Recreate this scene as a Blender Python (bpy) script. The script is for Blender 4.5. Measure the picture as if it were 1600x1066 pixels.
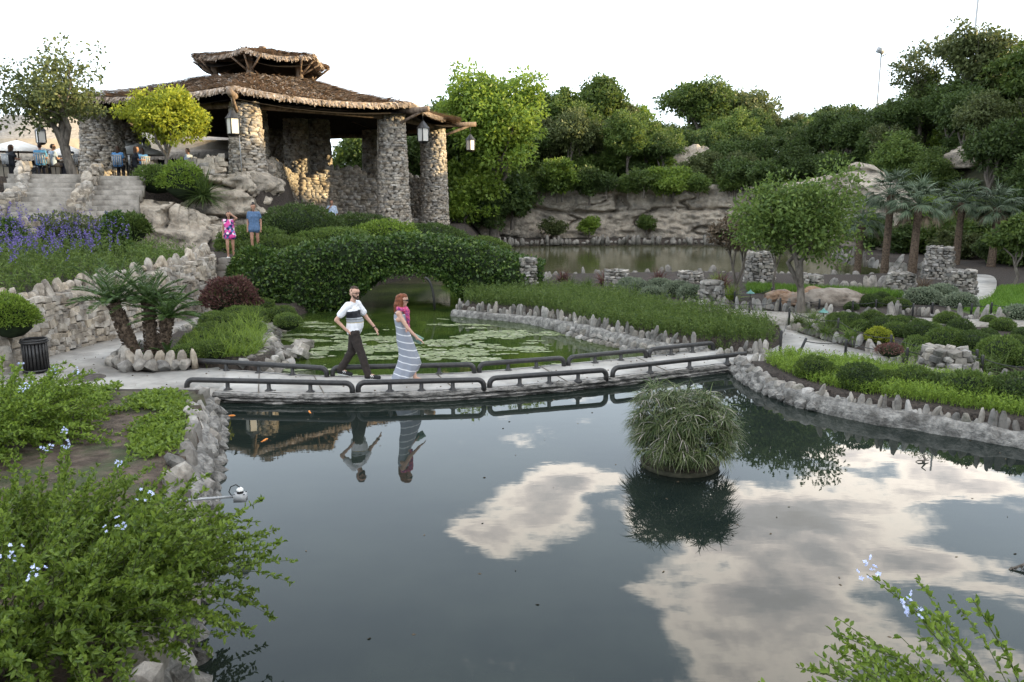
import bpy, bmesh, math, random
import numpy as np
from mathutils import Vector, Matrix, Euler

for o in list(bpy.data.objects): bpy.data.objects.remove(o)
SC = bpy.context.scene
COL = SC.collection

# ------------------------------------------------------------------ camera
CAM_H = 3.75; FPX = 1244.0; PITCH = math.atan(233 / FPX)
cam_d = bpy.data.cameras.new('camera'); cam = bpy.data.objects.new('camera', cam_d); COL.objects.link(cam)
cam.location = (0, 0, CAM_H); cam.rotation_euler = (math.pi / 2 - PITCH, 0, 0)
cam_d.sensor_width = 36; cam_d.lens = 28; cam_d.clip_start = 0.05; cam_d.clip_end = 6000
SC.camera = cam

# ------------------------------------------------------------------ sky, sun, exposure
SUN_AZ = 84; SUN_EL = 12.5          # azimuth from +Y towards +X, behind the quarry hill on the right
W = bpy.data.worlds.new('World'); SC.world = W; W.use_nodes = True
nt = W.node_tree; nt.nodes.clear()
def wn(t, **k):
    n = nt.nodes.new(t)
    for a, b in k.items(): setattr(n, a, b)
    return n
def wmath(op, a, b=None, c=None, clamp=False):
    n = wn('ShaderNodeMath', operation=op); n.use_clamp = clamp
    for i, v in enumerate((a, b, c)):
        if v is None: continue
        if isinstance(v, (int, float)): n.inputs[i].default_value = v
        else: nt.links.new(v, n.inputs[i])
    return n.outputs[0]
out = wn('ShaderNodeOutputWorld')
sky = wn('ShaderNodeTexSky', sky_type='NISHITA'); sky.sun_disc = False
sky.sun_elevation = math.radians(SUN_EL); sky.sun_rotation = math.radians(SUN_AZ)
sky.air_density = 1.0; sky.dust_density = 1.2; sky.ozone_density = 1.5
tc = wn('ShaderNodeTexCoord'); sep = wn('ShaderNodeSeparateXYZ'); nt.links.new(tc.outputs['Generated'], sep.inputs[0])
zc = wmath('MAXIMUM', sep.outputs[2], 0.03)
cx = wmath('DIVIDE', sep.outputs[0], zc); cy = wmath('DIVIDE', sep.outputs[1], zc)   # cloud deck as a flat layer overhead
cmb = wn('ShaderNodeCombineXYZ'); nt.links.new(cx, cmb.inputs[0]); nt.links.new(cy, cmb.inputs[1])
n1 = wn('ShaderNodeTexNoise'); n1.inputs['Scale'].default_value = 3.0; n1.inputs['Detail'].default_value = 9; n1.inputs['Roughness'].default_value = 0.58
n1.inputs['Distortion'].default_value = 0.25
nt.links.new(cmb.outputs[0], n1.inputs['Vector'])
n0 = wn('ShaderNodeTexNoise'); n0.inputs['Scale'].default_value = 0.55; n0.inputs['Detail'].default_value = 2
nt.links.new(cmb.outputs[0], n0.inputs['Vector'])
def blob(x, y, rx, ry, amp):
    dx = wmath('DIVIDE', wmath('SUBTRACT', cx, x), rx); dy = wmath('DIVIDE', wmath('SUBTRACT', cy, y), ry)
    r2 = wmath('ADD', wmath('MULTIPLY', dx, dx), wmath('MULTIPLY', dy, dy))
    return wmath('MULTIPLY', wmath('POWER', 2.718, wmath('MULTIPLY', r2, -1.0)), amp)
# cumulus heaps standing in front of the photographer (seen mirrored in the pond) within a generally broken sky
bias = wmath('MULTIPLY', wmath('SUBTRACT', n0.outputs['Fac'], 0.52), 1.3)
for b in [(-.06, 2.2, .13, .15, .5), (.10, 2.42, .15, .17, .5), (.26, 2.66, .12, .13, .45), (.54, 2.28, .18, .24, .62), (.8, 2.36, .24, .24, .6), (.64, 1.86, .22, .24, .6), (.48, 1.6, .14, .14, .5), (1.02, 2.3, .2, .22, .42), (1.15, 2.0, .2, .14, .35), (1.55, 2.7, .34, .3, .7), (1.32, 2.95, .28, .15, .4),
          (-.55, 2.2, .33, .6, -.7), (.15, 1.74, .14, .28, -.5), (.47, 2.95, .2, .22, -.4), (.3, 2.3, .06, .3, -.3), (-.6, 3.2, .5, .5, -.6)]:
    bias = wmath('ADD', bias, blob(*b))
dens = wmath('ADD', wmath('MULTIPLY', wmath('SUBTRACT', n1.outputs['Fac'], 0.5), 2.2), wmath('SUBTRACT', bias, 0.12))
cover = wn('ShaderNodeMapRange', interpolation_type='SMOOTHSTEP'); cover.inputs[1].default_value = -.06; cover.inputs[2].default_value = 0.26
nt.links.new(dens, cover.inputs[0])
fade = wn('ShaderNodeMapRange', interpolation_type='SMOOTHSTEP'); fade.inputs[1].default_value = 0.16; fade.inputs[2].default_value = 0.30
nt.links.new(sep.outputs[2], fade.inputs[0])
cfac = wmath('MULTIPLY', wmath('MULTIPLY', cover.outputs[0], fade.outputs[0]), 0.93)
cr = wn('ShaderNodeValToRGB'); e = cr.color_ramp.elements
e[0].position = 0.0; e[0].color = (1.0, .93, .84, 1); e[1].position = 1.0; e[1].color = (.30, .285, .275, 1)
q = e.new(.16); q.color = (1.0, .90, .78, 1); q = e.new(.38); q.color = (.62, .565, .525, 1); q = e.new(.6); q.color = (.40, .385, .38, 1)
nt.links.new(dens, cr.inputs[0])
bg1 = wn('ShaderNodeBackground'); bg1.inputs[1].default_value = 0.15; nt.links.new(sky.outputs[0], bg1.inputs[0])
bg2 = wn('ShaderNodeBackground'); bg2.inputs[1].default_value = 4.0; nt.links.new(cr.outputs[0], bg2.inputs[0])
# evening haze, strongest at the horizon; floor overhead added to brighten the ground
hz = wn('ShaderNodeMapRange', interpolation_type='SMOOTHSTEP'); hz.inputs[1].default_value = 0.85; hz.inputs[2].default_value = 0.02
nt.links.new(sep.outputs[2], hz.inputs[0])
bg3 = wn('ShaderNodeBackground'); bg3.inputs[0].default_value = (.80, .90, 1.0, 1); bg3.inputs[1].default_value = 1.6
mh = wn('ShaderNodeMixShader'); nt.links.new(wmath('ADD', wmath('MULTIPLY', hz.outputs[0], .45), .36), mh.inputs[0]); nt.links.new(bg1.outputs[0], mh.inputs[1]); nt.links.new(bg3.outputs[0], mh.inputs[2])
mx = wn('ShaderNodeMixShader'); nt.links.new(cfac, mx.inputs[0]); nt.links.new(mh.outputs[0], mx.inputs[1]); nt.links.new(bg2.outputs[0], mx.inputs[2])
nt.links.new(mx.outputs[0], out.inputs[0])
sun_d = bpy.data.lights.new('sun', 'SUN'); sun = bpy.data.objects.new('sun', sun_d); COL.objects.link(sun)
sun_d.energy = 5; sun_d.angle = math.radians(0.6); sun_d.color = (1.0, .76, .40)
a, el = math.radians(SUN_AZ), math.radians(SUN_EL)
sdir = Vector((math.sin(a) * math.cos(el), math.cos(a) * math.cos(el), math.sin(el)))
sun.rotation_euler = (-sdir).to_track_quat('-Z', 'Y').to_euler(); sun.location = (60, 20, 40)
vs = SC.view_settings; vs.view_transform = 'Standard'; vs.look = 'None'; vs.exposure = 0.95; vs.gamma = 1; vs.use_curve_mapping = False
SC.cycles.max_bounces = 7; SC.cycles.transparent_max_bounces = 6; SC.cycles.caustics_reflective = False; SC.cycles.caustics_refractive = False

# ------------------------------------------------------------------ layout: where a point of the ground lies
_cp, _sp = math.cos(PITCH), math.sin(PITCH)
def G(px, py, z=0.4):
    u = (px - 800) / FPX; v = (533 - py) / FPX
    d = (u, _cp + v * _sp, -_sp + v * _cp); t = (z - CAM_H) / d[2]
    return Vector((d[0] * t, d[1] * t, z))
def D(px, py, y):
    u = (px - 800) / FPX; v = (533 - py) / FPX
    d = (u, _cp + v * _sp, -_sp + v * _cp); t = y / d[1]
    return Vector((d[0] * t, y, CAM_H + d[2] * t))

# ------------------------------------------------------------------ helpers
def rng(s): return np.random.default_rng(s)
def wp(o):
    v = Vector((0, 0, 0))
    while o is not None: v = v + o.location; o = o.parent
    return v
def tag(o, label=None, cat=None, group=None, kind=None):
    if label: o['label'] = label
    if cat: o['category'] = cat
    if group: o['group'] = group
    if kind: o['kind'] = kind
    return o
def thing(name, label, cat, loc=(0, 0, 0), group=None):
    o = bpy.data.objects.new(name, None); COL.objects.link(o); o.location = loc; o.empty_display_size = .2
    return tag(o, label, cat, group)
def mesh(name, V, F, mats, smooth=False, midx=None):
    me = bpy.data.meshes.new(name)
    V = np.asarray(V, dtype=np.float32).reshape(-1, 3)
    Fs = [np.asarray(f, dtype=np.int32) for f in (F if isinstance(F, list) else [F])]
    Fs = [f for f in Fs if f.size]
    me.vertices.add(len(V)); me.vertices.foreach_set('co', V.ravel())
    loops = np.concatenate([f.ravel() for f in Fs]); tot = np.concatenate([np.full(len(f), f.shape[1], np.int32) for f in Fs])
    start = np.concatenate([[0], np.cumsum(tot)[:-1]]).astype(np.int32)
    me.loops.add(len(loops)); me.loops.foreach_set('vertex_index', loops)
    me.polygons.add(len(tot)); me.polygons.foreach_set('loop_start', start); me.polygons.foreach_set('loop_total', tot)
    if smooth: me.polygons.foreach_set('use_smooth', np.ones(len(tot), dtype=bool))
    for m in (mats if isinstance(mats, (list, tuple)) else [mats]): me.materials.append(m)
    if midx is not None: me.polygons.foreach_set('material_index', np.asarray(midx, np.int32))
    me.update(calc_edges=True); me.validate()
    return me
def put(name, me, parent=None, loc=None, rot=None, scale=None):
    """link a mesh; loc is a world position (default: geometry already lies in world coordinates)"""
    o = bpy.data.objects.new(name, me); COL.objects.link(o)
    L = Vector(loc) if loc is not None else Vector((0, 0, 0))
    if parent is not None: o.parent = parent; L = L - wp(parent)
    o.location = L
    if rot is not None: o.rotation_euler = rot
    if scale is not None: o.scale = scale
    return o
def local(name, me, parent, loc=(0, 0, 0)):
    o = bpy.data.objects.new(name, me); COL.objects.link(o); o.parent = parent; o.location = loc; return o
def copy_tree(o, parent=None):
    c = o.copy(); COL.objects.link(c); c.parent = parent
    for ch in list(o.children): copy_tree(ch, c)
    return c
class MB:
    def __init__(s): s.V = []; s.F3 = []; s.F4 = []; s.n = 0; s.m3 = []; s.m4 = []
    def add(s, V, F, mi=0):
        V = np.asarray(V, float).reshape(-1, 3); F = np.asarray(F, int)
        if F.size == 0: return
        (s.F3 if F.shape[1] == 3 else s.F4).append(F + s.n); (s.m3 if F.shape[1] == 3 else s.m4).append(np.full(len(F), mi))
        s.V.append(V); s.n += len(V)
    def two(s, V, Fs, mi=0):
        V = np.asarray(V, float).reshape(-1, 3); b = s.n; s.V.append(V); s.n += len(V)
        for F in Fs:
            F = np.asarray(F, int)
            if F.size == 0: continue
            (s.F3 if F.shape[1] == 3 else s.F4).append(F + b); (s.m3 if F.shape[1] == 3 else s.m4).append(np.full(len(F), mi))
    def tube(s, pts, rad, n=8, cap=True, mi=0):
        P = np.asarray([tuple(p) for p in pts], float); k = len(P); R = np.broadcast_to(np.asarray(rad, float), (k,))
        T = np.gradient(P, axis=0); T /= np.linalg.norm(T, axis=1)[:, None] + 1e-9
        up = np.array([0, 0, 1.]) if abs(T[0][2]) < .9 else np.array([1., 0, 0])
        V = []
        for i in range(k):
            A = np.cross(T[i], up); A /= np.linalg.norm(A) + 1e-9; B = np.cross(A, T[i]); up = B
            an = np.arange(n) * 2 * math.pi / n
            V.append(P[i] + R[i] * (np.cos(an)[:, None] * A + np.sin(an)[:, None] * B))
        V = np.concatenate(V); j = np.arange(n)
        F = [np.stack([i * n + j, i * n + (j + 1) % n, (i + 1) * n + (j + 1) % n, (i + 1) * n + j], 1) for i in range(k - 1)]
        Fs = [np.concatenate(F)]
        if cap:
            V = np.concatenate([V, P[:1], P[-1:]]); a = k * n
            Fs.append(np.concatenate([np.stack([(j + 1) % n, j, np.full(n, a)], 1), np.stack([(k - 1) * n + j, (k - 1) * n + (j + 1) % n, np.full(n, a + 1)], 1)]))
        s.two(V, Fs, mi)
    def box(s, c, size, rz=0, mi=0, rot=None):
        x, y, z = np.asarray(size) / 2
        V = np.array([(sx * x, sy * y, sz * z) for sz in (-1, 1) for sy in (-1, 1) for sx in (-1, 1)])
        Rm = np.array((Euler(rot) if rot is not None else Euler((0, 0, rz))).to_matrix())
        s.add(V @ Rm.T + np.asarray(tuple(c)), [(0, 2, 3, 1), (4, 5, 7, 6), (0, 1, 5, 4), (2, 6, 7, 3), (0, 4, 6, 2), (1, 3, 7, 5)], mi)
    def lathe(s, prof, n=20, c=(0, 0, 0), mi=0, closed=False):
        pr = np.asarray(prof, float); k = len(pr); an = np.arange(n) * 2 * math.pi / n
        V = np.stack([pr[:, 0][:, None] * np.cos(an), pr[:, 0][:, None] * np.sin(an), np.repeat(pr[:, 1][:, None], n, 1)], -1).reshape(-1, 3) + np.asarray(tuple(c))
        j = np.arange(n); F = [np.stack([i * n + j, i * n + (j + 1) % n, (i + 1) * n + (j + 1) % n, (i + 1) * n + j], 1) for i in range(k - 1)]
        s.add(V, np.concatenate(F), mi)
    def mesh(s, name, mats, smooth=False):
        F = []; mi = []
        if s.F3: F.append(np.concatenate(s.F3)); mi.append(np.concatenate(s.m3))
        if s.F4: F.append(np.concatenate(s.F4)); mi.append(np.concatenate(s.m4))
        return mesh(name, np.concatenate(s.V), F, mats, smooth, np.concatenate(mi))
def _h(ix, iy, iz, s):
    n = (ix * 374761393 + iy * 668265263 + iz * 2147483647 + s * 974634529) & 0xffffffff
    n = ((n ^ (n >> 13)) * 1274126177) & 0xffffffff
    return ((n ^ (n >> 16)) & 0xffff) / 65535.0
def vnoise(P, s=0):
    P = np.asarray(P, float); I = np.floor(P).astype(np.int64); f = P - I; f = f * f * (3 - 2 * f); r = 0
    for dx in (0, 1):
        for dy in (0, 1):
            for dz in (0, 1):
                w = (f[..., 0] if dx else 1 - f[..., 0]) * (f[..., 1] if dy else 1 - f[..., 1]) * (f[..., 2] if dz else 1 - f[..., 2])
                r = r + w * _h(I[..., 0] + dx, I[..., 1] + dy, I[..., 2] + dz, s)
    return r
def fbm(P, oct=4, s=0):
    P = np.asarray(P, float); r = 0; a = .5; t = 0
    for i in range(oct): r = r + a * vnoise(P * 2 ** i, s + i); t += a; a *= .5
    return r / t - .5
def poly_sd(X, Y, poly):
    """signed distance to a polygon, negative inside"""
    P = np.asarray(poly, float); d = np.full(X.shape, 1e9); ins = np.zeros(X.shape, bool)
    for i in range(len(P)):
        a = P[i]; b = P[(i + 1) % len(P)]; e = b - a; w0 = X - a[0]; w1 = Y - a[1]
        t = np.clip((w0 * e[0] + w1 * e[1]) / (e @ e), 0, 1)
        d = np.minimum(d, np.hypot(w0 - t * e[0], w1 - t * e[1]))
        c = ((a[1] > Y) != (b[1] > Y)) & (X < (b[0] - a[0]) * (Y - a[1]) / (b[1] - a[1] + 1e-12) + a[0])
        ins ^= c
    return np.where(ins, -d, d)
def sstep(x, a, b):
    t = np.clip((x - a) / (b - a), 0, 1); return t * t * (3 - 2 * t)
def resample(pts, step):
    P = np.asarray([tuple(p) for p in pts], float); seg = np.linalg.norm(np.diff(P, axis=0), axis=1); L = np.concatenate([[0], np.cumsum(seg)])
    n = max(2, int(round(L[-1] / step)) + 1); s = np.linspace(0, L[-1], n)
    return np.stack([np.interp(s, L, P[:, k]) for k in range(P.shape[1])], 1)
def smooth_line(pts, it=2):
    P = np.asarray([tuple(p) for p in pts], float)
    for _ in range(it):
        Q = [P[0]]
        for a, b in zip(P[:-1], P[1:]): Q += [a * .75 + b * .25, a * .25 + b * .75]
        Q.append(P[-1]); P = np.array(Q)
    return P
def smooth_ring(pts, it=2):
    P = np.asarray([tuple(p) for p in pts], float)
    for _ in range(it):
        N = np.roll(P, -1, 0); P = np.stack([P * .75 + N * .25, P * .25 + N * .75], 1).reshape(-1, P.shape[1])
    return P
def fill_poly(poly, z):
    from mathutils.geometry import tessellate_polygon
    P = [Vector((p[0], p[1], 0)) for p in poly]
    return np.array([(p.x, p.y, z) for p in P]), np.array(tessellate_polygon([P]))

# ------------------------------------------------------------------ materials
def mat(name, c1, c2, scale=4.0, rough=.85, bump=0.0, bscale=None, detail=5, orand=0.0, irand=0.0, spec=.25, c3=None, s3=.6, metal=0.0, stretch=None, lo=.35, hi=.65):
    m = bpy.data.materials.new(name); m.use_nodes = True; t = m.node_tree; N = t.nodes; L = t.links
    b = N['Principled BSDF']; b.inputs['Roughness'].default_value = rough; b.inputs['Specular IOR Level'].default_value = spec; b.inputs['Metallic'].default_value = metal
    geo = N.new('ShaderNodeNewGeometry'); pos = geo.outputs['Position']
    if stretch:
        mp = N.new('ShaderNodeMapping'); mp.inputs['Scale'].default_value = stretch; L.new(pos, mp.inputs[0]); pos = mp.outputs[0]
    nz = N.new('ShaderNodeTexNoise'); nz.inputs['Scale'].default_value = scale; nz.inputs['Detail'].default_value = detail; nz.inputs['Roughness'].default_value = .62; L.new(pos, nz.inputs['Vector'])
    r = N.new('ShaderNodeValToRGB'); r.color_ramp.elements[0].position = lo; r.color_ramp.elements[1].position = hi
    r.color_ramp.elements[0].color = (*c1, 1); r.color_ramp.elements[1].color = (*c2, 1); L.new(nz.outputs['Fac'], r.inputs[0]); col = r.outputs[0]
    if c3:
        n3 = N.new('ShaderNodeTexNoise'); n3.inputs['Scale'].default_value = s3; n3.inputs['Detail'].default_value = 6; n3.inputs['Roughness'].default_value = .65; L.new(pos, n3.inputs['Vector'])
        r3 = N.new('ShaderNodeValToRGB'); r3.color_ramp.elements[0].position = .48; r3.color_ramp.elements[1].position = .66; L.new(n3.outputs['Fac'], r3.inputs[0])
        mxx = N.new('ShaderNodeMix'); mxx.data_type = 'RGBA'; L.new(r3.outputs[0], mxx.inputs[0]); L.new(col, mxx.inputs[6]); mxx.inputs[7].default_value = (*c3, 1); col = mxx.outputs[2]
    if orand or irand:
        oi = N.new('ShaderNodeObjectInfo')
        src = geo.outputs['Random Per Island'] if irand else oi.outputs['Random']
        mr = N.new('ShaderNodeMapRange'); k = irand or orand; mr.inputs[3].default_value = 1 - k; mr.inputs[4].default_value = 1 + k; L.new(src, mr.inputs[0])
        hs = N.new('ShaderNodeHueSaturation'); L.new(mr.outputs[0], hs.inputs['Value']); L.new(col, hs.inputs['Color'])
        sm = N.new('ShaderNodeMath'); sm.operation = 'MULTIPLY'; sm.inputs[1].default_value = 7.13; L.new(src, sm.inputs[0])
        fr = N.new('ShaderNodeMath'); fr.operation = 'FRACT'; L.new(sm.outputs[0], fr.inputs[0])
        m2 = N.new('ShaderNodeMapRange'); m2.inputs[3].default_value = .65; m2.inputs[4].default_value = 1.3; L.new(fr.outputs[0], m2.inputs[0]); L.new(m2.outputs[0], hs.inputs['Saturation'])
        col = hs.outputs[0]
    L.new(col, b.inputs['Base Color'])
    if bump:
        bn = N.new('ShaderNodeTexNoise'); bn.inputs['Scale'].default_value = bscale or scale * 3; bn.inputs['Detail'].default_value = 6; L.new(pos, bn.inputs['Vector'])
        bp = N.new('ShaderNodeBump'); bp.inputs['Strength'].default_value = 1.0; bp.inputs['Distance'].default_value = bump; L.new(bn.outputs['Fac'], bp.inputs['Height']); L.new(bp.outputs[0], b.inputs['Normal'])
    return m
def leafmat(name, c1, c2, trans=.35, rough=.55, orand=.18, c3=None, spec=.3):
    if c1[1] > c1[0] and c1[1] > c1[2]: c1 = (c1[0] * 1.06, c1[1] * 1.05, c1[2] * .85); c2 = (c2[0] * 1.06, c2[1] * 1.05, c2[2] * .85)
    m = bpy.data.materials.new(name); m.use_nodes = True; t = m.node_tree; N = t.nodes; L = t.links
    b = N['Principled BSDF']; b.inputs['Roughness'].default_value = rough; b.inputs['Specular IOR Level'].default_value = spec
    geo = N.new('ShaderNodeNewGeometry'); r = N.new('ShaderNodeValToRGB'); e = r.color_ramp.elements
    e[0].color = (*c1, 1); e[1].color = (*c2, 1)
    if c3: q = e.new(.86); q.color = (*c2, 1); e[2].color = (*c3, 1)
    L.new(geo.outputs['Random Per Island'], r.inputs[0])
    oi = N.new('ShaderNodeObjectInfo'); mr = N.new('ShaderNodeMapRange'); mr.inputs[3].default_value = 1 - orand; mr.inputs[4].default_value = 1 + orand; L.new(oi.outputs['Random'], mr.inputs[0])
    hs = N.new('ShaderNodeHueSaturation'); L.new(mr.outputs[0], hs.inputs['Value']); L.new(r.outputs[0], hs.inputs['Color'])
    L.new(hs.outputs[0], b.inputs['Base Color'])
    tr = N.new('ShaderNodeBsdfTranslucent'); h2 = N.new('ShaderNodeHueSaturation'); h2.inputs['Value'].default_value = 1.5; h2.inputs['Hue'].default_value = .485; L.new(hs.outputs[0], h2.inputs['Color']); L.new(h2.outputs[0], tr.inputs[0])
    ms = N.new('ShaderNodeMixShader'); ms.inputs[0].default_value = trans; L.new(b.outputs[0], ms.inputs[1]); L.new(tr.outputs[0], ms.inputs[2]); L.new(ms.outputs[0], N['Material Output'].inputs[0])
    return m
def watermat(name, c1, c2, scale, rip=.004, rough=.015, lo=.4, hi=.6):
    m = mat(name, c1, c2, scale, rough, 0, spec=.5, lo=lo, hi=hi); t = m.node_tree; N = t.nodes; L = t.links; b = N['Principled BSDF']
    b.inputs['IOR'].default_value = 1.333
    geo = N.new('ShaderNodeNewGeometry'); n = N.new('ShaderNodeTexNoise'); n.inputs['Scale'].default_value = 1.6; n.inputs['Detail'].default_value = 3
    mp = N.new('ShaderNodeMapping'); mp.inputs['Scale'].default_value = (1, 2.2, 1); L.new(geo.outputs['Position'], mp.inputs[0]); L.new(mp.outputs[0], n.inputs['Vector'])
    bp = N.new('ShaderNodeBump'); bp.inputs['Strength'].default_value = 1; bp.inputs['Distance'].default_value = rip; L.new(n.outputs['Fac'], bp.inputs['Height']); L.new(bp.outputs[0], b.inputs['Normal'])
    return m
M = {}
M['stone'] = mat('grey_limestone', (.18, .165, .148), (.38, .352, .315), 7, .9, .012, 30, orand=.42, c3=(.09, .088, .075), s3=3.5)
M['tan_stone'] = mat('tan_limestone', (.275, .24, .20), (.475, .425, .36), 6, .9, .012, 26, orand=.24, c3=(.15, .125, .10), s3=2.5)
M['mortar'] = mat('dark_mortar', (.12, .105, .088), (.23, .205, .175), 8, .95, .02, 25)
M['rock'] = mat('quarry_limestone', (.265, .225, .18), (.47, .41, .335), 2.6, .92, .10, 7, detail=9, c3=(.18, .16, .135), s3=1.0)
M['rim'] = mat('mortared_rock', (.12, .115, .108), (.34, .325, .30), 9, .9, .04, 22, c3=(.08, .075, .068), s3=2.2)
M['fascia'] = mat('wet_dark_rock', (.03, .029, .026), (.21, .20, .185), 11, .8, .04, 30, c3=(.36, .34, .32), s3=5.0, stretch=(.6, .6, 2.0))
M['concrete'] = mat('worn_concrete', (.34, .325, .30), (.47, .45, .42), 2.2, .9, .004, 60, c3=(.27, .255, .235), s3=.9)
M['gravel'] = mat('pale_gravel', (.25, .23, .20), (.42, .39, .35), 14, .95, .012, 50)
M['soil'] = mat('garden_soil', (.045, .034, .026), (.13, .10, .078), 6, .97, .03, 22, c3=(.05, .07, .03), s3=1.1)
M['mulch'] = mat('dark_mulch', (.022, .019, .017), (.075, .06, .05), 18, .97, .03, 40)
M['step'] = mat('worn_step_stone', (.17, .155, .135), (.34, .315, .28), 3, .9, .01, 30)
M['thatch'] = mat('dry_thatch', (.26, .20, .155), (.47, .375, .295), 3, .95, irand=.35)
M['thatch_base'] = mat('thatch_bed', (.29, .225, .175), (.46, .37, .295), 9, .97, .04, 40)
M['thatch_pale'] = mat('pale_thatch', (.24, .21, .18), (.38, .34, .29), 5, .95, .03, 30)
M['wood'] = mat('weathered_log', (.10, .07, .05), (.27, .20, .15), 5, .85, .01, 30, stretch=(1, 1, .3))
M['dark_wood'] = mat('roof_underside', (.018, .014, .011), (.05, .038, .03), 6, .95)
M['bark'] = mat('grey_bark', (.07, .06, .05), (.19, .165, .14), 9, .92, .02, 24, stretch=(1, 1, .3))
M['palm_bark'] = mat('shaggy_palm_bark', (.05, .035, .025), (.17, .125, .09), 14, .95, .04, 30)
M['iron'] = mat('black_painted_iron', (.012, .012, .013), (.036, .034, .033), 14, .45, .004, 45, spec=.5)
M['white_cloth'] = mat('white_canvas', (.66, .64, .60), (.80, .78, .75), 3, .9)
M['cream'] = mat('cream_wall', (.30, .255, .20), (.40, .345, .275), 2, .9)
M['glass_dark'] = mat('dark_glass', (.015, .017, .02), (.03, .03, .035), 3, .1, spec=.5)
M['grey_metal'] = mat('grey_painted_metal', (.30, .31, .32), (.40, .41, .42), 8, .45, spec=.5)
M['teal'] = mat('verdigris_copper', (.10, .24, .22), (.17, .33, .30), 14, .6)
M['brown_rock'] = mat('rusty_boulder', (.17, .095, .055), (.36, .24, .16), 3, .9, .03, 14, c3=(.26, .23, .20), s3=1.4)
M['hill'] = mat('hillside_scrub_floor', (.018, .026, .012), (.07, .065, .04), 1.2, .97, .1, 3)
M['black'] = mat('matte_black', (.010, .010, .011), (.02, .02, .02), 9, .7)
M['white'] = mat('white_paint', (.74, .74, .72), (.82, .82, .80), 9, .6)
M['water_near'] = watermat('clear_pond_water', (.010, .015, .013), (.019, .025, .020), .35, .0005)
M['water_lily'] = watermat('algae_green_water', (.018, .033, .008), (.050, .074, .015), .5, .0025)
M['water_far'] = watermat('olive_lake_water', (.05, .055, .024), (.09, .088, .045), .16, .006, .03)
M['leaf_fresh'] = leafmat('fresh_green_leaf', (.07, .125, .022), (.20, .29, .055), .35, .5)
M['leaf_mid'] = leafmat('mid_green_leaf', (.045, .082, .022), (.12, .175, .048), .33)
M['leaf_dark'] = leafmat('dark_green_leaf', (.030, .056, .018), (.082, .125, .040), .3)
M['leaf_olive'] = leafmat('olive_green_leaf', (.045, .062, .026), (.115, .14, .060), .3)
M['leaf_gold'] = leafmat('yellow_green_leaf', (.13, .17, .022), (.30, .33, .045), .4)
M['leaf_blue'] = leafmat('blue_grey_frond', (.055, .085, .060), (.135, .175, .135), .2)
M['leaf_grey'] = leafmat('silver_grey_leaf', (.10, .13, .105), (.20, .235, .19), .2)
M['leaf_red'] = leafmat('burgundy_leaf', (.07, .032, .03), (.17, .085, .07), .25, c3=(.07, .10, .03))
M['leaf_brown'] = leafmat('dry_brown_leaf', (.07, .055, .035), (.16, .12, .08), .25)
M['ivy'] = leafmat('glossy_ivy_leaf', (.022, .052, .014), (.075, .13, .034), .2, .38, c3=(.17, .23, .05))
M['grass'] = leafmat('lawn_grass', (.06, .13, .018), (.13, .24, .04), .3)
M['sago'] = leafmat('sago_frond', (.025, .055, .018), (.07, .12, .035), .15, .4)
M['papyrus'] = leafmat('sedge_blade', (.03, .055, .02), (.12, .145, .075), .25, .6, c3=(.42, .37, .35))
M['purple'] = leafmat('purple_spike', (.10, .07, .26), (.22, .17, .42), .2)
M['pale_blue'] = leafmat('pale_blue_petal', (.50, .56, .85), (.68, .72, .92), .3)
M['scum'] = leafmat('floating_leaf_pad', (.10, .13, .06), (.24, .28, .17), .05, .6, c3=(.42, .41, .32))
M['core'] = mat('dark_inner_core', (.008, .014, .006), (.02, .032, .012), 6, .97)  # near-black for the solid cores inside foliage
# ------------------------------------------------------------------ terrain
LILY = [(-5.0, 15), (-5.15, 17.0), (-5.6, 18), (-6.6, 20.3), (-6.8, 23.5), (-6.3, 26), (-5.8, 29), (-1.6, 29), (-1.7, 24.2), (.5, 23), (1.6, 21.2), (2.35, 19.9), (3.3, 18.6), (4.4, 18.0), (4.8, 16.6), (4.6, 15.9)]
NEAR = [(-1.6, 2.9), (-2.75, 5.2), (-3.3, 7.35), (-3.85, 8.95), (-4.6, 11.4), (-5.1, 12.9), (-5.6, 14.2), (-5.0, 15.4), (4.6, 17.2), (4.8, 15.9), (4.85, 15.0), (5.15, 13.85), (5.75, 12.95), (6.7, 12.3), (7.7, 11.45), (9.6, 10), (11, 7), (9, 2.9)]
LAKE = [(-5.8, 27.5), (-1.6, 27.2), (1.1, 30.5), (1.7, 33.8), (8.5, 35), (14, 33.6), (18.4, 34.6), (19.6, 40), (20, 47), (17.5, 54), (13.5, 57.8), (6, 57.3), (-.45, 56.2), (-1.8, 50), (-2.2, 42), (-4.2, 36), (-5.6, 32)]
TERR = [(-60, 30.5), (-22, 30.8), (-18, 33.6), (-15, 33.8), (-12.5, 33.8), (-10.6, 34), (-10.2, 36), (-11, 40), (-12.8, 44), (-14.5, 62), (-40, 75), (-60, 70)]
BEDL = [(-60, 13.2), (-12.6, 13.6), (-10.75, 15.6), (-10.25, 19), (-9.75, 21.5), (-9.35, 23.6), (-9.9, 26), (-10.6, 27.5), (-12, 30), (-13, 34), (-60, 34)]
LAND = [(-10.2, 26.2), (-8.2, 26.2), (-7.2, 29), (-5.8, 33), (-4.6, 37), (-3.2, 43), (-2.8, 52), (-3, 62), (-16, 62), (-14, 34)]
BASIN = [(-70, 76), (-14, 67), (-5, 62.5), (1, 61.2), (18, 61), (21, 52), (24, 42), (23.5, 30), (22.5, 15), (22, 0), (22, -30), (-70, -30)]
PZ = .20
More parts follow.
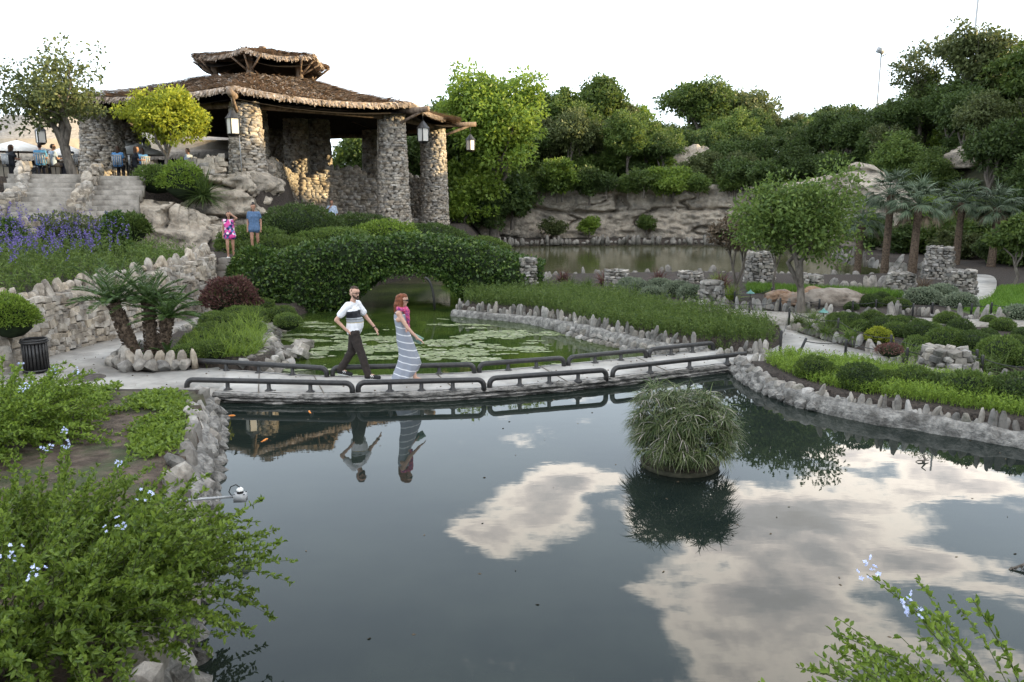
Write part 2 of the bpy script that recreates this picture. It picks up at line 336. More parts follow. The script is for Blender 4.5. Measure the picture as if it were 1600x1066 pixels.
PATH_L = [tuple(G(x, y, PZ)[:2]) for x, y in [(345, 611), (285, 616), (205, 621), (150, 625), (100, 612)]] + [(-10.5, 14.2), (-12.6, 14.2), (-12.6, 14.9), (-10.65, 15.6), (-10.1, 19), (-9.62, 21.5), (-9.3, 23.8), (-9.35, 24.6), (-8.5, 24.6), (-8.45, 22), (-8.55, 19), (-8.6, 17.2), (-8.4, 16.2), (-7.9, 15.65), (-7.2, 15.55), (-6.5, 15.8), (-5.9, 16.1)]
PATH_R = [tuple(G(x, y, PZ)[:2]) for x, y in [(1150, 571), (1095, 552), (1150, 550), (1218, 548), (1222, 512), (1205, 496), (1240, 486), (1250, 505), (1232, 515), (1300, 536), (1400, 561), (1480, 580), (1610, 596), (1610, 612), (1500, 600), (1440, 590), (1330, 568), (1225, 562)]]
PATH_B = [tuple(G(x, y, .4)[:2]) for x, y in [(1060, 478), (1150, 483), (1235, 488), (1330, 492), (1470, 498), (1640, 500), (1640, 509), (1420, 506), (1330, 500), (1240, 500), (1150, 490), (1050, 484)]]
PATH_F = [tuple(G(x, y, .42)[:2]) for x, y in [(1486, 470), (1548, 468), (1560, 440), (1548, 428), (1498, 430), (1500, 446)]]
DECK = [tuple(G(x, y, .13)[:2]) for x, y in [(270, 614), (400, 620), (555, 620), (760, 612), (950, 595), (1175, 567), (1125, 547), (885, 570), (745, 583), (515, 590), (290, 577)]]
def height(X, Y):
    P3 = np.stack([X, Y, np.zeros_like(X)], -1)
    h = .29 + .06 * fbm(P3 * .6, 3, 3)
    h = h + .25 * sstep(X, -3.2, -4.5) * sstep(Y, 13.9, 12.6) # soil bed of the left bank
    bs = -poly_sd(X, Y, BASIN)                            # distance inside the quarry basin (negative outside)
    o = np.maximum(0, -bs); back = sstep(Y, 54, 60) * (1 - sstep(X, 17, 21)); nz = fbm(P3 * .12, 4, 9)
    hb = 4.3 * sstep(o, .3, 2.2) + .27 * np.maximum(0, o - 2); hr = .60 * o + 1.6 * sstep(o, 4, 6)
    hl = hb * back + hr * (1 - back); hl = 13.2 * (1 - np.exp(-hl / 13.2)) * 1.12; hl = hl * (1 - .38 * sstep(Y, 56, 70) * sstep(X, 10, 18) * (1 - sstep(X, 42, 56)))
    hl = hl * (1 + .78 * sstep(X, 32, 46) * (1 - sstep(Y, 48, 60)))  # hill out of view raised to keep the low sun off garden and pavilion
    left = sstep(X, 2, -12) * sstep(Y, 40, 60); hl = hl * (1 - .55 * left)
    h = h + hl + nz * 2.4 * sstep(o, 2, 10)
    ld = poly_sd(X, Y, LAND); h = np.maximum(h, .34 + 1.3 * sstep(ld, 1.2, -.5))
    bd = -poly_sd(X, Y, BEDL); hbed = 1.42 + .105 * np.clip(bd, 0, 14) + .1 * fbm(P3, 3, 5)
    h = np.where(bd > .2, np.maximum(h, hbed), h)
    td = poly_sd(X, Y, TERR); h = np.maximum(h, np.where(td < 0, 4.36, h)); h = np.where((td >= 0) & (td < .7), np.maximum(h, 4.36 - td * 4.2), h)
    # photographer's embankment
    h = np.maximum(h, 1.95 * sstep(Y + .25 * np.minimum(X + 3, 0), 2.7, 1.7) + .1 * fbm(P3 * 1.5, 3, 1))
    for pl, z in ((PATH_L, PZ), (PATH_R, PZ), (PATH_B, .4), (PATH_F, .42), (DECK, .02)):
        pd = poly_sd(X, Y, pl); h = np.where(pd < .25, np.minimum(h, z - .05), h)
    for pl, dep in ((NEAR, 1.0), (LILY, .9), (LAKE, 1.2)):
        pd = poly_sd(X, Y, pl); h = np.where(pd < 0, np.minimum(h, .25 - dep * sstep(-pd, -.05, .3)), h)
    return h
def hz1(x, y): return float(height(np.array([float(x)]), np.array([float(y)]))[0])
xs = np.concatenate([np.arange(-62, -14, 1.0), np.arange(-14, 12, .22), np.arange(12, 30, .5), np.arange(30, 95, 1.3)])
ys = np.concatenate([np.arange(-30, 3, 1.2), np.arange(3, 28, .22), np.arange(28, 64, .45), np.arange(64, 135, 1.5)])
XX, YY = np.meshgrid(xs, ys); HH = height(XX, YY)
def grid_faces(ny, nx):
    i = np.arange(ny * nx).reshape(ny, nx); return np.stack([i[:-1, :-1], i[:-1, 1:], i[1:, 1:], i[1:, :-1]], -1).reshape(-1, 4)
TV = np.stack([XX, YY, HH], -1).reshape(-1, 3); TF = grid_faces(len(ys), len(xs))
cx_, cy_ = TV[TF].mean(1)[:, 0], TV[TF].mean(1)[:, 1]
ob = poly_sd(cx_, cy_, BASIN) > .4
soil = (poly_sd(cx_, cy_, [(-14, 2), (-1.2, 2), (-3.2, 7.4), (-4.9, 12.6), (-7, 12.6), (-14, 13)]) < 0)
lawn = (poly_sd(cx_, cy_, [tuple(G(x, y, .4)[:2]) for x, y in [(1500, 488), (1640, 488), (1640, 440), (1560, 446), (1540, 462), (1490, 474)]]) < 0)
midx = np.where(ob, 1, np.where(soil, 2, np.where(lawn, 3, 0)))
put('ground', mesh('ground', TV, TF, [M['mulch'], M['hill'], M['soil'], mat('lawn_soil', (.04, .06, .015), (.08, .12, .03), 5, .95)], True, midx)).__setitem__('kind', 'structure')
bigV = np.array([(-3000, -3000, -3), (3000, -3000, -3), (3000, 3000, -3), (-3000, 3000, -3)], float)
tag(put('distant_ground', mesh('distant_ground', bigV, np.array([(0, 1, 2, 3)]), M['hill'])), kind='structure')
def water(name, poly, m, z=0.0):
    V, F = fill_poly(poly, z); tag(put(name, mesh(name, V, F, m)), kind='structure')
water('pond_water', [(-6.2, 1.5), (-6.2, 15.0), (-4.6, 15.0), (4.6, 17.0), (9.5, 16.6), (16, 8), (14, 1.5)], M['water_near'])
water('lily_pond_water', [(-6.2, 15.002), (-4.6, 15.002), (4.6, 17.002), (6, 17.4), (5, 24), (-.8, 26.4), (-1.2, 30), (-3.4, 33), (-8, 33), (-8, 15)], M['water_lily'], .002)
water('lake_water', [(-8, 33.002), (-3.4, 33.002), (-1.2, 30.002), (-.8, 26.402), (3, 29), (21, 31), (24, 50), (18, 60), (-3, 60), (-3.6, 45), (-8, 38)], M['water_far'], .001)
def slab(name, poly, z, th, m, kind='structure', it=2):
    P = smooth_ring(poly, it); V, F = fill_poly(P, z); n = len(P)
    V2 = np.concatenate([V, V - (0, 0, th)]); i = np.arange(n); j = (i + 1) % n
    return tag(put(name, mesh(name, V2, [F, np.stack([i, i + n, j + n, j], 1)], m)), kind=kind)
slab('path', PATH_L, PZ, .25, M['concrete'], it=1)
slab('garden_path', PATH_R, PZ, .2, M['concrete'], it=1)
slab('gravel_path', PATH_B, .40, .2, M['gravel'])
slab('lake_path', PATH_F, .42, .2, M['concrete'])
# rock faces: quarry cliff behind the lake, limestone outcrop under the pavilion
def rock_face(name, line, z0, z1, m, depth=.8, seed=1, step=.22, lean=.15, kind='structure', BF=.8, KF=.38, **tg):
    L = resample(smooth_line(line, 2), step); n = len(L); T = np.gradient(L[:, :2], axis=0); T /= np.linalg.norm(T, axis=1)[:, None]
    Nn = np.stack([T[:, 1], -T[:, 0]], 1); k = max(8, int((np.max(z1) - np.min(z0)) / step)); zz = np.linspace(0, 1, k)
    z0 = np.interp(np.linspace(0, 1, n), np.linspace(0, 1, len(np.atleast_1d(z0))), np.atleast_1d(z0)); z1 = np.interp(np.linspace(0, 1, n), np.linspace(0, 1, len(np.atleast_1d(z1))), np.atleast_1d(z1))
    s = np.arange(n) * step; S, Z = np.meshgrid(s, zz); Zw = z0 + (z1 - z0) * Z
    A = np.stack([S * .35, Zw * .9, np.full_like(S, seed * 3.1)], -1)
    bed = np.floor(Zw * BF + 1.2 * fbm(A * .7, 3, seed)); blk = np.floor(S * KF + 3 * _h(bed.astype(int), 3 + 0 * bed.astype(int), seed + 0 * bed.astype(int), 5) + .9 * fbm(A * 1.3, 2, seed + 4))
    d = (_h(bed.astype(int), blk.astype(int), 7 + 0 * bed.astype(int), seed) - .5) * depth * .75 + fbm(A * 1.1, 5, seed + 2) * depth + fbm(A * 5, 3, seed + 5) * depth * .35
    bc = Zw * BF + 1.2 * fbm(A * .7, 3, seed); kc = S * KF + 3 * _h(bed.astype(int), 3 + 0 * bed.astype(int), seed + 0 * bed.astype(int), 5) + .9 * fbm(A * 1.3, 2, seed + 4)
    eb = np.minimum(bc - np.floor(bc), 1 - bc + np.floor(bc)); ek = np.minimum(kc - np.floor(kc), 1 - kc + np.floor(kc)); on = fbm(A * .9, 2, seed + 11)
    d = d - depth * .55 * np.exp(-(eb / .07) ** 2) * (on > -.12) - depth * .6 * np.exp(-(ek / .035) ** 2) * (on < .14) + depth * .35 * (np.abs(fbm(A * 2.7, 4, seed + 3)) * 2 - .3)
    d = d - lean * Zw - .35 * depth * sstep(Z, .9, 1.0)
    V = np.stack([L[:, 0] + Nn[:, 0] * d, L[:, 1] + Nn[:, 1] * d, Zw + .25 * fbm(A * 2, 3, seed + 8) * sstep(Z, .6, 1)], -1)
    V = np.concatenate([V, [np.stack([L[:, 0] - Nn[:, 0] * (2.2 + 0 * s), L[:, 1] - Nn[:, 1] * 2.2, z1 - .15], -1)]])
    o = put(name, mesh(name, V.reshape(-1, 3), grid_faces(k + 1, n), m, False))
    return tag(o, kind=kind, **tg)
rock_face('cliff', [(-6.5, 59.8), (-3.5, 58.6), (-1, 59.3), (2, 60.2), (9, 60.6), (15, 60), (18.5, 57.6), (20.6, 53), (22.3, 47)], -.2, [3.2, 3.6, 4.2, 4.3, 4.5, 4.2, 4.4, 5.6, 3.0], M['rock'], 1.5, 3, .11, BF=.42, KF=.17)
rock_face('limestone_outcrop', [(-17.2, 33.6), (-15, 33.0), (-12.8, 32.6), (-11, 32.4), (-9.7, 33.2), (-9.6, 35.5), (-10.4, 39), (-12.4, 43.8)], [1.5, 1.4, 1.3, 1.2, 1.2], [3.9, 4.3, 4.55, 4.6, 4.5, 4.45, 4.4], M['rock'], 1.15, 8, .075, .1)
rock_face('rock_ledge', [(-17.5, 30.6), (-15, 29.8), (-12.6, 29.6), (-10.9, 30.6), (-10.4, 32.5)], 1.3, [3.2, 3.5, 3.4, 3.0, 2.6], M['rock'], .9, 13, .075, .25)
# ------------------------------------------------------------------ people
def capsule(mb, p0, p1, r0, r1, n=12):
    p0 = np.array(p0, float); p1 = np.array(p1, float); d = p1 - p0; L = np.linalg.norm(d); ax = d / L if L > 1e-5 else np.array([0, 0, 1.]); A = np.cross(ax, [0, 0, 1.] if abs(ax[2]) < .9 else [1., 0, 0]); A /= np.linalg.norm(A); B = np.cross(ax, A)
    rows = []; t = np.linspace(-math.pi / 2, 0, 5)
    for a in t[1:]: rows.append((p0 + ax * r0 * math.sin(a), r0 * math.cos(a)))
    for a in -t[::-1][:-1]: rows.append((p1 + ax * r1 * math.sin(a), r1 * math.cos(a)))
    an = np.arange(n) * 2 * math.pi / n; V = [c + r * (np.cos(an)[:, None] * A + np.sin(an)[:, None] * B) for c, r in rows]; k = len(rows); j = np.arange(n)
    F = np.concatenate([np.stack([i * n + j, i * n + (j + 1) % n, (i + 1) * n + (j + 1) % n, (i + 1) * n + j], 1) for i in range(k - 1)]); V = np.concatenate(V + [[p0 - ax * r0, p1 + ax * r1]]); a = k * n
    mb.two(V, [F, np.concatenate([np.stack([(j + 1) % n, j, np.full(n, a)], 1), np.stack([(k - 1) * n + j, (k - 1) * n + (j + 1) % n, np.full(n, a + 1)], 1)])])
DZ = .13                                                    # level of the footbridge deck
_pend = []
def blend(caps, voxel, m, key, smooth=3):
    """one continuous skin grown over a set of tapered limbs"""
    mb = MB()
    for c in caps: capsule(mb, *c)
    o = bpy.data.objects.new('tmp', mb.mesh('tmp', m)); COL.objects.link(o); rm = o.modifiers.new('r', 'REMESH'); rm.mode = 'VOXEL'; rm.voxel_size = voxel; rm.use_smooth_shade = True
    s = o.modifiers.new('s', 'SMOOTH'); s.factor = .5; s.iterations = smooth; _pend.append((key, o, m))
BM = {}
def flush():
    dg = bpy.context.evaluated_depsgraph_get()
    for key, o, m in _pend:
        me = bpy.data.meshes.new_from_object(o.evaluated_get(dg)); me.materials.clear(); me.materials.append(m); BM[key] = me
        part = key.split('_')[1]
        if part in ('tshirt', 'trousers', 'shirt', 'dress', 'scarf', 'hair', 'sleeve'):                 # folds and locks
            n_ = len(me.vertices); co = np.zeros(n_ * 3); no = np.zeros(n_ * 3); me.vertices.foreach_get('co', co); me.vertex_normals.foreach_get('vector', no); co = co.reshape(-1, 3); no = no.reshape(-1, 3)
            fr_ = np.array([38, 38, 7.]) if part == 'hair' else np.array([9, 9, 13.]); d_ = fbm(co * fr_ + fbm(co * 6, 2, 3)[:, None] * 2, 3, 5) * (.035 if part == 'hair' else .03); co = co + no * d_[:, None]; me.vertices.foreach_set('co', co.ravel()); me.update()
    for key, o, m in _pend: bpy.data.objects.remove(o)
    _pend.clear()
def pm(name, c, k=.12, rough=.85): return mat(name, tuple(v * (1 - k) for v in c), tuple(min(1, v * (1 + k)) for v in c), 25, rough)
SK = pm('skin', (.52, .32, .24), .06, .6); SK2 = pm('tan_skin', (.36, .20, .135), .06, .6)
HAIRB = pm('brown_hair', (.05, .028, .018), .4, .6); HAIRR = pm('red_hair', (.15, .048, .02), .4, .55); HAIRD = pm('dark_hair', (.018, .012, .010), .3, .5)
def lerp(a, b, f): return tuple(np.array(a) * (1 - f) + np.array(b) * f)
def head_caps(h, s=1.0, yaw=0., nod=0.):
    """skull, jaw, nose, ears around head centre h; faces +X when yaw = 0"""
    R = np.array(Euler((0, nod, yaw)).to_matrix()); P = lambda x, y, z: tuple(np.array(h) + R @ (np.array([x, y, z]) * s))
    return [(P(-.018, 0, .035), P(.018, 0, .04), .088 * s, .082 * s), (P(-.03, 0, .0), P(.02, 0, .0), .08 * s, .074 * s), (P(.02, 0, -.04), P(.045, 0, -.085), .06 * s, .036 * s), (P(.085, 0, .0), P(.10, 0, -.025), .010 * s, .015 * s), (P(.07, 0, .03), P(.075, 0, .03), .03 * s, .02 * s),
            (P(0, .08, -.005), P(0, .085, .015), .014 * s, .016 * s), (P(0, -.08, -.005), P(0, -.085, .015), .014 * s, .016 * s), (P(.07, -.012, -.055), P(.07, .012, -.055), .018 * s, .018 * s)], P
def hand_caps(w, h, curl=(0, 0, -1), side=(0, 1, 0), thumb=(1, 0, 0), s=1.0):
    """palm and five fingers from wrist w, palm centre h; side spreads the knuckles"""
    w = np.array(w); h = np.array(h); ax = (h - w) / np.linalg.norm(h - w); sd = np.array(side, float); sd -= ax * (sd @ ax); sd /= np.linalg.norm(sd); cu = np.array(curl, float); C = []
    for k in (-1, 0, 1): C.append((w + sd * .012 * k, h + sd * .022 * k * s, .019 * s, .016 * s))
    kn = h + ax * .03 * s
    for k, L in zip((-1.5, -.5, .5, 1.5), (.062, .078, .074, .058)):
        b = kn + sd * .019 * k * s; m1 = b + (ax * .9 + cu * .25) / np.linalg.norm(ax * .9 + cu * .25) * L * .55 * s; e = m1 + (ax * .6 + cu * .7) / np.linalg.norm(ax * .6 + cu * .7) * L * .5 * s; C += [(b, m1, .0098 * s, .0092 * s), (m1, e, .0092 * s, .0078 * s)]
    th = np.array(thumb, float); b = w + ax * .03 * s + sd * .02 * s; m1 = b + (th * .6 + ax * .6 + sd * .2) * .038 * s; C += [(b, m1, .012 * s, .0105 * s), (m1, m1 + (ax * .9 + th * .2) * .032 * s, .0105 * s, .0085 * s)]
    return [(tuple(a), tuple(b), r0, r1) for a, b, r0, r1 in C]
def trunk_caps(J, wd=.17, hp=.12, belly=.0, s=1.0, neck=True):
    c = J['chest']; p = J['pelvis']; b = lerp(c, p, .55); f = np.array(J.get('front', (1, 0, 0))) ; l = np.array(J.get('left', (0, 1, 0))); A = lambda q, dl, df=0.: tuple(np.array(q) + l * dl + f * df)
    C = [(A(c, .075 * s), A(b, .07 * s), .112 * s, .10 * s), (A(c, -.075 * s), A(b, -.07 * s), .112 * s, .10 * s), (A(b, .065 * s), A(p, .07 * s), .10 * s, .118 * s), (A(b, -.065 * s), A(p, -.07 * s), .10 * s, .118 * s), (A(c, wd * s, -.01), A(c, -wd * s, -.01), .062 * s, .062 * s)]
    C = [((*q[0],), (*q[1],), q[2], q[3]) for q in C]; sh = lerp(J['shR'], J['shL'], .5); C += [(J['shR'], J['shL'], .06 * s, .06 * s), (sh, J['neck'] if neck else lerp(sh, J['neck'], .2), .075 * s, .05 * s if neck else .06 * s)]
    if belly: C.append((A(b, 0, .06 + belly), A(lerp(b, p, .5), 0, .05 + belly), .125 * s, .12 * s))
    return C
def limb(a, b, c, r): return [(a, b, r[0], r[1]), (b, c, r[1] * .97, r[2])]
def person(key, label, loc, J, skin, clothes, hair, s=1.0, yaw=0., head_yaw=0., nod=0., voxel=.012, belly=0., hands=True, hairm=None, group=None, extra=None):
    hc, P = head_caps(J['head'], s, head_yaw, nod); C = list(hc) + [(J['neck'], tuple(np.array(J['head']) + (0, 0, -.05 * s)), .052 * s, .048 * s)] + trunk_caps(J, belly=belly, s=s)
    for q in 'RL':
        C += limb(J['sh' + q], J['el' + q], J['wr' + q], (.052 * s, .041 * s, .027 * s)); C += limb(J['hip' + q], J['kn' + q], J['an' + q], (.088 * s, .058 * s, .038 * s)); C += [(J['an' + q], J['to' + q], .04 * s, .028 * s)]
        C += hand_caps(J['wr' + q], J['ha' + q], J.get('curl', (0, 0, -1)), J.get('hside', (0, 1, 0)), (1, 0, 0), s) if hands else [(J['wr' + q], J['ha' + q], .03 * s, .03 * s)]
    blend(C, voxel, skin, key + '_body')
    for nm, m, caps, vx in clothes(J, s): blend(caps, vx or voxel, m, key + '_' + nm)
    for i, (nm, caps) in enumerate(hair(P, s)): blend(caps, voxel * .9, hairm, key + '_' + nm)
    return P
def inflate(caps, d): return [(a, b, r0 + d, r1 + d) for a, b, r0, r1 in caps]
def sleeve(J, q, f, r=(.066, .058), s=1.): return (J['sh' + q], lerp(J['sh' + q], J['el' + q], f), r[0] * s, r[1] * s)
def legs(J, s=1., f=1.0, r=(.108, .082, .075)):
    C = []
    for q in 'RL':
        C += [(J['hip' + q], J['kn' + q], r[0] * s, r[1] * s)]
        if f > 0: C += [(J['kn' + q], lerp(J['kn' + q], J['an' + q], f), r[1] * s, r[2] * s)]
    C += [(J['hipR'], J['hipL'], .115 * s, .115 * s), (J['pelvis'], tuple(np.array(J['pelvis']) + (0, 0, .06)), .125 * s, .12 * s)]; return C
def shoes(J, s=1.): return [(tuple(np.array(J['an' + q]) + (-.03 * s, 0, -.035 * s)), tuple(np.array(J['to' + q]) + (0, 0, 0)), .054 * s, .044 * s) for q in 'RL']
# striped T-shirt cloth: bands run round the chest
TS = bpy.data.materials.new('striped_tshirt'); TS.use_nodes = True; N = TS.node_tree.nodes; tcn = N.new('ShaderNodeTexCoord'); sp_ = N.new('ShaderNodeSeparateXYZ'); TS.node_tree.links.new(tcn.outputs['Object'], sp_.inputs[0])
mr_ = N.new('ShaderNodeMapRange'); mr_.inputs[1].default_value = .9; mr_.inputs[2].default_value = 1.5; TS.node_tree.links.new(sp_.outputs[2], mr_.inputs[0]); cr_ = N.new('ShaderNodeValToRGB'); cr_.color_ramp.interpolation = 'CONSTANT'; E_ = cr_.color_ramp.elements; E_[0].color = (.76, .77, .80, 1); E_[1].position = .72; E_[1].color = (.78, .79, .82, 1)
for p_, c_ in ((.335, (.45, .36, .16)), (.355, (.30, .32, .34)), (.44, (.06, .065, .075)), (.46, (.36, .38, .40)), (.50, (.016, .018, .024))): q = E_.new(p_); q.color = (*c_, 1)
TS.node_tree.links.new(mr_.outputs[0], cr_.inputs[0]); TS.node_tree.links.new(cr_.outputs[0], N['Principled BSDF'].inputs['Base Color']); N['Principled BSDF'].inputs['Roughness'].default_value = .9
TW = pm('white_tshirt', (.76, .77, .80), .03); TROU = pm('dark_brown_trousers', (.035, .028, .025), .2); SHOE = pm('black_shoe', (.014, .014, .016), .2, .5)
MJ = dict(head=(.045, -.01, 1.655), neck=(.0, 0, 1.51), chest=(-.01, 0, 1.31), pelvis=(0, 0, .95), shR=(-.05, -.17, 1.43), shL=(.03, .17, 1.43), elR=(-.26, -.25, 1.17), wrR=(-.075, -.215, .97), haR=(-.03, -.18, .915), elL=(.17, .26, 1.16), wrL=(.335, .25, .965), haL=(.37, .24, .905),
          hipR=(.02, -.09, .91), hipL=(-.02, .09, .91), knR=(.16, -.10, .49), anR=(.29, -.11, .085), toR=(.50, -.12, .04), knL=(-.09, .09, .50), anL=(-.335, .09, .13), toL=(-.13, .08, .04))
def man_cl(J, s): return [('tshirt', TS, inflate(trunk_caps(J, belly=.008, s=s, neck=False), .012), None), ('sleeve', TW, [sleeve(J, 'R', .62, (.08, .074)), sleeve(J, 'L', .62, (.08, .074)), (J['shR'], J['shL'], .075, .075)], None), ('trousers', TROU, legs(J, 1, .98), None), ('shoe0', SHOE, shoes(J)[:1], .009), ('shoe1', SHOE, shoes(J)[1:], .009)]
def man_hair(P, s): return [('hair', [(P(-.03, 0, .075), P(.035, 0, .085), .072, .052), (P(-.06, .0, .02), P(-.045, 0, .07), .066, .066), (P(-.03, .055, .03), P(-.02, .05, .06), .035, .035), (P(-.03, -.055, .03), P(-.02, -.05, .06), .035, .035)]), ('beard', [(P(.03, .05, -.06), P(.075, .0, -.098), .022, .028), (P(.03, -.05, -.06), P(.075, .0, -.098), .022, .028), (P(.02, .068, -.02), P(.03, .055, -.06), .013, .02), (P(.02, -.068, -.02), P(.03, -.055, -.06), .013, .02), (P(.088, -.02, -.047), P(.088, .02, -.047), .009, .009)])]
PM_ = person('man', '', 0, MJ, SK, man_cl, man_hair, 1.0, 0, -.55, 0, .0105, .008, hairm=HAIRB)
# woman in the striped maxi dress
DR = bpy.data.materials.new('striped_maxi_dress'); DR.use_nodes = True; N = DR.node_tree.nodes; Lk = DR.node_tree.links; tcn = N.new('ShaderNodeTexCoord'); sp_ = N.new('ShaderNodeSeparateXYZ'); Lk.new(tcn.outputs['Object'], sp_.inputs[0])
ab = N.new('ShaderNodeMath'); ab.operation = 'MULTIPLY_ADD'; ab.inputs[1].default_value = .22; Lk.new(sp_.outputs[0], ab.inputs[0]); Lk.new(sp_.outputs[2], ab.inputs[2])
md = N.new('ShaderNodeMath'); md.operation = 'FRACT'; ml = N.new('ShaderNodeMath'); ml.operation = 'MULTIPLY'; ml.inputs[1].default_value = 7.6; Lk.new(ab.outputs[0], ml.inputs[0]); Lk.new(ml.outputs[0], md.inputs[0]); cr_ = N.new('ShaderNodeValToRGB'); cr_.color_ramp.interpolation = 'CONSTANT'; cr_.color_ramp.elements[0].color = (.27, .29, .34, 1); cr_.color_ramp.elements[1].position = .85; cr_.color_ramp.elements[1].color = (.68, .69, .72, 1); Lk.new(md.outputs[0], cr_.inputs[0]); Lk.new(cr_.outputs[0], N['Principled BSDF'].inputs['Base Color']); N['Principled BSDF'].inputs['Roughness'].default_value = .9
SCARF = mat('pink_scarf', (.42, .03, .12), (.62, .16, .26), 40, .9, c3=(.12, .03, .2), s3=18)
WJ = dict(head=(-.06, 0, 1.56), neck=(-.10, 0, 1.42), chest=(-.12, 0, 1.22), pelvis=(-.07, 0, .90), shR=(-.13, -.15, 1.335), shL=(-.11, .15, 1.335), elR=(.04, -.21, 1.07), wrR=(.215, -.20, .88), haR=(.275, -.19, .835), elL=(-.06, .20, 1.07), wrL=(.07, .19, .89), haL=(.115, .17, .85),
          hipR=(-.06, -.08, .88), hipL=(-.07, .08, .88), knR=(.10, -.08, .48), anR=(.14, -.08, .085), toR=(.31, -.09, .03), knL=(-.08, .08, .46), anL=(-.26, .08, .10), toL=(-.10, .08, .035))
def wom_cl(J, s): return [('scarf', SCARF, [((-.02, -.06, 1.40), (-.02, .06, 1.40), .05, .05), ((-.15, -.07, 1.42), (-.15, .07, 1.42), .045, .045), ((-.13, -.08, 1.41), (-.01, -.06, 1.39), .045, .045), ((-.13, .08, 1.41), (-.01, .06, 1.39), .045, .045), ((.0, -.04, 1.38), (.03, -.05, 1.16), .055, .035), ((.01, .03, 1.36), (.03, .01, 1.02), .045, .028), ((.03, -.03, 1.2), (.0, -.05, .95), .03, .022)], None), *[('sandal%d' % (q == 'L'), pm('tan_sandal', (.25, .14, .08)), [(tuple(np.array(J['an' + q]) + (-.03, 0, -.06)), tuple(np.array(J['to' + q]) + (0, 0, -.012)), .026, .024)], .008) for q in 'RL']]
def wom_hair(P, s): return [('hair', [(P(-.035, 0, .06), P(.01, 0, .075), .085, .07), (P(-.06, 0, .04), P(-.10, 0, -.12), .085, .085), (P(-.10, -.03, -.1), P(-.115, -.04, -.25), .08, .05), (P(-.09, .03, -.1), P(-.10, .04, -.25), .08, .05), (P(-.02, -.07, .02), P(-.03, -.085, -.2), .036, .038), (P(-.02, .07, .02), P(-.03, .085, -.2), .036, .038), (P(-.05, -.06, -.12), P(-.06, -.07, -.24), .05, .035)])]
PW_ = person('woman', '', 0, WJ, SK, wom_cl, wom_hair, .9, 0, -.1, .08, .0105, 0, hairm=HAIRR)
# generic standing figure (faces +X)
def stand(h=1.65, step=.08, arms='down'):
    k = h / 1.75; J = dict(head=(.03, 0, 1.62), neck=(0, 0, 1.48), chest=(0, 0, 1.28), pelvis=(0, 0, .93), shR=(0, -.165, 1.40), shL=(0, .165, 1.40), elR=(-.04, -.23, 1.12), wrR=(.04, -.24, .88), haR=(.06, -.235, .82), elL=(-.04, .23, 1.12), wrL=(.04, .24, .88), haL=(.06, .235, .82), hipR=(0, -.085, .9), hipL=(0, .085, .9), knR=(step, -.09, .49), anR=(step * .6, -.09, .08), toR=(step * .6 + .2, -.1, .03), knL=(-step * .2, .09, .49), anL=(-step, .09, .09), toL=(-step + .2, .1, .03))
    if arms == 'brow': J.update(elL=(.14, .30, 1.50), wrL=(.12, .10, 1.66), haL=(.10, .06, 1.70))
    if arms == 'chin': J.update(elR=(.10, -.24, 1.16), wrR=(.20, -.09, 1.36), haR=(.17, -.05, 1.42))
    return {a: tuple(np.array(b) * k) for a, b in J.items()}
def long_hair(P, s): return [('hair', [(P(-.035, 0, .06), P(.0, 0, .075), .085 * s, .072 * s), (P(-.06, 0, .04), P(-.085, 0, -.14), .082 * s, .07 * s), (P(-.02, -.07, .02), P(-.02, -.08, -.18), .035 * s, .035 * s), (P(-.02, .07, .02), P(-.02, .08, -.18), .035 * s, .035 * s)])]
def bun_hair(P, s): return [('hair', [(P(-.035, 0, .06), P(.0, 0, .08), .086 * s, .072 * s), (P(-.06, 0, .02), P(-.06, 0, .05), .075 * s, .075 * s), (P(-.05, 0, .14), P(-.04, 0, .15), .04 * s, .04 * s)])]
def short_hair(P, s): return [('hair', [(P(-.03, 0, .065), P(.01, 0, .08), .078 * s, .064 * s), (P(-.06, 0, .0), P(-.05, 0, .06), .07 * s, .07 * s)])]
FLOR = bpy.data.materials.new('pink_floral_dress'); FLOR.use_nodes = True; N = FLOR.node_tree.nodes; vo = N.new('ShaderNodeTexVoronoi'); vo.inputs['Scale'].default_value = 13; g_ = N.new('ShaderNodeTexCoord'); FLOR.node_tree.links.new(g_.outputs['Object'], vo.inputs['Vector']); cr_ = N.new('ShaderNodeValToRGB'); cr_.color_ramp.interpolation = 'CONSTANT'; sx = N.new('ShaderNodeSeparateColor'); FLOR.node_tree.links.new(vo.outputs['Color'], sx.inputs[0]); FLOR.node_tree.links.new(sx.outputs[0], cr_.inputs[0]); E_ = cr_.color_ramp.elements; E_[0].color = (.62, .06, .28, 1); E_[1].position = .3; E_[1].color = (.03, .03, .10, 1)
for p_, c_ in ((.55, (.70, .55, .62)), (.75, (.62, .10, .34)), (.9, (.10, .16, .40))): q = E_.new(p_); q.color = (*c_, 1)
FLOR.node_tree.links.new(cr_.outputs[0], N['Principled BSDF'].inputs['Base Color']); N['Principled BSDF'].inputs['Roughness'].default_value = .9
DEN = pm('denim_blue', (.085, .145, .25), .2); PALE = pm('pale_blue_shirt', (.42, .50, .62), .06); KHAKI = pm('pale_grey_trousers', (.36, .37, .38), .08)
def skirt(J, s, z, w=.17): p = np.array(J['pelvis']); return [(tuple(p + (0, .06 * s, .05)), tuple(np.array((p[0] + .02, .09 * s, z))), .125 * s, w * s), (tuple(p + (0, -.06 * s, .05)), tuple(np.array((p[0] + .02, -.09 * s, z))), .125 * s, w * s)]
GJ = stand(1.50, .1, 'brow'); gs = 1.5 / 1.75
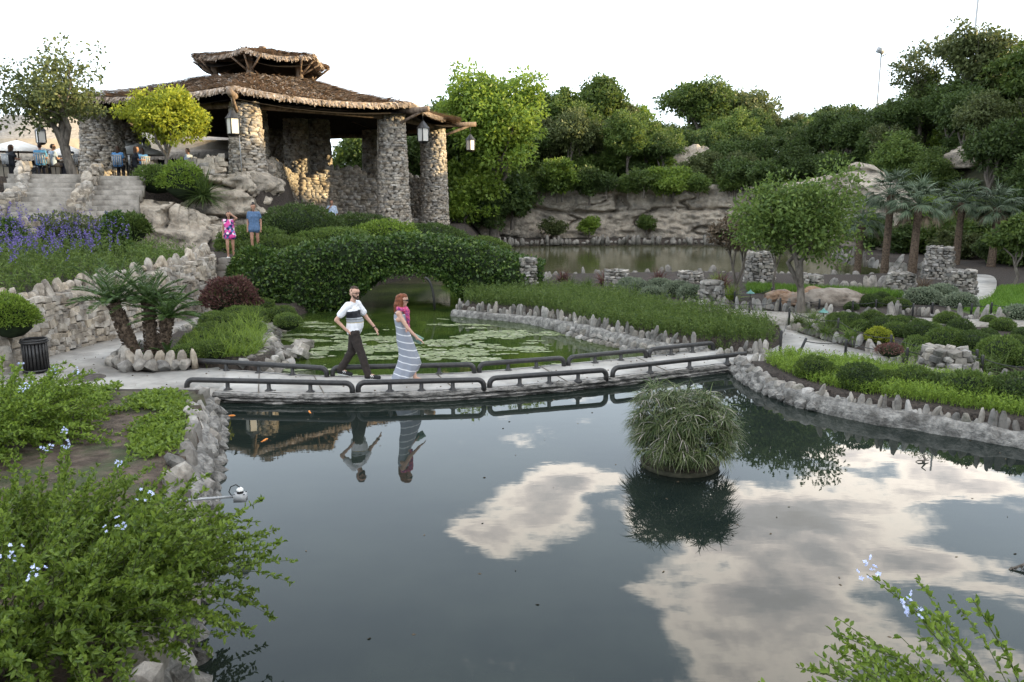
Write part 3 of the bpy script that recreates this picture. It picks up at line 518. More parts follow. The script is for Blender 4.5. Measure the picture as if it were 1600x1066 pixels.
person('girl', '', 0, GJ, SK2, lambda J, s: [('dress', FLOR, inflate(trunk_caps(J, .13, s=s, neck=False), .012) + skirt(J, s, .72, .15), .014)], long_hair, gs, 0, .1, .1, .013, hairm=HAIRD, hands=True)
DJ = stand(1.64, .1); ds = 1.64 / 1.75
person('denim', '', 0, DJ, SK2, lambda J, s: [('dress', DEN, inflate(trunk_caps(J, .14, s=s, neck=False), .014) + skirt(J, s, .78, .14) + [sleeve(J, 'R', .5, (.07, .07)), sleeve(J, 'L', .5, (.07, .07))], .014)], bun_hair, ds, 0, .25, .15, .013, hairm=HAIRD)
FJ = stand(1.74, .03, 'chin')
person('farman', '', 0, FJ, SK2, lambda J, s: [('shirt', PALE, inflate(trunk_caps(J, belly=.02, s=s, neck=False), .016) + [sleeve(J, 'R', 1, (.07, .062)), sleeve(J, 'L', 1, (.07, .062))], .016), ('trousers', KHAKI, legs(J, 1, .98), .016), ('shoe0', SHOE, shoes(J)[:1], .012), ('shoe1', SHOE, shoes(J)[1:], .012)], short_hair, 1., 0, 0, 0, .014, hairm=HAIRD)
# seated diners (face +X), three builds
def sit(lean=0.):
    return dict(head=(.06 + lean, 0, 1.24), neck=(.02 + lean, 0, 1.10), chest=(lean * .6, 0, .90), pelvis=(0, 0, .56), shR=(lean, -.165, 1.02), shL=(lean, .165, 1.02), elR=(.08 + lean, -.22, .76), wrR=(.30 + lean, -.15, .78), haR=(.36 + lean, -.12, .79), elL=(.08 + lean, .22, .76), wrL=(.30 + lean, .15, .78), haL=(.36 + lean, .12, .79), hipR=(.02, -.09, .53), hipL=(.02, .09, .53), knR=(.44, -.10, .50), anR=(.42, -.1, .09), toR=(.6, -.1, .03), knL=(.44, .10, .50), anL=(.40, .1, .09), toL=(.58, .1, .03))
for i, (c_, ln) in enumerate((((.10, .30, .55), .0), ((.02, .022, .028), .06), ((.35, .42, .52), .03), ((.10, .25, .50), .05))):
    m_ = pm('diner_shirt', c_); person('sit%d' % i, '', 0, sit(ln), SK2, lambda J, s, m_=m_: [('shirt', m_, inflate(trunk_caps(J, s=s, neck=False), .016) + [sleeve(J, 'R', .6, (.07, .066)), sleeve(J, 'L', .6, (.07, .066))], .022), ('trousers', pm('dark_trousers', (.03, .03, .04)), legs(J, 1, .95), .022)], (short_hair, long_hair)[i % 2], 1., 0, 0, 0, .02, hairm=(HAIRD, HAIRB)[i % 2], hands=False)
flush()
def place(key, parts, label, loc, yaw, group=None, name='person'):
    b = put(name, BM[key + '_body'], None, loc, (0, 0, yaw)); tag(b, label, 'person', group)
    for nm in parts: local(nm.rstrip('01'), BM[key + '_' + nm], b)
    return b
p = G(556, 590, DZ + .045); mn = place('man', ('tshirt', 'sleeve', 'trousers', 'shoe0', 'shoe1', 'hair', 'beard'), 'bearded man in white T-shirt with dark chest band and brown trousers, striding across the footbridge', (p.x, p.y, DZ + .048), -.12)
mb = MB(); 
for y_ in (-.034, .034):
    a = np.linspace(0, 6.283, 13); mb.tube([PM_(.098, y_ + .026 * math.cos(t), .012 + .02 * math.sin(t)) for t in a], .0035, 4, False)
mb.tube([PM_(.1, -.012, .016), PM_(.1, .012, .016)], .0035, 4)
for y_ in (-.062, .062): mb.tube([PM_(.095, y_, .016), PM_(-.005, y_ * 1.42, .016)], .0035, 4)
local('glasses', mb.mesh('glasses', M['black']), mn)
mb = MB(); mb.tube([tuple(np.array(MJ['wrL']) + (.028 * math.cos(t) * .9, .03 * math.sin(t), .014 * math.cos(t))) for t in np.linspace(0, 6.283, 13)], .011, 6, False); local('watch', mb.mesh('watch', M['black']), mn)
for x, y, z in ((MJ['anR'][0] + .08, MJ['anR'][1] - .043, .055), (MJ['anL'][0] + .08, MJ['anL'][1] - .043, .085)):
    for k in (0, .035):
        mb = MB(); mb.tube([(x + k - .03, y, z + .035), (x + k, y - .004, z), (x + k - .03, y, z - .03)], .008, 5); local('shoe_chevron', mb.mesh('shoe_chevron', M['white']), mn)
for key, anj, toj in (('R', 'anR', 'toR'), ('L', 'anL', 'toL')):
    mb = MB(); a = np.array(MJ[anj]) + (-.05, 0, -.075); b = np.array(MJ[toj]) + (.02, 0, -.028); mb.tube([a, (a + b) / 2, b], [.03, .034, .03], 8); mb.V = [v * (1, 1, 1) for v in mb.V]; local('shoe_sole', mb.mesh('shoe_sole', M['white']), mn)
for y_ in (-.034, .034):
    mb = MB(); q = PM_(.082, y_, .012); capsule(mb, q, tuple(np.array(q) + (.001, 0, 0)), .011, .011, 8); local('eye', mb.mesh('eye', M['black']), mn)
p = G(638, 596, DZ + .045); wm = place('woman', ('scarf', 'sandal0', 'sandal1', 'hair'), 'red-haired woman in long grey striped dress and pink scarf, walking across the footbridge', (p.x, p.y, DZ + .048), .0)
lv = [(1.315, -.115, .118, .165), (1.26, -.12, .122, .178), (1.18, -.115, .120, .178), (1.08, -.105, .112, .172), (1.0, -.095, .112, .172), (.9, -.07, .135, .18), (.8, -.05, .155, .182), (.65, -.01, .165, .185), (.5, .02, .19, .185), (.35, .02, .225, .19), (.2, -.02, .245, .195), (.1, -.06, .245, .20), (.05, -.09, .235, .20)]
rows = []; an = np.arange(48) * 2 * math.pi / 48
for z, cxx, rx, ry in lv:
    f = sstep(np.array(z), 1.0, .2); rip = 1 + .055 * f * np.sin(an * 9 + 2 * z) + .03 * f * np.sin(an * 5 + 1); lift = .12 * f * np.maximum(0, np.cos(an)) ** 2 * (z < .3) ; rows.append(np.column_stack([cxx + rx * rip * np.cos(an), ry * rip * np.sin(an), z + lift]))
j = np.arange(48); F = np.concatenate([np.stack([i * 48 + j, i * 48 + (j + 1) % 48, (i + 1) * 48 + (j + 1) % 48, (i + 1) * 48 + j], 1) for i in range(len(lv) - 1)]); local('dress', mesh('dress', np.array(rows).reshape(-1, 3), F, DR, True), wm)
for y_ in (-.09, .09):
    mb = MB(); mb.tube([(-.06, y_, 1.33), (-.13, y_ * 1.15, 1.405), (-.20, y_, 1.33)], .014, 6); local('strap', mb.mesh('strap', DR), wm)
mb = MB(); mb.tube([PW_(.085, -.06, .018), PW_(.098, -.03, .015), PW_(.102, 0, .02), PW_(.098, .03, .015), PW_(.085, .06, .018)], [.008, .02, .008, .02, .008], 8); mb.tube([PW_(.085, -.062, .02), PW_(0, -.088, .02)], .005, 5); local('sunglasses', mb.mesh('sunglasses', M['black']), wm)
c = np.array(WJ['haL']) + np.array([p.x, p.y, DZ + .048]); mb = MB(); mb.box((0, 0, 0), (.20, .035, .14), rot=(0, .5, 0)); mb.box((0, -.019, .03), (.20, .01, .07), rot=(0, .5, 0)); tag(put('clutch_bag', mb.mesh('clutch_bag', pm('sage_green_leather', (.22, .33, .27))), None, tuple(c + (.06, .015, -.06))), 'small sage green clutch bag held in the walking woman\'s hand', 'bag')
gl = place('girl', ('dress', 'hair'), 'girl in pink and navy floral dress, hand to her brow, coming down the stone steps', (-9.2, 26.15, 1.62), -1.35)
dn = place('denim', ('dress', 'hair'), 'woman in a short blue denim dress walking down behind the girl', (-8.78, 27.4, 1.72), -1.5)
for who, J, s in ((gl, GJ, gs), (dn, DJ, ds)):
    for q in 'RL':
        mb = MB(); capsule(mb, tuple(np.array(J['an' + q]) + (-.02, 0, -.045)), tuple(np.array(J['to' + q]) + (0, 0, 0)), .036, .03); local('shoe', mb.mesh('shoe', M['white'] if who is gl else SHOE, True), who)
c = D(520, 362, 40); place('farman', ('shirt', 'trousers', 'shoe0', 'shoe1', 'hair'), 'man in pale blue shirt standing by the pavilion wall, hand at his chin', (c.x, c.y, 1.62), -1.5)
def chair(loc, yaw, label):
    t = thing('terrace_chair', label, 'chair', loc, 'slatted chairs on the dining terrace'); t.rotation_euler = (0, 0, yaw); mb = MB(); mb.box((0, 0, .45), (.42, .42, .03)); local('seat', mb.mesh('seat', M['black']), t)
    for k in range(5): mb = MB(); mb.box((-.22, -.17 + .085 * k, .74), (.02, .05, .4)); local('back_slat', mb.mesh('back_slat', M['grey_metal']), t)
    mb = MB(); mb.box((-.22, 0, .95), (.025, .44, .05)); local('top_rail', mb.mesh('top_rail', M['grey_metal']), t)
    for x in (-.2, .2):
        for y in (-.19, .19): mb = MB(); mb.tube([(x, y, 0), (x, y, .95 if x < 0 else .45)], .016, 5); local('leg', mb.mesh('leg', M['black']), t)
for i, (px, y, yaw, k, lab) in enumerate([(18, 35, 1.2, 1, 'diner in dark clothes at the far left of the terrace'), (66, 34, 2.0, 0, 'diner in blue shirt seated beside the wide steps'), (84, 34.6, 1.0, 2, 'diner in pale shirt seated at the head of the wide steps'), (112, 35, 2.6, 1, 'diner in black seated just left of the dark tree trunk'), (186, 36, 1.8, 3, 'diner in blue seated by the left pavilion column'), (212, 36.4, .6, 1, 'diner in dark top seated under the white patio umbrella'), (226, 37.5, 2.4, 3, 'diner in blue seated behind the golden tree trunk'), (298, 38, 2.9, 2, 'diner in pale shirt seated inside the pavilion')]):
    c = D(px, 270, y); z = 4.37; place('sit%d' % k, ('shirt', 'trousers', 'hair'), lab, (c.x, c.y, z), yaw); chair((c.x, c.y, z), yaw, 'grey slatted metal chair under a seated diner on the terrace')
for i, (px, y, lab) in enumerate([(75, 35.6, 'round table between diners by the wide steps'), (200, 37.4, 'round table under the white patio umbrella'), (285, 38.6, 'round table inside the pavilion edge')]):
    c = D(px, 270, y); t = thing('dining_table', lab, 'table', (c.x, c.y, 4.37)); mb = MB(); mb.lathe([(0, .70), (.5, .70), (.52, .72), (.5, .74), (0, .74)], 20); local('table_top', mb.mesh('table_top', M['black']), t); mb = MB(); mb.lathe([(.28, 0), (.28, .02), (.04, .05), (.035, .7)], 12); local('pedestal', mb.mesh('pedestal', M['black']), t)
# ------------------------------------------------------------------ stones
def hull_mesh(name, pts, m):
    bm = bmesh.new()
    for p in pts: bm.verts.new(p)
    r = bmesh.ops.convex_hull(bm, input=bm.verts)
    bmesh.ops.delete(bm, geom=[v for v in bm.verts if not v.link_faces], context='VERTS')
    bmesh.ops.recalc_face_normals(bm, faces=bm.faces)
    me = bpy.data.meshes.new(name); bm.to_mesh(me); bm.free(); me.materials.append(m); return me
def stone_pts(r, kind):
    if kind == 'flat':
        c = np.array([(x, y, z) for x in (-1, 1) for y in (-1, 1) for z in (-1, 1)], float); c = c * (1 - .32 * r.random((8, 3)) ** 1.3); u = r.normal(size=(5, 3)); u /= np.abs(u).max(1)[:, None]; return np.concatenate([c, u * .97]) * .5
    if kind == 'lump':
        u = r.normal(size=(20, 3)); u /= np.linalg.norm(u, axis=1)[:, None]; return u * (.42 + .1 * r.random((20, 1)))
    P = []                                                       # upright: broad foot, narrower ragged crown
    for z, k in ((-.5, 1.), (-.1, 1.05), (.28, .86), (.5, .42)):
        for a in np.arange(5) * 1.257 + r.random() * 1.2: P.append((math.cos(a) * .5 * k * (.8 + .35 * r.random()), math.sin(a) * .5 * k * (.8 + .35 * r.random()), z + .1 * (r.random() - .5) * (z > .1)))
    return np.array(P)
SM = {}
for mk_ in ('stone', 'tan_stone', 'rim'):
    for kd in ('flat', 'lump', 'up'): SM[mk_, kd] = [hull_mesh('stone', stone_pts(rng(100 + i + 17 * len(kd)), kd), M[mk_]) for i in range(8)]
def hull_arrays(me):
    V = np.array([v.co[:] for v in me.vertices]); me.calc_loop_triangles(); F = np.array([t.vertices[:] for t in me.loop_triangles]); return V, F
SA = {k: [hull_arrays(m) for m in v] for k, v in SM.items()}
def stone(parent, pos, size, rz, r, kind='flat', m='stone', tilt=.12, name='stone', bag=None):
    rot = (r.normal() * tilt, r.normal() * tilt, rz + r.normal() * tilt); i = int(r.integers(8))
    if bag is not None:
        V, F = SA[m, kind][i]; Rm = np.array(Euler(rot).to_matrix()); bag.add((V * np.asarray(size)) @ Rm.T + np.asarray(tuple(pos)), F); return
    return put(name, SM[m, kind][i], parent, pos, rot, size)
def line_frame(line, step):
    L = resample(line, step); T = np.gradient(L[:, :2], axis=0); T /= np.linalg.norm(T, axis=1)[:, None] + 1e-9
    return L, T, np.stack([T[:, 1], -T[:, 0]], 1)
def uprights(parent, line, z, r, w=.13, h=.3, m='stone', jit=.03, d=.14, bag=None, gap=1.0):
    L = resample(line, .02); seg = .02; i = 0
    while i < len(L) - 2:
        ww = w * (.65 + .8 * r.random()); k = min(len(L) - 1, i + max(1, int(ww * gap / seg))); p = L[(i + k) // 2]; t = L[k] - L[i]
        low = r.random() < .22; hh = h * (.5 + .9 * r.random() ** 1.2) * (.6 if low else 1); zz = z if np.isscalar(z) else np.interp((i + k) / 2 / len(L), np.linspace(0, 1, len(z)), z)
        stone(parent, (p[0] + r.normal() * jit, p[1] + r.normal() * jit, zz + hh * .42), (ww * 1.08, d * (.7 + .6 * r.random()), hh), math.atan2(t[1], t[0]), r, 'lump' if low else 'up', m, .19, bag=bag)
        i = k
def courses(parent, line, z0, z1, off, r, sl=.3, sh=.13, m='stone', dep=.28, bag=None, maxn=10**9):
    """courses of fieldstones laid along a line, faces proud of the mortar by uneven amounts"""
    L, T, Nn = line_frame(line, .02); n = len(L); c = 0
    zz0 = np.interp(np.linspace(0, 1, n), np.linspace(0, 1, len(np.atleast_1d(z0))), np.atleast_1d(z0)); zz1 = np.interp(np.linspace(0, 1, n), np.linspace(0, 1, len(np.atleast_1d(z1))), np.atleast_1d(z1))
    z = 0.0
    while z < np.max(zz1 - zz0):
        hh = sh * (.75 + .5 * r.random()); i = int(r.integers(0, 12))
        while i < n - 3:
            l = sl * (.5 + 1.0 * r.random()); k = min(n - 1, i + max(2, int(l / .02))); j = (i + k) // 2
            zc = zz0[j] + z + hh / 2
            if zc < zz1[j]:
                o = off + .05 * (r.random() - .3); c += 1
                stone(parent, (L[j, 0] + Nn[j, 0] * o, L[j, 1] + Nn[j, 1] * o, zc + .02 * r.normal()), (l * 1.12, dep, hh * (1.15 + .25 * r.random())), math.atan2(T[j, 1], T[j, 0]), r, 'flat', m, .09, bag=bag if c < maxn else (bag or None))
            i = k
        z += hh
    return c
def core_wall(name, line, z0, z1, th, m, parent=None, noise=.05, seed=1, step=.08):
    L, T, Nn = line_frame(line, step); n = len(L); q = np.linspace(0, 1, n)
    a = np.interp(q, np.linspace(0, 1, len(np.atleast_1d(z0))), np.atleast_1d(z0)); b = np.interp(q, np.linspace(0, 1, len(np.atleast_1d(z1))), np.atleast_1d(z1))
    rows = []
    for s, f in [(1, 0), (1.02, .3), (1.08, .5), (1.0, .62), (1.06, .74), (.98, .85), (.9, .94), (.6, 1.0), (-.6, 1.0), (-1, .9), (-1, 0)]:
        z = a + (b - a) * f; P = np.stack([L[:, 0] + Nn[:, 0] * s * th / 2, L[:, 1] + Nn[:, 1] * s * th / 2, z], 1)
        d = fbm(P * 3.1, 4, seed) * noise * 2 + fbm(P * 11, 3, seed + 2) * noise * .8; P[:, 0] += Nn[:, 0] * d * s; P[:, 1] += Nn[:, 1] * d * s; P[:, 2] += fbm(P * 4, 3, seed + 5) * noise * (f > .5)
        rows.append(P)
    V = np.array(rows).reshape(-1, 3); k = len(rows); F = grid_faces(k, n)
    caps = [[i * n for i in range(k)], [i * n + n - 1 for i in range(k)][::-1]]
    return put(name, mesh(name, V, [F, np.array(caps)], m), parent)

# dry-stone retaining wall of the flower bed, with a crest of upright stones
WALL = smooth_line([(-11.5, 14.6), (-10.65, 15.75), (-10.15, 19), (-9.68, 21.4), (-9.32, 23.3), (-9.45, 24.6), (-10.0, 26)], 2)
w = thing('retaining_wall', 'curved dry-stone retaining wall topped with upright stones, holding up the purple flower bed', 'stone wall', (-10.3, 18, .4))
core_wall('mortar_core', WALL, .1, [1.45, 1.5, 1.62, 1.8, 1.9], .4, M['mortar'], w)
courses(w, WALL, .18, [1.42, 1.47, 1.6, 1.78, 1.86], .17, rng(1), .235, .115, 'tan_stone', .26)
uprights(w, WALL, [1.42, 1.47, 1.6, 1.77, 1.86], rng(2), .14, .3, 'tan_stone', .03, .22)
# left end pier behind the bin
p = Vector((D(-14, 540, 15.6).x, 15.6, .2)); w = thing('stone_pier', 'low stubby stone pier under the round clipped bush', 'stone pier', p)
for k in range(6):
    rr = rng(30 + k)
    for j in range(6): stone(w, (p.x - .1 + .3 * math.cos(j * 1.05 + k), p.y + .3 * math.sin(j * 1.05 + k), .24 + k * .14), (.36, .3, .17), j * 1.05 + k + 1.57, rr, 'flat', 'tan_stone')
# left bank of the pond: big tilted slabs set in mortar
BANK = smooth_line([(-2.4, 4.6), (-2.95, 6.0), (-3.38, 7.4), (-3.9, 8.95), (-4.62, 11.2), (-5.02, 12.4), (-5.3, 13.15)], 2)
w = thing('bank_wall', 'pale jagged rock bank beside the bare soil bed, dropping into the pond', 'rock wall', (-3.8, 9, 0))
core_wall('mortar_core', BANK, -.6, .36, .4, M['rim'], w, .12, 5)
rr = rng(4); L, T, Nn = line_frame(BANK, .34)
for i in range(len(L)):
    a = math.atan2(T[i, 1], T[i, 0])
    stone(w, (L[i, 0] - Nn[i, 0] * .02, L[i, 1] - Nn[i, 1] * .02, .34 - .1 * sstep(L[i, 1], 11.5, 13) + .08 * rr.random()), (.36, .24, .3 + .28 * rr.random()), a + rr.normal() * .4, rr, 'up', 'stone', .34)
    stone(w, (L[i, 0] + Nn[i, 0] * .2, L[i, 1] + Nn[i, 1] * .2, .18), (.36, .28, .32), a, rr, 'lump', 'rim' if i % 3 else 'stone', .3)
    stone(w, (L[i, 0] + Nn[i, 0] * .27, L[i, 1] + Nn[i, 1] * .27, -.05), (.42, .36, .34), a + 1, rr, 'lump', 'rim', .3)
# right shore: mortared rim with a comb of upright stones
SHORE = smooth_line([(4.85, 16.45), (4.8, 15.9), (4.85, 15.0), (5.15, 13.85), (5.78, 12.95), (6.7, 12.3), (7.7, 11.5), (9.6, 10.0), (10.9, 8)], 2)
w = thing('shore_wall', 'mortared grey pond wall crested with a comb of upright stones, below the green bed', 'rock wall', (6.3, 12.5, 0))
core_wall('mortar_rim', SHORE, -.6, [.26, .27, .27, .24, .2, .18, .18], .36, M['rim'], w, .1, 11)
n = len(SHORE); uprights(w, SHORE[int(n * .44):], .15, rng(7), .09, .30, 'stone', .02, .11)
rr = rng(9); L, T, Nn = line_frame(SHORE[:int(n * .47)], .24)
for i in range(len(L)):
    stone(w, (L[i, 0] + .04 * rr.normal(), L[i, 1] + .04 * rr.normal(), .24), (.30, .26, .2 + .12 * rr.random()), rr.random() * 3, rr, 'lump', 'stone', .3)
    stone(w, (L[i, 0] + Nn[i, 0] * .16, L[i, 1] + Nn[i, 1] * .15, .06), (.30, .26, .28), rr.random() * 3, rr, 'lump', 'rim', .3)
for i in range(5): stone(w, (5.1 + i * .14, 16.35 - i * .1, .3), (.12, .18, .28), .8, rr, 'up', 'stone', .2)
# far bank of the lily pond
LB = smooth_line([(-1.75, 24.4), (-.6, 23.6), (.55, 23.0), (1.6, 21.3), (2.35, 19.95), (3.3, 18.65), (4.0, 18.25), (4.5, 18.05)], 2)
w = thing('lily_pond_wall', 'sloping cobbled wall with upright stone teeth between lily pond and leafy bed', 'rock wall', (1.5, 21, 0))
core_wall('mortar_rim', LB, -.6, [.2, .2, .22, .3, .34, .3, .24], .42, M['rim'], w, .08, 21)
uprights(w, LB, [.16, .16, .18, .26, .3, .27, .2], rng(12), .115, .29, 'stone', .03, .15)
for q, zz in ((.18, .12), (.3, .0)):
    L, T, Nn = line_frame(LB[int(len(LB) * .45):], .24)
    for i in range(len(L)):
        a = math.atan2(T[i, 1], T[i, 0]); rr = rng(500 + i + int(q * 10))
        stone(w, (L[i, 0] + Nn[i, 0] * q, L[i, 1] + Nn[i, 1] * q, zz), (.28, .26, .26), a, rr, 'lump', 'stone', .3)
b = [G(1122, 553, .22), G(1205, 549, .22)]
w = thing('edging_stones', 'short row of pale upright edging stones where the bridge meets the leafy bed', 'edging', b[0]); uprights(w, b, .18, rng(77), .12, .28, 'stone', .01, .12)
# rocks where the fern bed meets the lily pond
w = thing('rock_outfall', 'pale jumbled rocks at the lily pond edge beside the grassy bed', 'rocks', (-5.3, 17, 0)); rr = rng(15)
ROCKL = smooth_line([(-5.4, 16.2), (-5.25, 16.6), (-5.3, 17.3), (-5.65, 18.2), (-6.5, 20.2), (-6.75, 22)], 2)
core_wall('mortar_rim', ROCKL, -.6, .2, .4, M['rim'], w, .1, 31)
L, T, Nn = line_frame(ROCKL, .26)
for i in range(len(L)):
    for q, zz in ((-.1, .26), (.16, .18), (.32, .02)): stone(w, (L[i, 0] + Nn[i, 0] * q + .05 * rr.normal(), L[i, 1] + .05 * rr.normal(), zz), (.36, .3, .28), rr.random() * 3, rr, 'lump', 'stone', .4)
for k in range(9): stone(w, (-5.0 + .35 * rr.random(), 17.6 + .7 * rr.random(), .1 + .25 * rr.random()), (.4, .3, .2), rr.random() * 3, rr, 'flat', 'stone', .3)
# edging of the sago bed along the concrete path
SB = smooth_line([(-8.42, 24.4), (-8.35, 22), (-8.42, 19), (-8.5, 17.3), (-8.35, 16.3), (-7.9, 15.75), (-7.2, 15.62), (-6.6, 15.8)], 2)
w = thing('bed_edging', 'knobbly rock edging round the sago palm bed on the concrete path', 'edging', (-8.2, 16, .4)); rr = rng(18)
L, T, Nn = line_frame(SB, .22)
for i in range(len(L)):
    stone(w, (L[i, 0] + .04 * rr.normal(), L[i, 1] + .04 * rr.normal(), .27 + .06 * rr.random()), (.32, .28, .34), rr.random() * 3, rr, 'lump', 'stone', .35)
    if i > len(L) * .72: stone(w, (L[i, 0] + .1, L[i, 1] + .12, .40), (.16, .24, .4), rr.random() * 3, rr, 'up', 'tan_stone', .2)
q = [G(205, 622, .2), G(290, 617, .2)]
w = thing('soil_edging', 'row of little pointed stones between concrete path and bare soil bed', 'edging', q[0]); uprights(w, q, .18, rng(19), .1, .16, 'stone', .01, .1, gap=1.4)
# garden edgings on the right
def edging(pts, z, label, seed, ww=.14, hh=.26, name='bed_edging', m='stone'):
    L = smooth_line([G(x, y, z) for x, y in pts], 2); w = thing(name, label, 'edging', tuple(L[0])); uprights(w, L, z - .06, rng(seed), ww, hh, m, .02, .14); return w
edging([(1228, 512), (1262, 517), (1300, 530), (1350, 540)], .24, 'pale edging stones rimming the grassy tufts at the path fork', 41)
edging([(1352, 545), (1400, 560), (1450, 575), (1478, 583)], .24, 'grey edging stones between the path and the round shrubs, up to the rock cairn', 42)
edging([(1492, 588), (1540, 597), (1610, 610)], .24, 'tall grey edging stones running on from the rock cairn along the path', 43, .13, .34)
edging([(1335, 570), (1400, 583), (1445, 592)], .24, 'low edging stones on the pond side of the curving path', 44, .13, .2)
edging([(1190, 478), (1240, 484), (1300, 492), (1340, 496), (1385, 497)], .4, 'edging stones along the gravel path beside the leaning tree', 45, .16, .3)
edging([(1382, 494), (1410, 488), (1440, 490), (1480, 497), (1540, 498), (1620, 496)], .4, 'wavy edging stones below the dark clipped shrubs by the gravel path', 46, .15, .36)
edging([(1330, 510), (1400, 512), (1480, 514)], .4, 'low flat edging stones on the mulch side of the gravel path', 47, .18, .2)
edging([(1040, 476), (1080, 472), (1130, 478), (1190, 482)], .4, 'edging stones running from the stone lamp pillar behind the leafy bed', 48, .17, .3)
edging([(1300, 404), (1350, 414), (1400, 420), (1450, 424)], .35, 'long low lakeside wall of grey stones below the palms', 49, .3, .7, 'lakeside_wall')
edging([(1300, 446), (1340, 450), (1380, 446), (1410, 452)], .35, 'edging stones along the small inlet of the lake', 50, .25, .4)
bagm = MB(); rr = rng(51)                                                        # far lakeshore edging, too small to pick apart
uprights(None, smooth_line([(-1.9, 50), (-.55, 56.0), (6, 57.0), (13.4, 57.5), (17.3, 53.6)], 2), .1, rr, .3, .55, 'stone', .05, .25, bag=bagm)
uprights(None, smooth_line([(1.3, 31.5), (1.9, 33.9), (8.5, 34.9), (13.8, 33.5), (18.0, 34.4)], 2), .1, rr, .25, .42, 'stone', .08, .25, bag=bagm)
tag(put('lakeshore_edging', bagm.mesh('lakeshore_edging', M['stone'])), 'pale stone edging all along the shores of the olive lake', 'edging', kind='stuff')
# stone pillars and cairns
def pillar(px, py, z, h, r0, r1, label, seed, name='stone_pillar', m='stone', rows=None, cap=False):
    p = G(px, py, z); w = thing(name, label, 'stone pillar', p); rr = rng(seed); mb = MB(); mb.lathe([(r0 * .85, -.1), (r1 * .85, h * .98), (0, h * .98)], 12, p)
    put('mortar_core', mb.mesh('mortar_core', M['mortar']), w); zz = 0
    while zz < h:
        hh = .10 * (.7 + .7 * rr.random()); R = r0 + (r1 - r0) * zz / h; n = max(6, int(6.28 * R / .21)); ph = rr.random() * 6
        for j in range(n):
            a = ph + (j + .35 * rr.random()) * 6.283 / n; o = R * (.84 + .1 * rr.random()); stone(w, (p.x + o * math.cos(a), p.y + o * math.sin(a), z + zz + hh / 2), (6.28 * R / n * (.7 + .5 * rr.random()), .24, hh * (.9 + .35 * rr.random())), a + 1.57, rr, 'lump' if rr.random() < .3 else 'flat', m, .16)
        zz += hh
    if cap:
        c = MB(); c.lathe([(0, h - .02), (r1 * 1.15, h - .02), (r1 * 1.2, h + .04), (r1 * 1.1, h + .09), (0, h + .09)], 16, p); put('cap_stone', c.mesh('cap_stone', M['stone']), w)
    return w
pillar(1465, 436, .3, 1.25, .62, .42, 'tapered stack of pale stones beside the lake path under the palms', 61)
pillar(1186, 442, .3, 1.15, .55, .45, 'broad square-topped stone pillar standing between two small trees', 62)
pillar(1111, 474, .35, .62, .36, .28, 'squat round stone pillar with a flat cap at the end of the leafy bed', 63, cap=True)
pillar(963, 448, .3, .55, .4, .36, 'knobbly pale rock stump amid silver shrubs by the lake', 64)
pillar(1078, 441, .3, .38, .45, .4, 'low pale rock heap by the lake near spiky brown grass', 68)
pillar(1405, 460, .3, .75, .5, .35, 'grey rock heap beside the lake inlet', 65)
pillar(1497, 462, .35, .8, .5, .42, 'grey rock heap at the near corner of the lake path', 66)
pillar(1477, 586, .22, .5, .5, .36, 'chunky rock cairn on the edge of the garden path with pale flowers on top', 67, 'rock_cairn')
pillar(1265, 452, .3, .5, .42, .35, 'small rock heap behind the forked tree', 69)
pillar(825, 462, .3, 1.15, .26, .22, 'narrow white stone post at the end of the ivy arch', 70)
# boulders
def boulder(px, py, z, size, label, m, seed, name='boulder', rz=0, sub=4):
    bm = bmesh.new(); bmesh.ops.create_icosphere(bm, subdivisions=sub, radius=.5); V = np.array([v.co[:] for v in bm.verts]); F = np.array([[v.index for v in f.verts] for f in bm.faces]); bm.free()
    V = V * (1 + .75 * fbm(V * 2.2 + seed, 3, seed) - .22 * np.exp(-(fbm(V * 3 + seed, 2, seed + 9) / .03) ** 2))[:, None]; V = V + .3 * fbm(V * 7 + seed, 4, seed)[:, None] * V; V[:, 2] = np.maximum(V[:, 2], -.28)
    p = G(px, py, z); return tag(put(name, mesh(name, V * np.asarray(size), F, m, True), None, (p.x, p.y, z + size[2] * .2), (0, 0, rz)), label, 'boulder')
boulder(1218, 470, .35, (.9, .6, .55), 'small rusty brown boulder nearest the slim tree on the mulch', M['brown_rock'], 1)
boulder(1238, 474, .35, (1.0, .7, .5), 'rounded brown boulder leaning on another on the dark mulch', M['brown_rock'], 2)
boulder(1268, 471, .35, (1.2, .8, .6), 'brown boulder half hidden behind the forked tree trunk', M['brown_rock'], 3)
boulder(1306, 476, .35, (1.9, .9, .75), 'long grey-brown boulder lying on mulch beside dark clipped shrubs', mat('grey_boulder', (.19, .155, .125), (.33, .285, .24), 3, .9, .03, 12), 4)
boulder(972, 366, .3, (3.4, 2.0, 1.6), 'big pale rock fallen at the foot of the lake cliff', M['rock'], 5, rz=.4)
boulder(1085, 244, 8.0, (5.5, 3.5, 5.2), 'square pale limestone block jutting from the bushes above the cliff', M['rock'], 6)
q = D(1084, 246, 70); bpy.data.objects['boulder.005'].location = (q.x, q.y, hz1(q.x, q.y) + 1.0)
boulder(1290, 128, 12, (2.6, 2, 1.7), 'pale rock showing near the crest of the wooded hill', M['rock'], 7)
q = D(1522, 135, 50); bpy.data.objects['boulder.006'].location = (q.x, q.y, hz1(q.x, q.y) + .5)

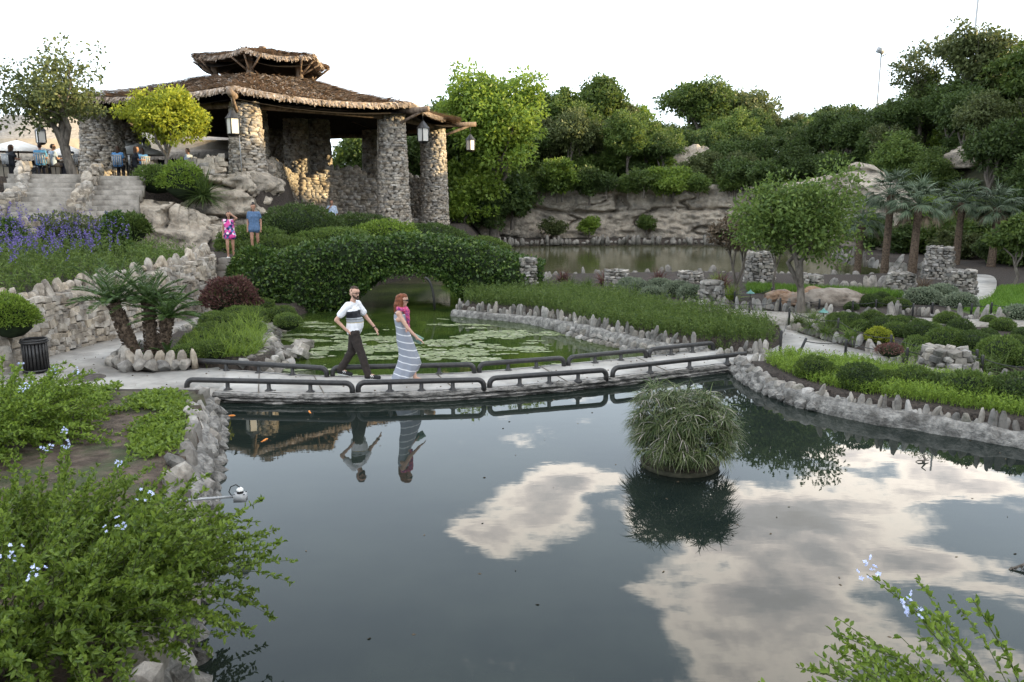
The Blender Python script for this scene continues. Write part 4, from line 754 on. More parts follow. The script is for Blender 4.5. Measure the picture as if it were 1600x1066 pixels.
# ------------------------------------------------------------------ footbridge
DZ = .13
NE = smooth_line([G(x, y, DZ)[:2] for x, y in [(275, 614), (400, 619), (555, 619), (660, 616), (760, 611), (860, 603), (950, 594), (1060, 581), (1170, 567)]], 1)
FE = smooth_line([G(x, y, DZ)[:2] for x, y in [(296, 577), (400, 583), (515, 591), (640, 588), (745, 584), (885, 571), (1000, 560), (1120, 548)]], 1)
br = thing('footbridge', 'low concrete footbridge with rough dark rock edge and black pipe rails across the pond', 'bridge', (0, 14, 0))
na = resample(NE, .12)[:110] if False else None
def eqn(L, n):
    P = np.asarray(L, float); seg = np.linalg.norm(np.diff(P, axis=0), axis=1); c = np.concatenate([[0], np.cumsum(seg)]); s = np.linspace(0, c[-1], n); return np.stack([np.interp(s, c, P[:, k]) for k in range(P.shape[1])], 1)
NB = 120; A = eqn(NE, NB); B = eqn(FE, NB)
rows = [np.column_stack([A + (B - A) * f, np.full(NB, DZ + .04)]) for f in np.linspace(0, 1, 7)]
V = np.array(rows); V[..., 2] += .012 * fbm(V * 2.0, 3, 2)
und = V[[-1, 0]].copy(); und[..., 2] = .02
V = np.concatenate([V, und]); F = grid_faces(len(V), NB)
put('deck', mesh('deck', V.reshape(-1, 3), F, M['concrete']), br)
jt = MB()
for f in (.14, .235, .44, .62, .81):
    i = int(f * NB); jt.box(((A[i, 0] + B[i, 0]) / 2, (A[i, 1] + B[i, 1]) / 2, DZ + .0415), (.018, np.linalg.norm(A[i] - B[i]) * .97, .02), math.atan2(B[i, 1] - A[i, 1], B[i, 0] - A[i, 0]) - math.pi / 2)
put('expansion_joint', jt.mesh('expansion_joint', M['mortar']), br)
def fascia(E, sgn, nm):
    L, T, Nn = line_frame(E, .035); n = len(L); zz = np.concatenate([[DZ + .045, DZ + .035], np.linspace(DZ + .015, -.06, 17), [-.15]]); st = np.array([.05, .07, .06, .075, .02, .0, .07, .09, .08, .03, .01, .05, .06, .02, -.03, -.06, -.1])
    out_ = np.concatenate([[-.10, .015], st, [-.25]]); R = []
    for z, o in zip(zz, out_):
        P = np.column_stack([L[:, 0] + Nn[:, 0] * sgn * o, L[:, 1] + Nn[:, 1] * sgn * o, np.full(n, z)])
        d = fbm(P * np.array([2.6, 2.6, 22]), 4, 4) * .16 * (z < DZ + .02) + fbm(P * 14, 3, 6) * .06; P[:, 0] += Nn[:, 0] * sgn * d; P[:, 1] += Nn[:, 1] * sgn * d
        P[:, 2] += fbm(P * 5, 3, 8) * .025 * (z < DZ + .02); R.append(P)
    put(nm, mesh(nm, np.array(R).reshape(-1, 3), grid_faces(len(R), n), M['fascia'], False), br)
fascia(NE, 1, 'rock_edge'); fascia(FE, -1, 'rock_edge')
def railing(pa, pb, E, inset, posts, open_end=False):
    a = np.array(G(*pa, DZ)[:2]); b = np.array(G(*pb, DZ)[:2]); z0 = DZ + .03; H_ = .185; R = .05; rc = .12; u = (b - a) / np.linalg.norm(b - a); Ln = np.linalg.norm(b - a)
    def pt(s, z): q = a + u * s; return (q[0], q[1], z)
    an = np.linspace(0, math.pi / 2, 6)
    path = [pt(0, z0 - .03)] + [pt(rc - rc * math.cos(t), z0 + H_ - rc + rc * math.sin(t)) for t in an]
    if open_end: path += [pt(Ln, z0 + H_)]
    else: path += [pt(Ln - rc + rc * math.sin(t), z0 + H_ - rc + rc * math.cos(t)) for t in an] + [pt(Ln, z0 - .03)]
    mb = MB(); mb.tube(path, R, 12); rail = put('railing', mb.mesh('railing', M['iron'], True), br)
    for k in range(posts):
        s = Ln * (k + 1) / (posts + 1) if not open_end else Ln * (k + .9) / (posts + .4); c = pt(s, 0)
        pm = MB(); pm.lathe([(.0, z0 - .02), (.085, z0 - .02), (.085, z0 + .012), (.06, z0 + .03), (.038, z0 + .05), (.036, z0 + H_)], 12, (c[0], c[1], 0)); put('post', pm.mesh('post', M['iron'], True), rail)
for pa, pb, n_, oe in [((293, 611), (551, 617), 3, 0), ((560, 616), (756, 611), 3, 0), ((765, 609), (947, 595), 3, 0), ((957, 592), (1164, 568), 3, 1),
                       ((304, 579), (511, 592), 3, 0), ((520, 591), (741, 586), 3, 0), ((749, 585), (881, 575), 2, 0), ((888, 574), (1009, 562), 2, 0), ((1014, 561), (1114, 550), 2, 0)]:
    railing(pa, pb, None, 0, n_, oe)
# ------------------------------------------------------------------ steps
def stairs(name, label, pa, pb, za, zb, width, n, m='step'):
    """flight from foot pa to head pb (plan points)"""
    pa, pb = np.array(pa, float), np.array(pb, float); t = thing(name, label, 'steps', (*pa, za)); d = (pb - pa) / n; L = np.linalg.norm(d); a = math.atan2(d[1], d[0]); rz = (zb - za) / n; rr = rng(int(abs(pa[0]) * 100))
    for i in range(n):
        c = pa + d * (i + .5); mb = MB(); hh = rz + .25
        mb.box((0, 0, 0), (L + .06, width * (1 + .05 * rr.normal()), hh))
        put('step', mb.mesh('step', M[m]), t, (c[0], c[1], za + (i + 1) * rz - hh / 2 + .005 * rr.normal()), (0, 0, a + .03 * rr.normal()))
    return t
stairs('steps', 'pale stone steps climbing between the retaining wall and the burgundy bush', (-8.95, 24.4), (-9.05, 26.5), .2, 1.62, 1.15, 7)
stairs('terrace_steps', 'wide stone steps to the dining terrace at the left, behind the purple flowers', D(85, 330, 27.2)[:2], D(75, 274, 31.3)[:2], 2.75, 4.4, 2.6, 10)
stairs('terrace_steps', 'stone steps to the terrace rising past the ivy-covered stump', D(160, 338, 28.2)[:2], D(185, 279, 32.2)[:2], 2.7, 4.36, 2.0, 9)
def ragged_wall(name, label, pts, z0, z1, seed, sl=.34, sh=.16, m='tan_stone', th=.4, cat='stone wall'):
    L = smooth_line(pts, 1); w = thing(name, label, cat, (L[0][0], L[0][1], np.min(z0))); core_wall('mortar_core', L, z0, np.array(z1) - .06, th, M['mortar'], w, .05, seed)
    courses(w, L, z0, z1, th * .42, rng(seed), sl, sh, m, .26); uprights(w, L, np.array(z1) - .12, rng(seed + 1), .22, .28, m, .05, .3); return w
def q2(px, py, y): return tuple(D(px, py, y)[:2])
ragged_wall('terrace_wall', 'rough stone wall at the far left beside the wide terrace steps', [q2(-30, 300, 27), q2(20, 300, 28), q2(38, 290, 31)], [2.0, 2.2, 3.6], [3.6, 3.75, 4.9], 81)
ragged_wall('stair_wall', 'slanting rubble wall dividing the two flights of terrace steps', [q2(108, 320, 27.6), q2(128, 300, 29.5), q2(150, 275, 32.6)], [2.3, 2.8, 3.9], [3.3, 4.1, 4.9], 83)
ragged_wall('parapet_wall', 'low stone parapet along the terrace below the yellow-green tree', [q2(222, 290, 34), q2(300, 285, 34), q2(352, 280, 34.2)], [3.8, 4.0, 4.1], [4.75, 4.9, 5.25], 85)
ragged_wall('planter_wall', 'small rubble pier by the ivy at the far left edge of the flower bed', [q2(22, 350, 23.5), q2(45, 350, 24)], 1.9, [2.9, 2.8], 87)
# ------------------------------------------------------------------ pavilion with thatched roof
pv = thing('thatched_pavilion', 'open stone-columned pavilion with a sweeping thatched roof and raised thatched cupola', 'pavilion', (-13.5, 45, 1.6))
CTR = np.array([-14.0, 46.3])
EAVE = np.array([(-20.9, 38.0), (-11.75, 34.9), (-4.95, 41.2), (-3.1, 49.6), (-8.5, 57), (-19, 58), (-25, 49)])
NEv = len(EAVE)
def thatch(name, corners, ctr, z_e, r_top, z_top, seed, parent, nblade, sag=.35, drop=.45, dip=None):
    """roof shell from the eave polygon up to a smaller ring, with thatch blades laid on it and a shaggy fringe"""
    C = np.asarray(corners); m = len(C); per = 16; ring = np.concatenate([C[i] + (C[(i + 1) % m] - C[i]) * np.linspace(0, 1, per, False)[:, None] for i in range(m)])
    n = len(ring); K = 12; rows = []
    cornerness = np.abs((np.arange(n) % per) / per - .5) * 2                       # 1 at corners, 0 mid-edge
    d = ring - ctr; R = np.linalg.norm(d, axis=1); u = d / R[:, None]; rt = r_top * (R / R.mean()) ** .6
    def surf(i, f):
        r_ = R[i] + (rt[i] - R[i]) * f; zz = z_e + .28 * cornerness[i] ** 2 * (1 - f) + (z_top - z_e) * (f * (1 - sag) + sag * f * f)
        return np.stack([ctr[0] + u[i, 0] * r_, ctr[1] + u[i, 1] * r_, zz], -1)
    idx = np.arange(n)
    for f in np.linspace(0, 1, K):
        P = surf(idx, np.full(n, f)); P[:, 2] += .10 * fbm(P * 1.4, 3, seed) + .03 * np.sin(f * 40); rows.append(P)
    low = rows[0].copy(); low[:, 2] -= .3; low[:, :2] -= u * .12
    ins = []
    for f in np.linspace(0, 1, 5): P = surf(idx, np.full(n, f)); P[:, 2] -= .34; P[:, :2] -= u * .2; ins.append(P)
    V = np.array(rows + [ ]).reshape(-1, 3); i = np.arange(n)
    def ringfaces(k, off=0): return np.concatenate([np.stack([off + a * n + i, off + a * n + (i + 1) % n, off + (a + 1) * n + (i + 1) % n, off + (a + 1) * n + i], 1) for a in range(k - 1)])
    roof = put(name, mesh(name, V, ringfaces(K), M['thatch_base'], True), parent)
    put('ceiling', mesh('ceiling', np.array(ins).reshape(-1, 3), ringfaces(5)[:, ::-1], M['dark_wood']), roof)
    rr = rng(seed); mb = MB()
    ii = rr.integers(0, n, nblade); ff = rr.random(nblade) ** 1.1; ff[:nblade // 4] = rr.random(nblade // 4) * .05
    jj = rr.random(nblade)
    P0 = surf(ii, ff) * (1 - jj)[:, None] + surf((ii + 1) % n, ff) * jj[:, None]
    uu = u[ii]; slope = (z_top - z_e) / (R[ii] - rt[ii] + 1e-6); loc_s = slope * ((1 - sag) + 2 * sag * ff)
    ln = (.35 + .35 * rr.random(nblade)) * (.7 if r_top < .5 else 1)
    dirv = np.stack([uu[:, 0], uu[:, 1], -loc_s], -1); dirv /= np.linalg.norm(dirv, axis=1)[:, None]
    fringe = ff < .05; dirv[fringe] = np.stack([uu[fringe, 0] * .45, uu[fringe, 1] * .45, -.85 + 0 * ff[fringe]], -1); ln[fringe] = .2 + drop * .5 * rr.random(fringe.sum())
    dirv += rr.normal(size=dirv.shape) * .13
    P0[:, 2] += .09 + .09 * rr.random(nblade); P1 = P0 + dirv * ln[:, None]; P1[:, 2] += .05 * rr.random(nblade) + .02
    side = np.stack([-uu[:, 1], uu[:, 0], 0 * ff], -1) * (.03 + .035 * rr.random(nblade))[:, None]
    V = np.stack([P0 - side, P0 + side, P1 + side * .35, P1 - side * .35], 1).reshape(-1, 3)
    mb.add(V, np.arange(nblade * 4).reshape(-1, 4)); tag(put('thatch_straw', mb.mesh('thatch_straw', M['thatch']), roof), kind='stuff')
    return roof, ring
thatch('roof', EAVE, CTR, 7.7, 3.2, 9.62, 5, pv, 60000, .3, .2)
hexa = np.array([(CTR[0] + .25 + 3.75 * math.cos(a), CTR[1] - .3 + 3.7 * math.sin(a)) for a in np.radians([-88, -28, 32, 92, 152, 212])])
cup, _ = thatch('cupola_roof', hexa, CTR + (.25, -.2), 10.5, .25, 11.3, 9, pv, 14000, .15, .15)
mb = MB(); mb.tube([(CTR[0] + .25, CTR[1] - .2, 11.1), (CTR[0] + .25, CTR[1] - .2, 11.62)], .2, 10); put('finial', mb.mesh('finial', M['wood']), cup)
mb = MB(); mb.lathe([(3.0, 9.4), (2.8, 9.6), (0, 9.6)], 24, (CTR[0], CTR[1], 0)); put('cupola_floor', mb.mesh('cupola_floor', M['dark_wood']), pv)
for k in range(6):
    a = math.radians(-88 + 60 * k); mb = MB(); x, y = CTR[0] + .25 + 2.6 * math.cos(a), CTR[1] - .2 + 2.7 * math.sin(a)
    mb.tube([(x, y, 9.5), (x, y, 10.75)], .2, 8); post = put('cupola_post', mb.mesh('cupola_post', M['wood']), pv)
    for s in (-.22, .0, .22):
        mb = MB(); mb.tube([(x, y, 9.85), (CTR[0] + .25 + 3.6 * math.cos(a + s), CTR[1] - .2 + 3.6 * math.sin(a + s), 10.62)], .055, 6); put('brace', mb.mesh('brace', M['wood']), post)
for i in range(NEv):                                                                 # hip logs poking out under each corner
    c = EAVE[i]; u = (c - CTR) / np.linalg.norm(c - CTR); mb = MB(); a = c - u * 4; b = c + u * .95
    mb.tube([(a[0], a[1], 8.35), (c[0], c[1], 7.72), (b[0], b[1], 7.78)], [.17, .16, .14], 10); lg = put('hip_log', mb.mesh('hip_log', M['wood']), pv)
    mb = MB(); k0 = c - u * 1.5; mb.tube([(k0[0], k0[1], 6.9), (c[0] + u[0] * .5, c[1] + u[1] * .5, 7.66)], .08, 8); put('brace', mb.mesh('brace', M['wood']), lg)
    n2 = EAVE[(i + 1) % NEv]; u2 = (n2 - CTR) / np.linalg.norm(n2 - CTR); mb = MB(); p0 = c - u * 1.3; p1 = n2 - u2 * 1.3; mb.tube([(p0[0], p0[1], 7.5), (p1[0], p1[1], 7.5)], .15, 8); put('eave_beam', mb.mesh('eave_beam', M['wood']), pv)
nst = [0]
stuffbag = MB()
def column(x, y, z0, z1, r0, r1, seed, m='tan_stone', single=True):
    c = MB(); c.lathe([(r0 * .93, z0 - .5), (r0 * .9, z0), (r1 * .9, z1)], 18, (x, y, 0)); col = put('column', c.mesh('column', M['mortar'], True), pv)
    rr = rng(seed); z = z0
    while z < z1 - .05:
        hh = .105 * (.7 + .6 * rr.random()); f = (z - z0) / (z1 - z0); R = r0 + (r1 - r0) * (1 - (1 - f) ** 1.25); n = int(6.283 * R / .30); ph = rr.random() * 6
        for j in range(n):
            a = ph + (j + .4 * rr.random()) * 6.283 / n; face = math.sin(a) < .1 and single and rr.random() < .2 and nst[0] < 300
            if math.sin(a) > .5: continue
            o = R * (.90 + .055 * rr.random()); nst[0] += face
            stone(col, (x + o * math.cos(a), y + o * math.sin(a), z + hh / 2), (6.283 * R / n * (.8 + .5 * rr.random()), .3, hh * 1.25), a + 1.57, rr, 'flat', m, .1, bag=None if face else stuffbag)
        z += hh
    return col
column(-6.15, 42.0, 1.4, 7.6, .84, .62, 1); column(-4.68, 48.6, 1.3, 7.5, .84, .64, 2); column(-11.75, 36.3, 4.2, 7.6, .78, .56, 3)
column(-19.6, 39.2, 4.2, 7.7, 1.05, .78, 4, single=False); column(-12.5, 47.5, .9, 7.9, .85, .6, 5, single=False); column(-11.6, 49, .9, 7.9, .95, .62, 6, single=False); column(-9.3, 55.5, 1.2, 7.8, .9, .75, 7, single=False); column(-23, 49, 4.2, 7.8, .9, .75, 8, single=False)
column(-13.0, 41.2, 4.2, 7.8, .75, .62, 9, single=False)
def pvwall(pts, z0, z1, seed, nm='rubble_wall'):
    L = smooth_line(pts, 1); w = core_wall(nm, L, z0, np.array(z1) - .05, .55, M['mortar'], pv, .05, seed); courses(None, L, z0, z1, .22, rng(seed), .34, .15, 'tan_stone', .3, bag=stuffbag); uprights(None, L, np.array(z1) - .15, rng(seed + 3), .35, .35, 'tan_stone', .05, .4, bag=stuffbag)
pvwall([(-12.3, 46.2), (-10.6, 47.8), (-8.6, 48.2), (-6.8, 48.6), (-5.3, 49)], [1, 1, 1, 1, 1], [4.4, 5.0, 5.1, 3.3, 1.7], 31)
pvwall([(-9.2, 52.4), (-7, 52.4), (-5.4, 51.6)], 1, [4.6, 4.9, 4.6], 33)
pvwall([(-11.3, 37.4), (-12, 41), (-12.8, 44.5), (-12.4, 46.4)], [4.2, 3.6, 2.2, 1.2], [5.0, 5.2, 5.2, 4.6], 35)
pvwall([(-17.6, 52), (-16, 52.6), (-14.4, 53)], 4, [7.6, 7.6, 7.6], 37, 'chimney_wall')
tag(put('wall_stones', stuffbag.mesh('wall_stones', mat('tan_limestone_pieces', (.275, .24, .20), (.475, .425, .36), 6, .9, .012, 26, irand=.24, c3=(.15, .125, .10), s3=2.5)), pv), kind='stuff')
# hanging lanterns
LG = bpy.data.materials.new('lantern_frosted_glass'); LG.use_nodes = True; LG.node_tree.nodes['Principled BSDF'].inputs['Base Color'].default_value = (.62, .60, .56, 1); LG.node_tree.nodes['Principled BSDF'].inputs['Roughness'].default_value = .3
def lantern(p, label, s=1.0, hook=.9):
    t = thing('hanging_lantern', label, 'lantern', p); x, y, z = p; w = .27 * s; h = .62 * s
    mb = MB(); mb.lathe([(w * 1.25, h / 2), (w * .95, h / 2 + .1 * s), (.06 * s, h / 2 + .34 * s), (0, h / 2 + .36 * s)], 4, p); put('cap', mb.mesh('cap', M['iron']), t)
    mb = MB(); mb.lathe([(0, -h / 2 - .14 * s), (w * .7, -h / 2 - .1 * s), (w * 1.05, -h / 2)], 4, p); put('base', mb.mesh('base', M['iron']), t)
    for k in range(4):
        a = k * math.pi / 2; x0, y0 = x + w * math.cos(a), y + w * math.sin(a); x1, y1 = x + w * math.cos(a + math.pi / 2), y + w * math.sin(a + math.pi / 2)
        mb = MB(); mb.tube([(x0, y0, z - h / 2), (x0, y0, z + h / 2)], .03 * s, 5); put('frame_bar', mb.mesh('frame_bar', M['iron']), t)
        V = [(x0 * .98 + x * .02, y0 * .98 + y * .02, z - h / 2), (x1 * .98 + x * .02, y1 * .98 + y * .02, z - h / 2), (x1 * .98 + x * .02, y1 * .98 + y * .02, z + h / 2), (x0 * .98 + x * .02, y0 * .98 + y * .02, z + h / 2)]
        put('pane', mesh('pane', V, np.array([(0, 1, 2, 3)]), LG), t)
    mb = MB(); mb.tube([(x, y, z + h / 2 + .3 * s), (x, y, z + h / 2 + .3 * s + hook)], .018, 5); put('chain', mb.mesh('chain', M['iron']), t)
for i, (lab, s) in zip((1, 2, 3), (('lantern hanging from the roof corner log before the front column', 1.0), ('lantern hanging under the eave beside the tall right-hand column', 1.0), ('lantern hanging outermost, past the last column against the trees', .95))):
    u = (EAVE[i] - CTR) / np.linalg.norm(EAVE[i] - CTR); c = EAVE[i] + u * .6
    lantern((c[0], c[1], 6.45 if i == 1 else 6.55), lab, s, .75)
lantern(tuple(D(64, 214, 40)), 'lantern seen under the spreading dark tree at the terrace', .9, 1.2)
lantern(tuple(D(228, 232, 42)), 'lantern hanging behind the yellow-green tree', .85, 2.0)
# downpipe chain at the front column is a thin cable
mb = MB(); c = EAVE[1]; mb.tube([(c[0] + .3, c[1] - .45, 6.2), (c[0] + .3, c[1] - .4, 4.6)], .02, 5); tag(put('lantern_cable', mb.mesh('lantern_cable', M['grey_metal'])), 'thin pale cable running down from the front roof lantern', 'cable')
# ------------------------------------------------------------------ house behind the terrace
hs = thing('thatched_house', 'low cream house with pale thatched roof behind the dining terrace', 'house', (-24, 57, 4.3))
def hip(name, x0, x1, y0, y1, ze, zr, inset, m, parent, ov=.8):
    X0, X1, Y0, Y1 = x0 - ov, x1 + ov, y0 - ov, y1 + ov; ym = (Y0 + Y1) / 2
    g = 10; V = []; 
    for f in np.linspace(0, 1, g):
        f2 = f * f * .35 + f * .65; i_ = inset * f
        V += [(X0 + i_, Y0 + (ym - Y0) * f, ze + (zr - ze) * f2), (X1 - i_, Y0 + (ym - Y0) * f, ze + (zr - ze) * f2), (X1 - i_, Y1 + (ym - Y1) * f, ze + (zr - ze) * f2), (X0 + i_, Y1 + (ym - Y1) * f, ze + (zr - ze) * f2)]
    F = [(a * 4 + k, a * 4 + (k + 1) % 4, (a + 1) * 4 + (k + 1) % 4, (a + 1) * 4 + k) for a in range(g - 1) for k in range(4)]
    r = put(name, mesh(name, V, np.array(F), m), parent); rr = rng(3); N_ = 1500; xx = X0 + (X1 - X0) * rr.random(N_); mb = MB()
    P0 = np.stack([xx, np.full(N_, Y0), np.full(N_, ze + .05)], -1); P1 = P0 + np.stack([.1 * rr.normal(size=N_), -.12 - .1 * rr.random(N_), -.25 - .3 * rr.random(N_)], -1); sd = np.array([.09, 0, 0])
    mb.add(np.stack([P0 - sd, P0 + sd, P1 + sd * .3, P1 - sd * .3], 1).reshape(-1, 3), np.arange(N_ * 4).reshape(-1, 4)); tag(put('thatch_fringe', mb.mesh('thatch_fringe', m), r), kind='stuff'); return r
mb = MB(); mb.box((-33.5, 58, 5.6), (10, 8, 3.2)); mb.box((-22.5, 59, 5.6), (12, 7, 3.2)); put('wall', mb.mesh('wall', M['cream']), hs)
hip('roof', -38, -28.6, 54, 62, 6.2, 9.1, 3.2, M['thatch_pale'], hs); hip('roof', -29, -16.5, 55.5, 62.5, 6.35, 8.2, 1.5, M['thatch_pale'], hs)
for px, y in ((28, 53.94), (62, 53.94), (188, 55.44), (262, 55.44)):
    c = D(px, 246, y); mb = MB(); mb.box((c.x, y, 5.4), (1.3, .12, 1.5)); wd = put('window', mb.mesh('window', M['glass_dark']), hs)
    mb = MB(); mb.box((c.x, y - .03, 5.4), (.08, .12, 1.5)); mb.box((c.x, y - .035, 5.4), (1.3, .12, .08)); mb.box((c.x, y - .03, 6.18), (1.5, .16, .12)); mb.box((c.x, y - .03, 4.62), (1.5, .2, .1)); put('frame', mb.mesh('frame', M['white']), wd)
# parasols on the terrace
def parasol(px, py, y, R, label):
    c = D(px, py, y); t = thing('patio_umbrella', label, 'umbrella', (c.x, c.y, 4.36)); n = 8; V = [(c.x, c.y, c.z + .45)]; 
    for k in range(n): V.append((c.x + R * math.cos(k * .785), c.y + R * math.sin(k * .785), c.z))
    for k in range(n): V.append((c.x + R * math.cos(k * .785), c.y + R * math.sin(k * .785), c.z - .16))
    F3 = np.array([(0, 1 + k, 1 + (k + 1) % n) for k in range(n)]); F4 = np.array([(1 + k, 9 + k, 9 + (k + 1) % n, 1 + (k + 1) % n) for k in range(n)])
    put('canopy', mesh('canopy', V, [F3, F4], M['white_cloth']), t); mb = MB(); mb.tube([(c.x, c.y, 4.36), (c.x, c.y, c.z + .5)], .035, 6); put('pole', mb.mesh('pole', M['wood']), t)
    for k in range(n):
        mb = MB(); mb.tube([(c.x, c.y, c.z + .38), (c.x + R * .97 * math.cos(k * .785), c.y + R * .97 * math.sin(k * .785), c.z - .04)], .015, 4); put('rib', mb.mesh('rib', M['wood']), t)
parasol(28, 233, 42, 1.5, 'cream patio umbrella farthest from the pavilion, before the tall house gable')
parasol(108, 240, 47, 1.2, 'cream patio umbrella half behind the dark spreading tree')
parasol(186, 229, 44, 1.3, 'tan patio umbrella beside the left pavilion column')
parasol(216, 238, 42, 1.3, 'white patio umbrella partly behind the yellow-green tree')
# ------------------------------------------------------------------ foliage builders
def unit(v): return v / (np.linalg.norm(v, axis=-1, keepdims=True) + 1e-9)
def leaves(P, axis, ln, wd, r, fold=.25, six=False):
    """one small folded blade per point; axis = growth direction"""
    n = len(P); ax = unit(axis); side = unit(np.cross(ax, r.normal(size=(n, 3)))); nm = np.cross(side, ax)
    L = np.broadcast_to(np.asarray(ln), (n,))[:, None]; Wd = np.broadcast_to(np.asarray(wd), (n,))[:, None]
    if six:
        V = np.stack([P, P + ax * L * .35 + side * Wd * .5 + nm * Wd * fold, P + ax * L * .7 + side * Wd * .38 + nm * Wd * fold * .6, P + ax * L - nm * Wd * .3, P + ax * L * .7 - side * Wd * .38 + nm * Wd * fold * .6, P + ax * L * .35 - side * Wd * .5 + nm * Wd * fold], 1).reshape(-1, 3)
        b = np.arange(n)[:, None] * 6; F = np.concatenate([b + np.array([[0, 1, 2, 3]]), b + np.array([[0, 3, 4, 5]])])
    else:
        V = np.stack([P, P + ax * L * .45 + side * Wd * .5 + nm * Wd * fold, P + ax * L, P + ax * L * .45 - side * Wd * .5 + nm * Wd * fold], 1).reshape(-1, 3)
        F = np.arange(n * 4).reshape(-1, 4)
    return V, F
def blades(P, axis, ln, wd, r, bend=.5, seg=3):
    """arching grass blades: strips that droop towards the tip"""
    n = len(P); ax = unit(axis); side = unit(np.cross(ax, np.array([0, 0, 1.]) + .3 * r.normal(size=(n, 3)))); L = np.broadcast_to(np.asarray(ln), (n,))[:, None]; Wd = np.broadcast_to(np.asarray(wd), (n,))[:, None]
    rows = []; p = P.copy(); d = ax.copy()
    for k in range(seg + 1):
        w = Wd * (1 - k / seg) ** .8 * .5 + .0005; rows += [p - side * w, p + side * w]
        d = unit(d + np.array([0, 0, -bend / seg * 1.6])); p = p + d * L / seg
    V = np.stack(rows, 1).reshape(-1, 3); b = np.arange(n)[:, None] * (2 * seg + 2)
    F = np.concatenate([b + np.array([[2 * k, 2 * k + 1, 2 * k + 3, 2 * k + 2]]) for k in range(seg)]); return V, F
def clump_pts(c, rad, n, r, shell=.55):
    u = unit(r.normal(size=(n, 3))); q = (shell + (1 - shell) * r.random(n) ** .7)[:, None]; return np.asarray(c) + u * q * np.asarray(rad), u
def crown(rx, ry, rz, zc, n1, n2, nl, ls, r, flat=.0, rough=.5, up=.25, sub=.42):
    """crown of clumps of clumps: uneven outline, gaps between"""
    mb = MB(); cs = []
    for i in range(n1):
        u = unit(r.normal(size=3)); u[2] = u[2] * .9 + .1; q = (.25 + .75 * r.random() ** .6); c = u * q * np.array([rx, ry, rz]) * (1 - rough * .5 + rough * .5 * r.random()) * .78 + (0, 0, zc); cs.append(c)
        R = (.30 + .2 * r.random()) * (rx + ry + rz) / 3 * (1 if q > .5 else 1.2)
        for j in range(n2):
            cc, _ = clump_pts(c, R * np.array([1, 1, .7]), 1, r, .6); P, uu = clump_pts(cc[0], R * sub * np.array([1.1, 1.1, .7]) * (.7 + .6 * r.random()), nl, r, .35)
            V, F = leaves(P, uu + .7 * r.normal(size=P.shape) + (0, 0, up - .5), ls * (.6 + .8 * r.random(nl)), ls * .55 * (.7 + .6 * r.random(nl)), r); mb.add(V, F)
    return mb, np.array(cs)
def tree_parts(h, rx, ry, rz, zc, n1, n2, nl, ls, seed, trunk=.2, lean=(0, 0), fork=.35, rough=.5, forks=1):
    r = rng(seed); mb, cs = crown(rx, ry, rz, zc, n1, n2, nl, ls, r, rough=rough); cs = cs + np.array([lean[0], lean[1], 0]); mb.V = [v + np.array([lean[0], lean[1], 0]) for v in mb.V]
    tb = MB(); top = np.array([lean[0] * .8, lean[1] * .8, zc]); fk = top * fork
    tb.tube([(0, 0, -.4), (0, 0, .02), fk * .5 + (.05 * r.normal(), .05 * r.normal(), 0), fk], [trunk * 1.35, trunk * 1.15, trunk, trunk * .85], 8, False)
    nl_ = 4; ang = np.arctan2(cs[:, 1] - fk[1], cs[:, 0] - fk[0]); sec = ((ang + math.pi) / (2 * math.pi) * nl_).astype(int) % nl_
    for s_ in range(nl_):                                          # a few main limbs, each splitting towards its clumps
        g = cs[sec == s_]
        if not len(g): continue
        e_ = fk * .35 + g.mean(0) * .65; m1 = fk * .6 + e_ * .4 + np.array([.06 * h * r.normal() * .5, .06 * h * r.normal() * .5, .03 * h]); tb.tube([fk * .97, m1, e_], [trunk * .72, trunk * .55, trunk * .36], 6, False)
        for c in g[:7]: tb.tube([m1 * .3 + e_ * .7, e_ * .5 + c * .5 + .04 * h * r.normal(size=3) * .6, c], [trunk * .36, trunk * .2, trunk * .06], 5, False)
    return mb, tb
def tree(name, label, base, scale, parts, leafm, barkm='bark', rz=0., group=None, cat='tree'):
    t = thing(name, label, cat, base, group); mb, tb = parts
    a = local('crown', mb if isinstance(mb, bpy.types.Mesh) else mb.mesh('crown', M[leafm]), t); b = local('trunk', tb if isinstance(tb, bpy.types.Mesh) else tb.mesh('trunk', M[barkm], True), t)
    t.scale = (scale,) * 3 if np.isscalar(scale) else scale; t.rotation_euler = (0, 0, rz); return t
def on_ground(px, py, y): c = D(px, py, y); return (c.x, c.y, hz1(c.x, c.y) - .05)
PROTO = {}
def proto(key, leafm, barkm='bark', **k):
    mb, tb = tree_parts(**k); PROTO[key] = (mb.mesh('crown', M[leafm]), tb.mesh('trunk', M[barkm], True)); return PROTO[key]
# prototypes of hillside growth (unit: metres at scale 1)
for i, lm in enumerate(('leaf_dark', 'leaf_mid', 'leaf_olive', 'leaf_dark')):
    proto('wood%d' % i, lm, h=7, rx=2.7 + .4 * (i % 2), ry=2.7, rz=2.5 + .5 * (i == 1), zc=4.6, n1=22, n2=8, nl=46, ls=.27, seed=200 + i, trunk=.16, rough=.95)
for i, lm in enumerate(('leaf_mid', 'leaf_dark', 'leaf_fresh', 'leaf_olive')):
    proto('bush%d' % i, lm, h=3, rx=1.9, ry=1.8, rz=1.35, zc=1.25, n1=15, n2=7, nl=42, ls=.22, seed=220 + i, trunk=.07, rough=.85)
